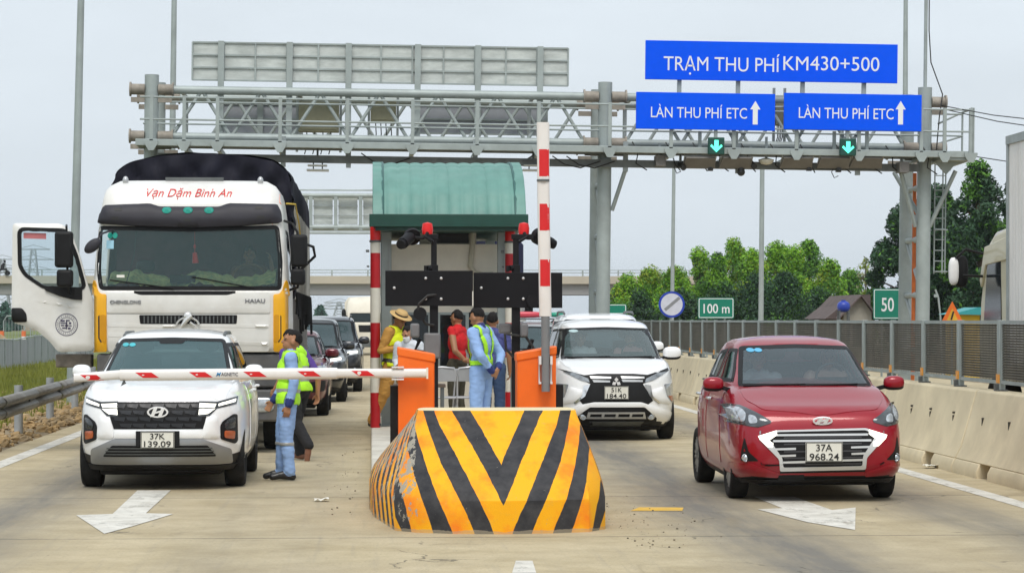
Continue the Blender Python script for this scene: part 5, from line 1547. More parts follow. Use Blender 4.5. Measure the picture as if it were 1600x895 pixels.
# sign boards that face us
M_BLUE = M('sign_blue', (0.0, 0.095, 0.92), .6, var=.03, spec=.12)
M_SIGNW = M('sign_white', (0.80, 0.82, 0.85), .45, var=.02)
M_ALU = M('sign_back', (0.56, 0.60, 0.585), .6, .1, var=.18, scale=1.4, dirt=(.27, .31, .29), dirt_amt=.55, dirt_scale=1.6, stretch=(1, 1, 3))
def blue_sign(name, label, u0, u1, v0, v1, yo, texts, arrow=None, posts=()):
    o, x, z = gthing(name, label, 'sign', (u0 + u1) / 2, (v0 + v1) / 2, yo)
    w_ = rel(u1, v0, yo, x, z)[0] - rel(u0, v0, yo, x, z)[0]; h_ = -(rel(u0, v1, yo, x, z)[1] - rel(u0, v0, yo, x, z)[1])
    m = MB(); m.box(-w_ / 2, w_ / 2, -.02, .04, -h_ / 2, h_ / 2); pn = m.build('panel', M_BLUE, o, bevel=.006)
    m = MB()
    for k in range(4): m.box(-w_ / 2 + .05, w_ / 2 - .05, .04, .08, -h_ / 2 + h_ * (k + .5) / 4 - .02, -h_ / 2 + h_ * (k + .5) / 4 + .02)
    m.build('rear_rail', M_STEEL, o)
    for s_, a, b, va, vb in texts:
        (xa, zt_), (xb, _), (_, zb_) = rel(a, va, yo, x, z), rel(b, va, yo, x, z), rel(a, vb, yo, x, z)
        text('lettering', s_, M_SIGNW, xb - xa, zt_ - zb_, ((xa + xb) / 2, -.024, (zt_ + zb_) / 2), parent=o, bold=0, depth=.004)
    if arrow:
        a, b, va, vb = arrow
        (xa, zt_), (xb, zb_) = rel(a, va, yo, x, z), rel(b, vb, yo, x, z)
        xm = (xa + xb) / 2; hw = (xb - xa) / 2; zh = zt_ - (zt_ - zb_) * .36
        m = MB(); m.prism([(xm, zt_), (xb, zh), (xm + hw * .48, zh), (xm + hw * .48, zb_), (xm - hw * .48, zb_), (xm - hw * .48, zh), (xa, zh)], 'y', -.024, -.019); m.build('arrow', M_SIGNW, o)
    for u in posts:
        px = rel(u, v1, yo, x, z)[0]
        m = MB(); m.box(px - .05, px + .05, .08, .2, -h_ / 2 - 1.2, h_ / 2 - .05); m.build('post', M_GALV, o)
    return o
blue_sign('station_sign', 'large blue station name sign standing highest above the right half of the gantry', 1003, 1397, 66.5, 127.5, -.3,
          [('TRẠM THU PHÍ', 1031, 1212, 87, 110), ('KM', 1218, 1257, 87, 110), ('430+500', 1260, 1368, 87, 110)], None, (1057, 1149, 1250, 1346))
LS = [('LÀN THU PHÍ ETC', 0, 0, 165.5, 184)]
blue_sign('lane_sign', 'blue lane sign with white up arrow, nearer the middle gantry column', 989, 1206, 145.5, 203, -1.05, [('LÀN THU PHÍ ETC', 1012, 1162, 166, 183.5)], (1167, 1183, 158, 195))
blue_sign('lane_sign', 'blue lane sign with white up arrow beside the right end column', 1220, 1435, 147, 204, -1.05, [('LÀN THU PHÍ ETC', 1243, 1391, 167, 184.5)], (1394, 1410, 158, 195))

# sign boards that face away: we see backs and frames
def back_sign(name, label, u0, u1, v0, v1, yo, ncol, posts, vpost, mat=M_ALU, nrow=3):
    o, x, z = gthing(name, label, 'sign', (u0 + u1) / 2, (v0 + v1) / 2, yo)
    w_ = rel(u1, v0, yo, x, z)[0] - rel(u0, v0, yo, x, z)[0]; h_ = -(rel(u0, v1, yo, x, z)[1] - rel(u0, v0, yo, x, z)[1])
    m = MB(); m.box(-w_ / 2, w_ / 2, .0, .03, -h_ / 2, h_ / 2); m.build('panel', mat, o)
    m = MB()
    for k in range(nrow + 1):
        zz = -h_ / 2 + h_ * k / nrow; m.box(-w_ / 2, w_ / 2, -.04, -.002, zz - .02, zz + .02)
    for k in range(ncol + 1):
        xx = -w_ / 2 + w_ * k / ncol; m.box(xx - .02, xx + .02, -.045, -.003, -h_ / 2, h_ / 2)
    m.build('frame', M_GALV, o)
    for u in posts:
        px = rel(u, v1, yo, x, z)[0]; pz = rel(u, vpost, yo, x, z)[1]
        m = MB(); m.box(px - .075, px + .075, -.16, -.05, pz, h_ / 2 + .03); m.build('post', M_GALV, o, bevel=.006)
    return o
back_sign('billboard', 'wide pale sign board seen from behind above the left half of the gantry', 296, 883, 71, 130, .2, 12, (340, 447, 539, 647, 741, 838), 215)
M_GREYB = M('sign_back_grey', (0.33, 0.35, 0.39), .6, .1, var=.1, scale=1, dirt=(.24, .25, .28), dirt_amt=.4)
back_sign('sign_board', 'grey sign back seen through the gantry lattice above the lorry', 343, 463, 163, 209, 2.5, 1, (402,), 213, M_GREYB, 2)
back_sign('sign_board', 'grey sign back seen through the gantry lattice above the booth', 644, 850, 165, 210, 2.5, 1, (742,), 214, M_GREYB, 2)
M_OLIVE = M('olive_cabinet', (0.30, 0.29, 0.19), .6, .1, var=.1, dirt=(.2, .2, .15), dirt_amt=.4)
for lab, u0, u1, v0, v1 in (('olive equipment cabinet inside the gantry above the lorry', 462, 525, 160, 207), ('smaller olive equipment cabinet inside the gantry at its middle', 574, 614, 158, 192), ('slim grey equipment cabinet between the two blue lane signs', 1207, 1219, 150, 196)):
    o, x, z = gthing('equipment_cabinet', lab, 'cabinet', (u0 + u1) / 2, (v0 + v1) / 2, 1.0)
    a, b = rel(u0, v0, 1.0, x, z); c_, d_ = rel(u1, v1, 1.0, x, z)
    m = MB(); m.box(a, c_, -.2, .25, d_, b); m.build('box', M_OLIVE, o, bevel=.015)
    m = MB(); m.box(a + .05, c_ - .05, -.215, -.2, d_ + .05, b - .22); m.build('door', M_OLIVE, o, bevel=.005)
    m = MB()
    for s in (a - .04, c_ + .04): m.box(s - .03, s + .03, .0, .1, d_ - .5, b + .2)
    m.build('bracket', M_STEEL, o)
    for k in range(4):
        xx = a + (c_ - a) * (k + 1) / 5
        m = MB(); m.tube([(xx, 0, d_), (xx + .02, 0, d_ - .3), (xx - .05, .1, d_ - .55)], .014, 5); m.build('cable', M_INK, o)

# lane signals, tag readers, cameras
M_GREENLED = M('green_led', (0.10, 0.95, 0.62), .4, emit=1.1, var=0)
M_LEDBOX = M('signal_face', (0.004, 0.06, 0.045), .4, var=.1)
for u, v, lab in ((1115, 228, 'lit green down arrow lane signal below the sign nearer the middle column'), (1321, 230, 'lit green down arrow lane signal below the sign by the right column')):
    o, x, z = gthing('lane_signal', lab, 'signal', u, v, -1.1)
    m = MB(); m.box(-.2, .2, .0, .14, -.21, .21); m.build('housing', M_LEDBOX, o, bevel=.02)
    m = MB(); m.prism([(-.05, .14), (.05, .14), (.05, -.03), (.12, .035), (.15, -.01), (0, -.155), (-.15, -.01), (-.12, .035), (-.05, -.03)], 'y', -.008, .0); m.build('arrow', M_GREENLED, o)
    m = MB(); m.box(-.04, .04, .1, .2, -.1, .55); m.build('bracket', M_STEEL, o)
M_READ = M('reader_grey', (0.17, 0.16, 0.15), .55, .1, var=.12)
for u, lab in ((1089, 'first tag reader from the middle column'), (1146, 'second tag reader from the middle column'), (1241, 'tag reader just right of the white dome lamp'), (1299, 'tag reader just left of the right green signal'), (1350, 'tag reader nearest the right column')):
    o, x, z = gthing('tag_reader', 'flat grey tilted panel under the gantry, ' + lab, 'reader', u, 253, -.7, 'tag readers under the gantry')
    m = MB(); m.x = Euler((radians(-32), 0, 0)).to_matrix().to_4x4()
    m.prism([(-.36, -.22), (.36, -.22), (.41, .22), (-.41, .22)], 'z', -.05, .0)
    m.x = None; m.build('panel', M_READ, o, bevel=.01)
    m = MB(); m.x = Euler((radians(-32), 0, 0)).to_matrix().to_4x4(); m.box(-.40, .40, -.20, .2, .012, .035); m.x = None; m.build('cover', M('reader_cover', (.42, .42, .40), .5, var=.08), o)
    m = MB(); m.box(-.04, .04, -.04, .04, .05, .75); m.box(-.2, .2, -.06, .06, .05, .16); m.build('arm', M_GALV, o)
M_CAMB = M('camera_black', (.02, .02, .02), .4, var=.1)
for u, v, lab, kind in ((1060, 259, 'small black bullet camera with a looped cable left of the readers', 'b'), (1154, 269, 'black dome camera hanging below the second reader', 'd'), (1170, 257, 'slim dark camera beside the second reader', 'b'), (1027, 252, 'grey box camera near the middle gantry column', 'x'), (1106, 264, 'stub camera under the first reader', 's'), (1260, 264, 'stub camera under the third reader', 's'), (1406, 262, 'dark box camera beside the right gantry columns', 'x'), (1306, 266, 'stub camera with a looped cable under the fourth reader', 's')):
    o, x, z = gthing('camera', lab, 'camera', u, v, -.5)
    m = MB()
    if kind == 'b': m.cyl((0, .2, .06), (.04, -.2, -.06), .075, n=14); m.cyl((.04, -.2, -.06), (.042, -.23, -.065), .05, n=12)
    if kind == 'd': m.cyl((0, 0, .02), (0, 0, .2), .085, n=16); m.ball((0, 0, 0), .10, 16, 10)
    if kind == 'x': m.box(-.12, .12, -.25, .25, -.13, .13); m.cyl((0, -.26, 0), (0, -.24, 0), .07, n=14)
    if kind == 's': m.box(-.06, .06, -.08, .08, -.05, .12); m.cyl((0, -.1, 0), (0, -.07, 0), .04, n=10)
    m.build('housing', M_CAMB if kind != 'x' else M_READ, o, smooth=40)
    m = MB(); m.box(-.03, .03, .1, .16, .05, .45); m.build('arm', M_STEEL, o)
    if kind in 'bs' and u in (1060, 1306):
        m = MB(); m.tube([(-.1, 0, .1), (-.17, 0, -.05), (-.1, 0, -.19), (0, 0, -.14)], .012, 5); m.build('cable', M_INK, o)
o, x, z = gthing('dome_lamp', 'white dome device under the gantry above the light pole', 'lamp', 1193, 252, -.6)
m = MB(); m.lathe([(.001, -.09), (.12, -.07), (.19, 0), (.19, .04), (.05, .08)], axis='z', n=24); m.build('dome', M('dome_cream', (.62, .6, .52), .5), o, smooth=50)
m = MB(); m.box(-.03, .03, -.03, .03, .06, .6); m.build('arm', M_STEEL, o)
for u, lab in ((492, 'small pale twin lamp hanging under the gantry beside the lorry tarpaulin'), (829, 'small pale twin lamp hanging under the gantry beside the booth roof')):
    o, x, z = gthing('hanging_lamp', lab, 'lamp', u, 264, -.3)
    m = MB(); m.box(-.27, .27, -.1, .1, .17, .21); m.bar((0, 0, .2), (0, 0, .5), .05, .05); m.bar((-.2, 0, .2), (0, 0, .33), .04, .04); m.build('bracket', M_DSTEEL, o)
    m = MB(); m.box(-.24, .24, -.12, .12, .06, .1); m.box(-.26, .28, -.14, .14, -.06, -.01); m.build('lamp_panel', M('lamp_pale', (.6, .6, .56), .5), o, bevel=.01)
    m = MB(); m.cyl((-.1, 0, -.05), (-.1, 0, .18), .015, n=6); m.cyl((.12, 0, -.05), (.12, 0, .18), .015, n=6); m.build('rod', M_INK, o)

# the farther gantry down the road
fg = thing('toll_gantry', 'farther lattice gantry seen small between the lorry and the booth roof', 'gantry', (0, 130, 0))
fx0, fx1 = -8.3, 6.9
for x in (fx0, fx1):
    for yy in (0, 2): m = MB(); m.cyl((x, yy, -1), (x, yy, 8.4), .22, n=14); m.build('column', M_GALV, fg)
for z in (8.05, 6.45):
    for yy in (0, 2): m = MB(); m.cyl((fx0, yy, z), (fx1, yy, z), .12, n=10); m.build('chord', M_GALV, fg)
m = MB(); m.cyl((fx0, -.6, 8.3), (fx1, -.6, 8.3), .04, n=6); m.cyl((fx0, -.6, 6.15), (fx1, -.6, 6.15), .07, n=6); m.build('handrail', M_GALV, fg)
xx = fx0 + .2
while xx < fx1 - 1:
    m = MB(); m.box(xx - .09, xx + .09, -.1, 0, 6.3, 8.05); m.build('upright', M_GALV, fg)
    m = MB(); m.box(xx + .13, xx + 1.1, .3, .34, 6.6, 7.95); m.build('board', M_ALU, fg)
    m = MB(); m.box(xx + .1, xx + 1.13, .2, .24, 7.02, 7.06); m.box(xx + .1, xx + 1.13, .2, .24, 7.5, 7.54); m.build('board_rail', M_STEEL, fg)
    xx += 1.26
# ---------------------------------------------------------------- booth with its canopy
M_CREAM = M('booth_cream', (0.76, 0.72, 0.62), .6, var=.05, dirt=(.45, .41, .33), dirt_amt=.3)
M_GROOF = M('green_roof', (0.12, 0.27, 0.235), .55, .0, var=.12, scale=2.5, dirt=(.20, .34, .30), dirt_amt=.5, dirt_scale=1.2)
M_GFASC = M('green_fascia', (0.004, 0.05, 0.035), .45, var=.15)
BX = 1.16
b = thing('toll_booth', 'cream toll booth under an arched green canopy roof on the island', 'booth', (BX, 39.0, IZ))
# canopy: arched sheet whose curve is seen from its low front edge
yf, yr = -1.0, 4.2
prof = [(yf, 3.06), (yf + .12, 3.30), (yf + .35, 3.55), (yf + .75, 3.78), (yf + 1.3, 3.95), (yf + 2.0, 4.04), (yf + 2.6, 4.06), (yf + 3.4, 4.03), (yf + 4.2, 3.88), (yf + 4.8, 3.6), (yr, 3.1)]
d = np.r_[0, np.cumsum(np.hypot(*np.diff(np.array(prof), axis=0).T))]
K = 90
t = np.linspace(0, d[-1], K)
py = pchip(d, [q[0] for q in prof], t); pz = pchip(d, [q[1] for q in prof], t)
nx = 140; hw = 1.14
vs = []
for j in range(K):
    step_ = .02 * ((t[j] / .42) % 1)          # each tile course overlaps the next
    for i in range(nx + 1):
        x = -hw + 2 * hw * i / nx
        rib = .022 * abs(math.sin(pi * (x + hw) / .19)) ** .7
        if abs(x) > hw - .16: rib = .03
        n_ = Vector((0, -(pz[min(j + 1, K - 1)] - pz[max(j - 1, 0)]), (py[min(j + 1, K - 1)] - py[max(j - 1, 0)]))).normalized()
        vs.append((x, py[j] + n_.y * (rib - step_), pz[j] + n_.z * (rib - step_)))
fs = [(j * (nx + 1) + i, j * (nx + 1) + i + 1, (j + 1) * (nx + 1) + i + 1, (j + 1) * (nx + 1) + i) for j in range(K - 1) for i in range(nx)]
rf = link_mesh('roof', vs, fs, M_GROOF, None, b, 40)
so = rf.modifiers.new('s', 'SOLIDIFY'); so.thickness = .03; so.offset = -1
for s in (-1, 1):
    m = MB(); m.tube([(s * (hw - .15), py[j], pz[j] + .012) for j in range(0, K, 3)], .02, 6); m.build('roof_seam', M('seam_green', (.03, .11, .10), .5), rf)
m = MB()
m.box(-1.19, 1.17, yf - .04, yf + .02, 2.98, 3.17); m.build('fascia', M_GFASC, b, bevel=.008)
for s in (-1, 1):
    m = MB(); m.prism([(yf, 2.98), (yr, 2.98), (yr, 3.12)] + [(py[j], pz[j] - .03) for j in range(K - 1, -1, -3)], 'x', s * 1.13, s * 1.10); m.build('gable', M_GFASC, b)
m = MB(); m.box(-1.1, 1.1, yf + .05, yr - .1, 2.93, 2.98); m.build('ceiling', M_GFASC, b)
for x, lab in ((-.93, 1), (.83, 1)):
    for y in (-.1, 3.9):
        m = MB(); m.box(x - .075, x + .075, y - .07, y + .07, 0, 2.95); m.box(x - .14, x + .14, y - .14, y + .14, 0, .02); m.build('post', M_GALV, b, bevel=.01)
        m = MB(); m.box(x + .02, x + .06, y - .085, y - .075, 1.9, 2.8); m.build('downpipe', M_STEEL, b)
# cabin
x0, x1, y0, y1 = -.86, .78, .15, 3.5
m = MB(); m.box(x0, x1, y0, y0 + .06, 1.72, 2.72); m.box(x0, x1, y1 - .06, y1, 0, 2.72)
m.box(x0, x1, y0 + .06, y0 + .10, .0, .85)
m.box(x0, x0 + .05, y0 + .1, y1 - .06, 0, .9); m.box(x1 - .05, x1, y0 + .1, y1 - .06, 0, .9); m.box(x0, x0 + .05, y0 + .1, y1 - .06, 2.1, 2.72); m.box(x1 - .05, x1, y0 + .1, y1 - .06, 2.1, 2.72)
m.build('wall', M_CREAM, b)
m = MB(); m.box(x0 - .02, x1 + .02, y0 - .02, y1 + .02, 2.72, 2.76); m.build('cabin_roof', M_CREAM, b)
for xa, xb in ((x0 + .04, x0 + .62), (x0 + .70, x1 - .45), (x1 - .38, x1 - .03)):
    fr = MB(); fr.box(xa, xb, y0 + .0, y0 + .05, .85, .90); fr.box(xa, xb, y0, y0 + .05, 1.68, 1.72); fr.box(xa, xa + .05, y0, y0 + .05, .9, 1.68); fr.box(xb - .05, xb, y0, y0 + .05, .9, 1.68)
    w_ = fr.build('window', M_GALV, b)
    m = MB(); m.box(xa + .05, xb - .05, y0 + .02, y0 + .03, .9, 1.68); m.build('pane', glass_mat('booth_glass', (.30, .36, .38), 1.5, .12, (.1, .12, .13)), w_)
m = MB(); m.box(x0 + .06, x1 - .06, y0 + .5, y0 + 1.0, .72, .78); m.box(x0 + .3, x0 + .7, y0 + .6, y0 + .75, .78, 1.1); m.build('desk', M_DARKIN, b)
m = MB(); m.box(x0 + .05, x1 - .05, y1 - .4, y1 - .1, .0, 2.0); m.build('cupboard', M_DARKIN, b)
# air conditioner on the cabin roof with its pale hose
ac = MB(); ac.box(-.42, .45, .25, .6, 2.76, 3.0); aco = ac.build('air_conditioner', M('ac_beige', (.40, .38, .31), .6, var=.1), b, bevel=.015)
m = MB(); m.box(-.16, .33, .24, .249, 2.78, 2.985); m.build('fan_grille', M_INK, aco)
m = MB(); m.tube([(.40, .12, 2.95), (.37, .1, 2.6), (.35, .1, 2.42), (.42, .09, 2.32), (.55, .09, 2.29), (.68, .09, 2.30), (.72, .1, 2.22)], .042, 10); m.build('hose', M('hose_beige', (.50, .47, .37), .7), b, smooth=60)

# red and white bollard tubes
M_BWHITE = M('bollard_white', (.68, .66, .58), .5, var=.06, dirt=(.45, .42, .35), dirt_amt=.4)
M_BRED = M('bollard_red', (.42, .006, .012), .45, var=.08)
def bollard(x, y, h, label, r_=.075):
    o = thing('bollard', label, 'bollard', (x, y, IZ), 0, 'tall red and white poles beside the booth')
    z = 0; k = 0
    while z < h - .3:
        z2 = min(z + .52, h - .3)
        m = MB(); m.cyl((0, 0, z), (0, 0, z2), r_, n=20); m.build('band', M_BRED if k % 2 == 0 else M_BWHITE, o)
        z = z2; k += 1
    m = MB(); m.lathe([(r_ * 1.04, h - .3), (r_ * 1.04, h - .06), (r_ * .8, h - .01), (.001, h)], axis='z', n=20); m.build('cap', M_RED, o, smooth=50)
    m = MB(); m.cyl((0, 0, h - .32), (0, 0, h - .29), r_ * 1.2, n=20); m.cyl((-r_ * 1.2, -.02, h - .45), (-r_ * 1.9, -.02, h - .45), .02, n=8); m.cyl((-r_ * 1.2, -.02, h - .68), (-r_ * 1.7, -.02, h - .68), .015, n=8); m.build('clamp', M_DSTEEL, o)
    return o
p = xat(586.5, 38.2); bollard(p.x, p.y, 3.08, 'tall red and white banded pole standing left of the booth')
p = xat(797, 38.6); bollard(p.x, p.y, 3.08, 'tall red and white banded pole standing right of the booth')

# ---------------------------------------------------------------- boom barriers
def boom_cabinet(u0, u1, vt, D, label, flip):
    a, c_ = xat(u0, D), xat(u1, D)
    wd = c_.x - a.x
    o = thing('boom_barrier', label, 'barrier', ((a.x + c_.x) / 2, (a.y + c_.y) / 2, IZ))
    h = HC - (vt - HZ) * D / F - IZ
    hw = wd / 2
    s = -1 if flip else 1
    # sloping lid: high at one side
    m = MB(); m.prism([(-hw, 0), (hw, 0), (hw, h - (.10 if not flip else 0)), (hw - .0, h - (.06 if not flip else 0)), (-hw, h - (0 if not flip else .06)), (-hw, h - (0 if not flip else .1))], 'y', 0, .36)
    m.build('cabinet', M_ORANGE, o, bevel=.018, seg=3)
    m = MB()
    hl, hr = (h + .01, h - .06) if not flip else (h - .05, h + .02)
    m.prism([(-hw - .008, hl - .09), (hw + .008, hr - .09), (hw + .008, hr), (-hw - .008, hl)], 'y', -.012, .372); m.build('lid', M_ORANGE, o, bevel=.016, seg=3)
    m = MB(); m.box(-hw - .0, hw, .02, .34, -.002, .05); m.build('plinth', M_DSTEEL, o)
    m = MB(); m.box(-s * hw - (.075 if s > 0 else 0), -s * hw + (.075 if s < 0 else 0), .05, .3, 0, h * .72); m.build('guard_strip', M_BLACK, o)
    return o, hw, h
def striped_arm(parent, p0, direction, length, r_, bands, mat_w, ellip=1.0, slant=0.0, y=-.1):
    """flat-oval tube with red films laid on it"""
    pass
D1 = 25.0
bl, hwl, hl = boom_cabinet(622, 679, 543, D1, 'orange boom barrier cabinet with its striped arm lowered across the left lane', False)
bl.location.z = IZ
za = HC - (582 - HZ) * D1 / F - IZ           # arm height above the island
sc = F / D1
def ax_(u): return xat(u, D1 - .1).x - bl.location.x
m = MB()
def oval_tube(m, x0, x1, z0, z1, ry, rz0, rz1, y, n=20):
    vs = []
    for x, z, rz in ((x0, z0, rz0), (x1, z1, rz1)):
        for k in range(n):
            a = 2 * pi * k / n
            vs.append((x, y + ry * math.copysign(abs(cos(a)) ** .8, cos(a)), z + rz * math.copysign(abs(sin(a)) ** .8, sin(a))))
    fs = [(k, (k + 1) % n, n + (k + 1) % n, n + k) for k in range(n)] + [tuple(range(n - 1, -1, -1)), tuple(range(n, 2 * n))]
    m.add(vs, fs)
M_ARM = M('arm_white', (0.78, 0.76, 0.74), .4, var=.03, dirt=(.55, .5, .42), dirt_amt=.3, dirt_scale=3)
M_ARMRED = M('arm_red_film', (0.66, 0.012, 0.015), .35, var=.05)
zt0 = za + (582 - 589) / sc * -1 * -1
zL = HC - (589 - HZ) * D1 / F - IZ; zM = HC - (585 - HZ) * D1 / F - IZ; zR = HC - (582.5 - HZ) * D1 / F - IZ
m.mi = 0
oval_tube(m, ax_(119), ax_(191), zL, zM + .005, .035, 6.6 / sc, 7.4 / sc, -.1)
oval_tube(m, ax_(190), ax_(527), zM, zR, .042, 8.8 / sc, 8.8 / sc, -.1)
oval_tube(m, ax_(526), ax_(668), zR, zR, .036, 7.2 / sc, 7.2 / sc, -.1)
arm = m.build('arm', M_ARM, bl, smooth=60)
ab = bvh_of(arm)
for u in (129, 214, 297, 381, 465, 549):
    zc = float(np.interp(u, [119, 190, 527, 668], [zL, zM, zR, zR])); hh = 4.0 / sc
    zc = zc - .0
    o = [(ax_(u), zc + hh), (ax_(u + 25), zc + hh), (ax_(u + 37), zc - hh), (ax_(u + 12), zc - hh)]
    patch('red_film', o, 'F', ab, M_ARMRED, .0025, .0, .03, arm)
zc = float(np.interp(360, [190, 527], [zM, zR]))
M_AB = M('arm_lettering_blue', (.02, .25, .55), .5)
text('lettering', 'AGNETIC', M('arm_lettering', (.05, .05, .07), .5), 26 / sc, 5.5 / sc, (ax_(360), -.1455, zc + .002), parent=arm, depth=.001, bold=.01)
text('lettering', 'M', M_AB, 8 / sc, 6 / sc, (ax_(343), -.1455, zc + .002), parent=arm, depth=.001, shear=.4, bold=.02)
m = MB(); m.box(ax_(612), ax_(631), -.15, -.04, zR + 8.2 / sc, zR + 10.4 / sc); m.box(ax_(612), ax_(631), -.15, -.04, zR - 10.4 / sc, zR - 8.2 / sc); m.box(ax_(618), ax_(626), -.06, .02, zR - .04, zR + .04); m.build('clamp', M('clamp_white', (.7, .7, .7), .4), bl)
m = MB(); m.box(ax_(666), ax_(669), -.14, -.06, zR - 8.5 / sc, zR + 8.5 / sc); m.build('end_cap', M_CREAM, arm)
p_ = MB(); p_.tube([(ax_(197), -.12, zM - .05), (ax_(193), -.12, zM - .1), (ax_(199), -.12, zM - .07)], .012, 6); p_.build('tip_bracket', M_DSTEEL, arm)

D2 = 25.6
br, hwr, hr_ = boom_cabinet(808, 869, 543, D2, 'orange boom barrier cabinet with its striped arm raised upright', True)
def bx_(u): return xat(u, D2 - .1).x - br.location.x
def bz_(v): return HC - (v - HZ) * D2 / F - IZ
ua = MB()
def oval_up(m, u0, v0, u1, v1, rx0, rx1, ry, y, n=20):
    vs = []
    for u, v, rx in ((u0, v0, rx0), (u1, v1, rx1)):
        for k in range(n):
            a = 2 * pi * k / n
            vs.append((bx_(u) + rx * math.copysign(abs(cos(a)) ** .8, cos(a)), y + ry * math.copysign(abs(sin(a)) ** .8, sin(a)), bz_(v)))
    m.add(vs, [(k, (k + 1) % n, n + (k + 1) % n, n + k) for k in range(n)] + [tuple(range(n - 1, -1, -1)), tuple(range(n, 2 * n))])
s2 = F / D2
oval_up(ua, 852, 494, 848.6, 284, 9.6 / s2, 9.6 / s2, .045, -.12)
oval_up(ua, 849, 285.5, 848.2, 193, 9.6 / s2, 10 / s2, .042, -.12)
arm2 = ua.build('arm', M_ARM, br, smooth=60)
ab2 = bvh_of(arm2)
for v0, v1, du in ((235, 277, 0), (319.5, 361, 1), (406, 447.5, 2)):
    u = 849.5 + du * .8
    patch('red_film', [(bx_(u - 7.6), bz_(v0)), (bx_(u + 7.6), bz_(v0)), (bx_(u + 7.8), bz_(v1)), (bx_(u - 7.4), bz_(v1))], 'F', ab2, M_ARMRED, .0025, 0, .03, arm2)
m = MB(); m.cyl((bx_(848.5), -.12, bz_(285)), (bx_(848.5), -.12, bz_(281.5)), 10 / s2, n=20); m.build('joint_band', M_DSTEEL, arm2)
m = MB(); oval_up(m, 852.5, 611, 852, 493, 6.6 / s2, 6.6 / s2, .045, -.12); m.build('counterweight_tail', M('tail_grey', (.20, .21, .22), .45, .2, var=.06), br, smooth=60)
m = MB()
for v0, v1 in ((556, 569), (596, 599)):
    for a_ in (-1, 1): m.box(bx_(852.3 + a_ * 10.5), bx_(852.3 + a_ * 7), -.16, -.01, bz_(v1), bz_(v0))
m.box(bx_(842), bx_(844.5), -.06, -.01, bz_(600), bz_(556)); m.box(bx_(860.5), bx_(863), -.06, -.01, bz_(600), bz_(556))
m.build('clamp', MATS['clamp_white'], br)

# ---------------------------------------------------------------- black posts with cameras and plate boards
M_BPOST = M('post_black', (.010, .010, .012), .6, var=.2, spec=.2)
M_BOLT = M('bolt_zinc', (.6, .6, .6), .4, .6)
def black_post(u, D, vtop, label, board, side):
    p = xat(u, D)
    o = thing('camera_post', label, 'post', (p.x, p.y, IZ))
    s_ = F / D
    X = lambda uu: (uu - u) / s_
    Z = lambda v: HC - (v - HZ) / s_ - IZ
    m = MB(); m.box(X(u - 6.5), X(u + 6.5), -.045, .045, 0, Z(414)); m.box(-.12, .12, -.12, .12, 0, .015); m.build('lower_tube', M_BPOST, o, bevel=.006)
    m = MB(); m.box(X(u - 4.5), X(u + 4.5), -.03, .03, Z(416), Z(vtop)); m.box(X(u - 11 if side < 0 else u - 7), X(u + 7 if side < 0 else u + 30), -.04, .04, Z(374), Z(366)); m.build('upper_tube', M_BPOST, o, bevel=.005)
    m = MB(); m.cyl((X(u - 10), -.05, Z(419)), (X(u - 5), -.03, Z(419)), .03, n=10); m.cyl((X(u - 13), -.05, Z(415)), (X(u - 13), -.05, Z(425)), .02, n=8); m.build('knob', M_BPOST, o)
    lm = MB(); lx = X(u - 10 if side < 0 else u + 13)
    lm.lathe([(.055, Z(366)), (.06, Z(357)), (.05, Z(349)), (.001, Z(347))], (lx, 0.05, 0), 'z', 16); lm.build('red_lamp', M_RED, o, smooth=50)
    # twin spot camera on an arm
    cx_, cz_ = (X(u - 36), Z(371)) if side < 0 else (X(u + 24 + 12), Z(371))
    h = MB()
    d_ = Vector((-.09 if side < 0 else .12, -.2, -.07)) if side < 0 else Vector((.14, .1, -.06))
    h.cyl((cx_ + .02, .0, cz_), (cx_ - d_.x * .1, .05, cz_ + .02), .088, n=22)
    h.cyl((cx_ + d_.x * .1, -.02, cz_ - .0), (cx_ + d_.x * 1.0, d_.y, cz_ + d_.z), .06, n=18)
    h.cyl((cx_ + d_.x * 1.0, d_.y, cz_ + d_.z), (cx_ + d_.x * 1.25, d_.y * 1.2, cz_ + d_.z * 1.2), .05, n=18)
    h.build('lamp_head', M_BPOST, o, smooth=40)
    a = MB(); a.tube([(cx_ + .02, 0, cz_), ((cx_ + X(u)) / 2, -.02, Z(372)), (X(u - 8 if side < 0 else u + 8), 0, Z(369))], .02, 8); a.tube([(lx, 0, Z(364)), (lx + side * .03, -.04, Z(370)), (lx - side * .06, -.05, Z(378))], .02, 6); a.build('arm', M_BPOST, o)
    # board
    u0, u1, v0, v1 = board
    bd = MB(); bd.box(X(u0), X(u1), -.075, -.05, Z(v1), Z(v0)); bo = bd.build('board', M('board_black', (.008, .008, .010), .6, var=.2, spec=.2), o, bevel=.004)
    for uu, v in ((u - 13, 435), (u + 11, 435), (u - 13, 467), (u + 11, 467), ((u0 + 14) if side < 0 else (u0 + 12), 450)):
        k = MB(); k.ball((X(uu), -.078, Z(v)), (.016, .01, .016), 10, 6); k.build('bolt', M_BOLT, bo)
    return o, X, Z
pl, X1, Z1 = black_post(678, 27.0, 366, 'black post with a spot camera, left of the seated clerk', (602, 738.5, 423, 478), -1)
pr, X2, Z2 = black_post(806, 27.4, 366, 'black post with a spot camera beside the raised boom', (739.5, 878, 426, 481), 1)
m = MB(); m.box(X1(737.5), X1(739), -.078, -.052, Z1(478), Z1(455)); m.build('white_edge', M_PLATEW, pl)
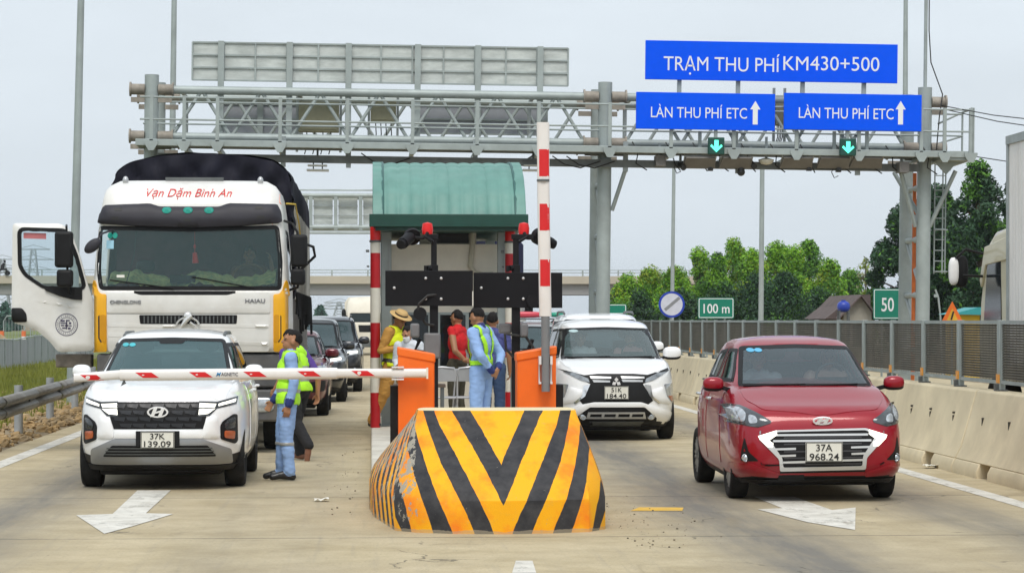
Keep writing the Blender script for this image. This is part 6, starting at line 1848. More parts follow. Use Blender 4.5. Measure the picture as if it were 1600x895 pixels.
for o, X, Z, u in ((pl, X1, Z1, 678), (pr, X2, Z2, 806)):
    m = MB()
    m.tube([(X(u + 8), -.05, Z(460)), (X(u - 10), -.1, Z(462)), (X(u - 24), -.12, Z(475)), (X(u - 26), -.1, Z(490)), (X(u - 12), -.08, Z(506)), (X(u), -.06, Z(508))] if u < 700 else [(X(u - 4), -.06, Z(558)), (X(u - 16), -.1, Z(545)), (X(u - 18), -.1, Z(522)), (X(u - 4), -.08, Z(523)), (X(u + 15), -.1, Z(526)), (X(u + 28), -.1, Z(545))], .015, 6)
    m.build('cable', M_INK, o)
    # boxes strapped to the post
    m = MB()
    if u < 700:
        m.box(X(641), X(655), -.2, .0, Z(527), Z(505)); m.build('camera_box', M('camera_box_grey', (.16, .16, .165), .5, var=.15), o, bevel=.02); m = MB(); m.box(X(662), X(688), -.1, .05, Z(560), Z(520))
    else:
        m.box(X(812), X(824), -.16, .0, Z(526), Z(505)); m.build('camera_box', M('camera_box_grey', (.16, .16, .165), .5, var=.15), o, bevel=.02); m = MB(); m.box(X(780), X(800), .05, .2, Z(521), Z(505))
    m.build('camera_box', M('camera_box_grey', (.16, .16, .165), .5, var=.15), o, bevel=.02)
    m = MB(); q = u - 22 if u < 700 else u + 26
    m.tube([(X(q), -.05, Z(530)), (X(q - 8), -.05, Z(548)), (X(u), 0, Z(552))], .022, 6); m.build('bracket_arm', M_BPOST, o); m = MB(); m.cyl((X(q), -.12, Z(470 if u > 700 else 490)), (X(q), -.02, Z(470 if u > 700 else 490)), .07, n=16); m.build('round_cap', M_BPOST, o)
p = xat(782, 38.0)
cb = MB(); cb.box(-.12, .10, 0, .2, 1.28, 1.5); o = thing('reader_box', 'small cream box on a slim stand beside the right black post', 'box', (p.x + .1, p.y - 1.5, IZ)); cb.build('box', M_CREAM, o, bevel=.015)
m = MB(); m.cyl((0, .1, 0), (0, .1, 1.3), .03, n=8); m.build('stand', M_GALV, o)

# ---------------------------------------------------------------- folding chairs, desk
def chair(u, D, label, rz=0.0):
    p = xat(u, D)
    o = thing('folding_chair', label, 'chair', (p.x, p.y, IZ), rz, 'steel folding chairs on the island'); o.scale = (1.08, 1.08, 1.1)
    mt = M('chair_chrome', (.62, .63, .65), .3, .7, var=.05)
    for s in (-1, 1):
        m = MB(); m.tube([(s * .21, .16, 0), (s * .21, .0, .43), (s * .205, -.10, .72), (s * .16, -.14, .83), (0, -.14, .845)], .013, 8); m.build('frame', mt, o, smooth=60)
        m = MB(); m.tube([(s * .19, -.2, 0), (s * .19, .0, .3), (s * .19, .18, .44)], .012, 8); m.build('leg', mt, o, smooth=60)
    m = MB(); m.x = Matrix.Translation((0, -.115, .74)) @ Euler((radians(12), 0, 0)).to_matrix().to_4x4(); m.box(-.195, .195, -.008, .008, -.085, .085); m.x = None; m.build('backrest', M('chair_grey', (.42, .43, .45), .45, .1, var=.08), o, bevel=.006)
    m = MB(); m.box(-.19, .19, -.1, .27, .43, .455); m.build('seat', M('chair_seat', (.45, .45, .47), .5, var=.1), o, bevel=.012)
    m = MB(); m.cyl((-.19, .1, .17), (.19, .1, .17), .009, n=6); m.build('crossbar', mt, o)
    return o
chair(690, 36.8, 'steel folding chair beside the orange cabinet, below the red vest man')
chair(733, 36.9, 'steel folding chair partly hidden behind the guard in pale blue', .15)
p = xat(655, 34.5)
o = thing('desk', 'small dark desk with papers behind the left orange cabinet', 'desk', (p.x, p.y, IZ))
m = MB(); m.box(-.35, .35, -.25, .25, .70, .74); m.build('desk_top', M('desk_wood', (.10, .07, .05), .5, var=.2), o)
for sx in (-1, 1):
    for sy in (-1, 1): m = MB(); m.box(sx * .31 - .02, sx * .31 + .02, sy * .21 - .02, sy * .21 + .02, 0, .7); m.build('leg', M_DSTEEL, o)
m = MB(); m.box(-.1, .15, -.15, .1, .74, .76); m.build('paper', M_PLATEW, o)
# crushed bottle at the foot of the crash block
p = on_ground(868, 830)
o = thing('plastic_bottle', 'crushed clear and blue plastic bottle lying against the crash block', 'bottle', (p.x, p.y - .05, .03), .15)
m = MB(); m.lathe([(.001, -.09), (.03, -.088), (.032, -.03), (.024, 0), (.031, .03), (.028, .07), (.012, .1), (.012, .115), (.001, .116)], (0, 0, 0), 'x', 14); m.build('bottle', M('bottle_plastic', (.45, .5, .55), .15, var=.3, scale=30), o, smooth=60)
m = MB(); m.cyl((-.03, 0, 0), (.025, 0, 0), .0335, n=14); m.cyl((.1, 0, 0), (.12, 0, 0), .0135, n=10); m.build('wrapper', M('bottle_blue', (.05, .2, .5), .4, var=.3, scale=20), o)
# ---------------------------------------------------------------- people
M_SKIN = M('skin', (0.42, 0.21, 0.12), .5, var=.1, scale=9)
M_SKIN2 = M('skin_tan', (0.36, 0.17, 0.085), .5, var=.1, scale=9)
M_HAIR = M('black_hair', (0.012, 0.010, 0.010), .75, var=.5, scale=60, bump=.6, spec=.25)
M_LIP = M('lip', (0.30, 0.09, 0.07), .45)
M_EYE = M('eye_dark', (0.09, 0.055, 0.045), .4)
M_BROW = M('brow', (0.08, 0.045, 0.03), .7)
M_SHOE = M('black_leather', (0.012, 0.012, 0.013), .35, var=.2)
M_PBLUE = M('pale_blue_cloth', (0.27, 0.42, 0.72), .85, var=.12, scale=7)
M_NAVY = M('navy_cloth', (0.02, 0.035, 0.16), .85, var=.2)
M_LIME = M('lime_vest', (0.42, 0.86, 0.02), .6, var=.06)
M_BAND = M('reflective_band', (0.36, 0.37, 0.36), .35, .2, var=.1)
M_TAN = M('tan_uniform', (0.52, 0.27, 0.06), .85, var=.12, scale=7)
M_YV = M('yellow_vest', (0.72, 0.82, 0.01), .6, var=.06)
M_BLK = M('black_cloth', (0.014, 0.014, 0.016), .9, var=.3)
M_PURP = M('purple_cloth', (0.09, 0.045, 0.26), .85, var=.15)
M_REDC = M('red_cloth', (0.60, 0.008, 0.012), .8, var=.1)
M_OLIV = M('olive_cloth', (0.06, 0.055, 0.035), .9, var=.2)
M_JEANS = M('jeans', (0.03, 0.06, 0.13), .9, var=.2)
M_WSHIRT = M('white_shirt', (0.62, 0.66, 0.72), .85, var=.1)

STAND = dict(hipL=(.09, 0, .92), hipR=(-.09, 0, .92), kneeL=(.095, -.015, .50), kneeR=(-.095, -.015, .50), ankL=(.10, .02, .09), ankR=(-.10, .02, .09),
             shL=(.185, .005, 1.395), shR=(-.185, .005, 1.395), elL=(.235, .03, 1.12), elR=(-.235, .03, 1.12), wrL=(.235, -.06, .88), wrR=(-.235, -.06, .88),
             toeL=(.12, -.17, .045), toeR=(-.12, -.17, .045))
def person(label, loc, rotz, H, mats, pose=None, sleeve='long', lean=0.0, head=(0, 0, 0), hair=True, vest=None, hat=None, hands=None, girth=1.0, voxel=.0085, mask=False, cuffs=None, name='person', group=None, kneeband=False, roll=0.0):
    """mats: dict shirt, trousers, skin, shoe. Faces -y. pose overrides joints given for a 1.70 m figure."""
    J = {k: Vector(v) for k, v in STAND.items()}
    for k, v in (pose or {}).items(): J[k] = Vector(v)
    Rl = Matrix.Rotation(lean, 4, 'X') @ Matrix.Rotation(roll, 4, 'Y'); piv = Vector((0, 0, .95))
    L = lambda p: piv + (Rl @ (Vector(p) - piv))
    Rh = Euler(head).to_matrix(); hp = Vector((0, .015, 1.47))
    Hd = lambda p: L(hp + Rh @ (Vector(p) - hp))
    for k in ('shL', 'shR', 'elL', 'elR', 'wrL', 'wrR'):
        J[k] = L(J[k]) if k not in (pose or {}) or k.startswith('sh') else J[k]
    prims = []      # (label, a, b, ra, rb) capsules ; ('e', label, c, r, R) ellipsoids
    cap = lambda lab, a, b, ra, rb: prims.append(('c', lab, Vector(a), Vector(b), ra, rb))
    def ell(lab, c, r, R=None): prims.append(('e', lab, Vector(c), Vector(r), R if R is not None else Matrix.Identity(3)))
    gz = girth
    RL3 = Rl.to_3x3()
    ell('trousers', (0, .01, .93), (.165 * gz, .115 * gz, .13))
    ell('torso', L((0, .005, 1.05)), (.150 * gz, .112 * gz, .14), RL3)
    ell('torso', L((0, .01, 1.24)), (.178 * gz, .120 * gz, .19), RL3)
    cap('torso', L((-.13, .01, 1.37)), L((.13, .01, 1.37)), .075, .075)
    cap('torso', L((-.06, .015, 1.40)), L((.06, .015, 1.40)), .085, .085)
    cap('skin', L((0, .02, 1.42)), Hd((0, .01, 1.54)), .056, .052)
    cap('collar', L((0, .02, 1.425)), L((0, .018, 1.46)), .072, .064)
    Rhd = RL3 @ Rh
    ell('skin', Hd((0, .012, 1.605)), (.074, .094, .100), Rhd)
    ell('skin', Hd((0, -.022, 1.54)), (.056, .066, .070), Rhd)
    ell('skin', Hd((0, -.065, 1.498)), (.026, .022, .020), Rhd)
    cap('skin', Hd((0, -.086, 1.592)), Hd((0, -.107, 1.557)), .010, .015)
    for s in (-1, 1):
        ell('skin', Hd((s * .076, .012, 1.575)), (.012, .024, .034), Rhd)
        ell('skin', Hd((s * .03, -.076, 1.61)), (.03, .016, .010), Rhd)
        ell('eye', Hd((s * .03, -.0835, 1.592)), (.0155, .0085, .0075), Rhd)
        ell('brow', Hd((s * .031, -.087, 1.614)), (.022, .008, .005), Rhd)
    ell('lip', Hd((0, -.085, 1.523)), (.025, .010, .0085), Rhd)
    for S_ in 'LR':
        s = 1 if S_ == 'L' else -1
        sh, elb, wr = J['sh' + S_], J['el' + S_], J['wr' + S_]
        if sleeve == 'long':
            cap('sleeve', sh, elb, .068 * gz, .054); 
            md = elb.lerp(wr, .85)
            cap('sleeve', elb, md, .054, .043)
            cap('cuff' if cuffs else 'sleeve', md.lerp(elb, .12), elb.lerp(wr, .96), .046, .044)
        elif sleeve == 'short':
            mid = sh.lerp(elb, .72); cap('sleeve', sh, mid, .070 * gz, .062); cap('skin', mid, elb, .046, .041); cap('skin', elb, wr, .042, .029)
        else:
            cap('torso', sh.lerp(elb, -.05), sh.lerp(elb, .12), .066, .06); cap('skin', sh, elb, .054, .042); cap('skin', elb, wr, .043, .030)
        d = (wr - elb).normalized()
        hd = (hands or {}).get(S_)
        hdir = Vector(hd[0]).normalized() if hd else d
        pn = Vector(hd[1]) if hd else Vector((-s, 0, 0))
        curl = hd[2] if hd and len(hd) > 2 else .45
        pn = (pn - hdir * pn.dot(hdir)).normalized()
        sd = hdir.cross(pn)
        if sd.dot(Vector((0, -1, 0))) < 0 and not hd: sd = -sd
        cap('skin', wr - hdir * .03, wr + hdir * .02, .027, .026)
        for k in range(4): cap('skin', wr + hdir * .01 + sd * (.012 - .008 * k), wr + hdir * .085 + sd * (.030 - .0195 * k), .017, .0125)
        for k, ln in enumerate((.070, .078, .073, .058)):
            b0 = wr + hdir * .085 + sd * (.031 - .0205 * k)
            d1 = (hdir * cos(curl) + pn * sin(curl)); d2 = (hdir * cos(curl * 2.3) + pn * sin(curl * 2.3))
            b1 = b0 + d1 * ln * .55; b2 = b1 + d2 * ln * .5
            cap('skin', b0, b1, .0098, .0092); cap('skin', b1, b2, .0092, .008)
        t0 = wr + hdir * .025 + sd * .02; t1 = t0 + (hdir * .6 + sd * .7 + pn * .35).normalized() * .045; t2 = t1 + (hdir * .9 + sd * .15 + pn * .45).normalized() * .035
        cap('skin', t0, t1, .014, .0115); cap('skin', t1, t2, .011, .009)
        hip, kn, an, to = J['hip' + S_], J['knee' + S_], J['ank' + S_], J['toe' + S_]
        cap('trousers', hip, kn, .101 * gz, .078 * gz); cap('trousers', kn, an + (kn - an) * .04, .078, .070)
        hl = an + (an - to) * .18; hl.z = an.z - (an.z - to.z) * 1.0 if abs(an.z - to.z) < .12 else hl.z
        cap('shoe', hl, an.lerp(to, .55) + Vector((0, 0, -.02)) * 0, .040, .044); cap('shoe', an.lerp(to, .4), to, .043, .036)
        cap('shoe', an, hl, .043, .04)
    m = MB()
    for p in prims:
        if p[0] == 'c':
            _, lab, a, b_, ra, rb = p
            nn = 14 if max(ra, rb) > .03 else 9
            m.ball(a, ra, nn, 8); m.ball(b_, rb, nn, 8)
            if (a - b_).length > 1e-5: m.cyl(a, b_, ra, rb, nn)
        else:
            _, lab, c_, r_, R = p
            m.x = Matrix.Translation(c_) @ R.to_4x4(); m.ball((0, 0, 0), tuple(r_), 22, 14); m.x = None
    o = m.build(name, [mats['skin']], None, 179)
    md_ = o.modifiers.new('r', 'REMESH'); md_.mode = 'VOXEL'; md_.voxel_size = voxel; md_.use_smooth_shade = True
    sm = o.modifiers.new('s', 'SMOOTH'); sm.factor = .5; sm.iterations = 2
    apply_mods(o)
    me = o.data
    nv = len(me.vertices)
    co = np.empty(nv * 3); me.vertices.foreach_get('co', co); co = co.reshape(-1, 3)
    # which primitive each vertex belongs to
    best = np.full(nv, 1e9); lab_i = np.zeros(nv, int)
    labs = ['skin', 'torso', 'sleeve', 'cuff', 'collar', 'trousers', 'shoe', 'eye', 'brow', 'lip']
    for p in prims:
        if p[0] == 'c':
            _, lab, a, b_, ra, rb = p
            a_ = np.array(a); d_ = np.array(b_) - a_; l2 = max(1e-9, d_ @ d_)
            t = np.clip((co - a_) @ d_ / l2, 0, 1)
            dist = np.linalg.norm(co - a_ - t[:, None] * d_, axis=1) - (ra + (rb - ra) * t)
        else:
            _, lab, c_, r_, R = p
            q = (co - np.array(c_)) @ np.array(R)
            r3 = np.array(r_); k0 = np.linalg.norm(q / r3, axis=1); k1 = np.linalg.norm(q / (r3 * r3), axis=1) + 1e-9
            dist = k0 * (k0 - 1) / k1
        if lab in ('eye', 'brow', 'lip'): dist = dist - .0005
        u_ = dist < best
        best[u_] = dist[u_]; lab_i[u_] = labs.index(lab)
    no = np.empty(nv * 3); me.vertices.foreach_get('normal', no); no = no.reshape(-1, 3)
    # cloth folds
    from mathutils import noise as mn
    cloth = np.isin(lab_i, [labs.index(x) for x in ('torso', 'sleeve', 'trousers')])
    sd_ = random.random() * 50
    amp = np.zeros(nv)
    for i in np.nonzero(cloth)[0]:
        c_ = co[i]
        amp[i] = mn.noise(Vector((c_[0] * 9 + sd_, c_[1] * 9, c_[2] * 7))) * .009 + mn.noise(Vector((c_[0] * 16, c_[1] * 16 + sd_, c_[2] * 30))) * .005
    co2 = co + no * amp[:, None]
    shirt, tro = mats['shirt'], mats['trousers']
    ml = [mats['skin'], shirt, mats.get('sleeve', shirt), cuffs or shirt, mats.get('collar', shirt), tro, mats.get('shoe', M_SHOE), M_EYE, M_BROW, M_LIP]
    me.vertices.foreach_set('co', (co2 * (H / 1.70)).ravel())
    me.materials.clear()
    for x in ml: me.materials.append(x)
    pl_ = np.array([lab_i[p.vertices[0]] for p in me.polygons], np.int32)
    me.polygons.foreach_set('material_index', pl_)
    me.polygons.foreach_set('use_smooth', np.ones(len(me.polygons), bool)); me.update()
    o.location = loc; o.rotation_euler = (0, 0, rotz)
    tag(o, label, 'person', group)
    sc_ = H / 1.70
    # clothing shells lifted off the body
    def shell(nm, sel, mat_fn, mats_, off=.016):
        idx = {}; vs, fs, mi = [], [], []
        for p in me.polygons:
            c_ = co[p.vertices[0]]; 
            if not all(sel(lab_i[v], co[v]) for v in p.vertices): continue
            f = []
            for v in p.vertices:
                if v not in idx: idx[v] = len(vs); vs.append(tuple((co[v] + no[v] * (off + amp[v] * .8)) * sc_))
                f.append(idx[v])
            fs.append(tuple(f)); mi.append(mat_fn(np.mean([co[v] for v in p.vertices], axis=0)))
        if not fs: return None
        h = link_mesh(nm, vs, fs, mats_, mi, o, 179)
        s2_ = h.modifiers.new('s', 'SOLIDIFY'); s2_.thickness = .008; s2_.offset = -1
        return h
    unlean = lambda c_: piv + Rl.inverted() @ (Vector(c_) - piv)
    if vest:
        bands = vest.get('bands', ())
        top_, hem = vest.get('top', 1.47), vest.get('hem', .93)
        tl = (labs.index('torso'), labs.index('trousers'))
        if vest.get('harness'):
            def hs_(l, c_):
                if l not in tl: return False
                u_ = unlean(c_)
                return abs(u_.z - 1.02) < .035 or (u_.z > 1.02 and abs(abs(u_.x) - (.035 + .095 * min(1, (u_.z - 1.02) / .36))) < .030)
            shell('reflective_harness', hs_, lambda c_: 0, [vest['mat']], .018)
        else:
            def vf(c_):
                z = unlean(c_).z
                if any(a <= z <= b_ for a, b_ in bands): return 1
                if vest.get('dark') and vest['dark'][0] <= z <= vest['dark'][1]: return 2
                return 0
            shell('safety_vest', lambda l, c_: l in tl and hem < unlean(c_).z < top_ and abs(unlean(c_).x) < .20, vf, [vest['mat'], M_BAND, vest.get('darkmat', M_NAVY)], .02)
    if kneeband:
        shell('knee_band', lambda l, c_: l == 5 and .40 < c_[2] < .445, lambda c_: 0, [M_BAND], .008)
    if mask:
        shell('face_mask', lambda l, c_: l in (0, 9) and (lambda u_: u_.y < -.03 and 1.48 < u_.z < 1.572)(hp + Rh.inverted() @ (Vector(unlean(c_)) - hp)), lambda c_: 0, [M('mask_white', (.75, .78, .82), .8)], .008)
    if hair:
        h = MB(); h.x = Matrix.Translation(Hd((0, .018, 1.618))) @ Rhd.to_4x4()
        h.ball((0, 0, 0), (.081, .100, .100), 44, 30); h.x = None
        vs, fs = [], []
        idx = {}
        inv = Rhd.inverted(); c0 = Hd((0, .018, 1.618))
        for f in h.f:
            keep = True
            for i in f:
                q = inv @ (Vector(h.v[i]) - c0)
                if not ((q.z > .044 + .016 * sin(q.x * 70 + 1)) or (q.y > .0 and q.z > -.02 - q.y * .5)): keep = False
            if keep:
                g_ = []
                for i in f:
                    if i not in idx:
                        v = Vector(h.v[i]); dv = (v - c0)
                        v = c0 + dv * (1 + .06 * mn.noise(v * 30) + .06 * mn.noise(v * 75))
                        idx[i] = len(vs); vs.append(tuple(v * sc_))
                    g_.append(idx[i])
                fs.append(tuple(g_))
        hh = link_mesh('hair', vs, fs, M_HAIR, None, o, 60)
        s2_ = hh.modifiers.new('s', 'SOLIDIFY'); s2_.thickness = .014; s2_.offset = -1
    if hat:
        h = MB(); h.x = Matrix.Scale(sc_, 4) @ Matrix.Translation(Hd((0, .01, 1.655))) @ Rhd.to_4x4()
        h.lathe([(.0, -.005), (.165, -.006), (.172, .0), (.165, .006), (.098, .012), (.094, .05), (.075, .075), (.03, .085), (.001, .086)], axis='z', n=32)
        h.x = None
        h.build('hat', hat, o, smooth=50)
        h = MB(); h.x = Matrix.Scale(sc_, 4) @ Matrix.Translation(Hd((0, .01, 1.655))) @ Rhd.to_4x4(); h.lathe([(.0985, .012), (.0995, .014), (.0965, .034), (.095, .034)], axis='z', n=32); h.x = None
        h.build('hat_band', M_INK, o, smooth=50)
    return o

def stand(u, D, z=0.0):
    p = xat(u, D); p.z = z
    return p
BLUE = dict(shirt=M_PBLUE, trousers=M_PBLUE, skin=M_SKIN2)
# guard by the white SUV, in profile
person('guard in pale blue uniform and lime vest standing beside the white SUV', stand(449, 28.0), radians(-84), 1.63, BLUE,
       pose=dict(elL=(.225, .06, 1.12), wrL=(.22, .0, .86), elR=(-.22, .0, 1.12), wrR=(-.19, -.15, .90), kneeL=(.09, -.02, .5), kneeR=(-.085, -.05, .5), ankR=(-.09, -.06, .09), toeR=(-.10, -.24, .045), toeL=(.11, -.18, .045)),
       lean=radians(-3), head=(radians(-8), 0, 0), vest=dict(mat=M_LIME, bands=((1.00, 1.045), (1.16, 1.20)), hem=.87), cuffs=M_NAVY, girth=1.08, kneeband=True)
# the man walking off behind him
person('walking guard in lime vest, purple short sleeves and black trousers, behind the profile guard', stand(467, 32.0), radians(-128), 1.64, dict(shirt=M_PURP, trousers=M_BLK, skin=M_SKIN2, shoe=M('brown_sole', (.22, .10, .06), .7)),
       pose=dict(kneeR=(-.09, -.12, .50), ankR=(-.09, -.05, .09), toeR=(-.1, -.24, .045), kneeL=(.09, .02, .50), ankL=(.09, .24, .20), toeL=(.09, .21, .01), elR=(-.25, .12, 1.10), wrR=(-.26, .10, .86), elL=(.25, -.05, 1.12), wrL=(.24, -.2, .92)),
       sleeve='short', lean=radians(12), roll=radians(0), head=(radians(10), 0, 0), vest=dict(mat=M_LIME, bands=((1.00, 1.045), (1.16, 1.20)), hem=.88))
# traffic officer with a hat
person('officer in tan uniform, wide hat and yellow vest writing beside the booth pole', stand(616, 38.2, IZ), radians(52), 1.74, dict(shirt=M_TAN, trousers=M_TAN, skin=M_SKIN2),
       pose=dict(kneeR=(-.10, .10, .50), ankR=(-.10, .34, .09), toeR=(-.14, .18, .045), kneeL=(.10, -.16, .50), ankL=(.10, -.27, .09), toeL=(.13, -.45, .045), elR=(-.27, .04, 1.12), wrR=(-.13, -.22, 1.16), elL=(.25, .0, 1.12), wrL=(.1, -.26, 1.12)),
       lean=radians(6), head=(radians(22), 0, radians(-6)), hat=M('hat_tan', (.62, .42, .18), .8), hands=dict(R=((.3, -1, .1), (.6, 0, -.6), .9), L=((-.3, -1, .1), (-.6, 0, .6), .7)), vest=dict(mat=M_YV, bands=((1.16, 1.19),), hem=.90, dark=(.95, 1.0), darkmat=M_INK), girth=1.16)
person('masked clerk in pale blue shirt between the officer and the left black post', stand(641, 36.3, IZ), radians(-20), 1.52, dict(shirt=M_WSHIRT, trousers=M_NAVY, skin=M_SKIN),
       pose=dict(elR=(-.24, -.02, 1.14), wrR=(-.15, -.22, 1.06), elL=(.24, -.02, 1.14), wrL=(.15, -.22, 1.06)), lean=radians(8), head=(radians(14), 0, radians(-15)), mask=True)
person('man in red sleeveless top and olive trousers standing before the booth windows', stand(714, 38.1, IZ), radians(-118), 1.74, dict(shirt=M_REDC, trousers=M_OLIV, skin=M_SKIN2),
       pose=dict(elL=(.27, .10, 1.12), wrL=(.14, .20, .98), elR=(-.26, .08, 1.12), wrR=(-.12, .22, .98)), sleeve='none', head=(radians(6), 0, radians(-20)), hands=dict(L=((-1, .2, -.1), (0, -1, 0), .5), R=((1, .2, -.1), (0, -1, 0), .5)), girth=1.08)
person('guard in pale blue uniform with lime harness, hands clasped behind his back', stand(752, 32.6, IZ), radians(-122), 1.76, dict(shirt=M_PBLUE, trousers=M_PBLUE, skin=M_SKIN2, collar=M_NAVY),
       pose=dict(elL=(.26, .13, 1.12), wrL=(.07, .19, .92), elR=(-.26, .13, 1.12), wrR=(-.05, .21, .95)), lean=radians(3), head=(radians(18), 0, radians(-12)), hands=dict(L=((-.7, .25, -.5), (0, -1, 0), .6), R=((.8, .2, -.5), (0, -1, 0), .6)), vest=dict(mat=M_LIME, harness=True), cuffs=M_NAVY, girth=1.06)
person('man in navy shirt and jeans half hidden behind the guard with clasped hands', stand(770, 36.4, IZ), radians(170), 1.70, dict(shirt=M('navy_shirt', (.06, .07, .22), .85, var=.15), trousers=M_JEANS, skin=M_SKIN2), sleeve='short')
# people in the vehicles
SIT = dict(kneeL=(.12, -.42, .95), kneeR=(-.12, -.42, .95), ankL=(.12, -.62, .6), ankR=(-.12, -.62, .6), toeL=(.13, -.8, .55), toeR=(-.13, -.8, .55))
def sitter(label, car_p, x, y, zhead, shirt, arms='wheel', head=(0, 0, 0), skin=None):
    ps = dict(SIT)
    if arms == 'wheel': ps.update(elL=(.25, -.16, 1.14), wrL=(.14, -.36, 1.22), elR=(-.25, -.16, 1.14), wrR=(-.14, -.36, 1.22))
    elif arms == 'raised': ps.update(elL=(.34, -.1, 1.22), wrL=(.30, -.12, 1.50), elR=(-.25, -.16, 1.14), wrR=(-.14, -.36, 1.22))
    else: ps.update(elL=(.24, -.08, 1.12), wrL=(.12, -.28, 1.0), elR=(-.24, -.08, 1.12), wrR=(-.12, -.28, 1.0))
    return person(label, (car_p.x + x, car_p.y + y, zhead - 1.57 * .98), 0, 1.67, dict(shirt=shirt, trousers=M_BLK, skin=skin or M_SKIN), pose=ps, sleeve='short', head=head, voxel=.011)
cp = xat(1286, 24.5)
sitter('passenger in pale shirt behind the left half of the red hatchback windscreen', cp, -.36, 1.75, 1.33, M('pale_tee', (.35, .40, .45), .8), 'lap')
sitter('driver with hands on the wheel of the red hatchback', cp, .36, 1.75, 1.34, M('peach_tee', (.45, .3, .25), .8), 'wheel')
cp = xat(965, 37.0)
sitter('driver in pink shirt at the wheel of the white minivan', cp, .38, 1.95, 1.44, M('pink_tee', (.5, .25, .25), .8), 'wheel')
sitter('passenger in white shirt on the left front seat of the white minivan', cp, -.38, 1.95, 1.44, M_WSHIRT, 'lap')
cp = xat(297, 33.5)
sitter('lorry driver raising one arm behind the windscreen', cp, .72, 1.15, 2.60, M('brown_tee', (.2, .08, .05), .8), 'raised', skin=M_SKIN2)
# ---------------------------------------------------------------- roadside left: guard rail, rubble, fence, poles
def guard_beam(pts):
    """W section swept along points"""
    sec = [(0, .155), (.045, .13), (.08, .09), (.08, .06), (.03, .02), (.01, 0), (.03, -.02), (.08, -.06), (.08, -.09), (.045, -.13), (0, -.155)]
    vs, fs = [], []
    for p in pts:
        for a, b_ in sec: vs.append((p[0] + a, p[1], p[2] + b_))
    k = len(sec)
    for j in range(len(pts) - 1):
        for i in range(k - 1): fs.append((j * k + i, (j + 1) * k + i, (j + 1) * k + i + 1, j * k + i + 1))
    return vs, fs
gr = thing('guard_rail', 'galvanised guard rail on round posts along the left road edge', 'guard rail', (-5.1, 30, 0))
def gx(y): return -5.12 - (y - 36) * .033 - max(0, y - 50) * .01 + 5.1
y = 27.0
k = 0
while y < 120:
    y2 = y + (4.4 if k else 4.4)
    vs, fs = guard_beam([(gx(yy) - .02 * (k % 2), yy - 30, .53) for yy in (y, y + 2.2, y2 + .1)])
    o = link_mesh('beam', vs, fs, M('rail_zinc', (.28, .27, .25), .5, .4, var=.2, scale=2, dirt=(.15, .12, .09), dirt_amt=.6, dirt_scale=1.5), None, gr, 30)
    s_ = o.modifiers.new('s', 'SOLIDIFY'); s_.thickness = .008
    for yy in [39.3 + 5.2 * (k - 1)]:
        m = MB(); m.cyl((gx(yy) - .13, yy - 30, -.3), (gx(yy) - .13, yy - 30, .76), .066, n=16); m.build('post', M('post_zinc', (.38, .40, .41), .5, .3, var=.15), gr)
        m = MB(); m.box(gx(yy) - .07, gx(yy) + .01, yy - 30 - .06, yy - 30 + .06, .45, .62); m.cyl((gx(yy) + .0, yy - 30, .53), (gx(yy) + .05, yy - 30, .53), .02, n=8); m.build('spacer', M_DSTEEL, gr)
    y = y2; k += 1

def rock_mesh(n, x0, x1, y0, y1, smin, smax):
    m = MB()
    for _ in range(n):
        s = smin + (smax - smin) * random.random() ** 2.5
        x, y = x0 + (x1 - x0) * random.random(), y0 + (y1 - y0) * random.random()
        k = len(m.v)
        m.ball((x, y, s * .15), (s * (.6 + .5 * random.random()), s * (.6 + .5 * random.random()), s * (.4 + .4 * random.random())), 7, 5)
        for i in range(k, len(m.v)):
            v = m.v[i]; m.v[i] = (v[0] + (random.random() - .5) * s * .5, v[1] + (random.random() - .5) * s * .5, v[2] + (random.random() - .5) * s * .35)
    return m
M_RUB = M('rubble', (0.36, 0.24, 0.11), .95, var=.5, scale=2.5, dirt=(.30, .27, .21), dirt_amt=.9, dirt_scale=1.4)
tag(rock_mesh(1500, -7.0, -5.0, 33, 62, .015, .13).build('rubble', M_RUB, smooth=None), 'brown rubble and stones strewn under the guard rail', 'rubble', kind='stuff')
tag(rock_mesh(700, -9.5, -5.5, 34, 62, .02, .10).build('gravel', M_RUB, smooth=None), 'small stones at the grass edge behind the guard rail', 'gravel', kind='stuff')
# grit on the road beside the crash block
gm = MB()
for _ in range(130):
    t = random.random(); x = 2.05 + abs(random.gauss(0, .4)); yy = 19.5 + 6 * random.random(); s = .003 + .009 * random.random() ** 4
    gm.ball((x, yy, s * .5), (s, s * 1.2, s * .7), 5, 4)
for _ in range(60):
    x = -.15 - abs(random.gauss(0, .15)); yy = 23 + 16 * random.random(); s = .004 + .009 * random.random() ** 3
    gm.ball((x, yy, s * .5), (s, s * 1.2, s * .7), 5, 4)
tag(gm.build('grit', M('grit', (.17, .145, .10), .95, var=.5), smooth=None), 'dark grit scattered on the road beside the crash block', 'grit', kind='stuff')
# grass
def grass(n, x0, x1, y0, y1, h0, h1, mat):
    vs, fs = [], []
    for _ in range(n):
        x, y = x0 + (x1 - x0) * random.random(), y0 + (y1 - y0) * random.random() ** 1.3
        h = h0 + (h1 - h0) * random.random() ** 2; a = random.random() * pi; w_ = .012 + .012 * random.random()
        lx, ly = (random.random() - .5) * h * .9, (random.random() - .5) * h * .9
        k = len(vs)
        vs += [(x - cos(a) * w_, y - sin(a) * w_, -.05), (x + cos(a) * w_, y + sin(a) * w_, -.05), (x + lx, y + ly, h)]
        fs.append((k, k + 1, k + 2))
    return vs, fs
M_GBL = M('grass_blade', (0.17, 0.19, 0.022), .8, var=.45, scale=.8, dirt=(.30, .28, .06), dirt_amt=.6, dirt_scale=.35)
vs, fs = grass(42000, -13.0, -6.0, 40, 112, .05, .26, M_GBL)
tag(link_mesh('grass', vs, fs, M_GBL), 'yellow green grass on the left verge below the lorry door', 'grass', kind='stuff')
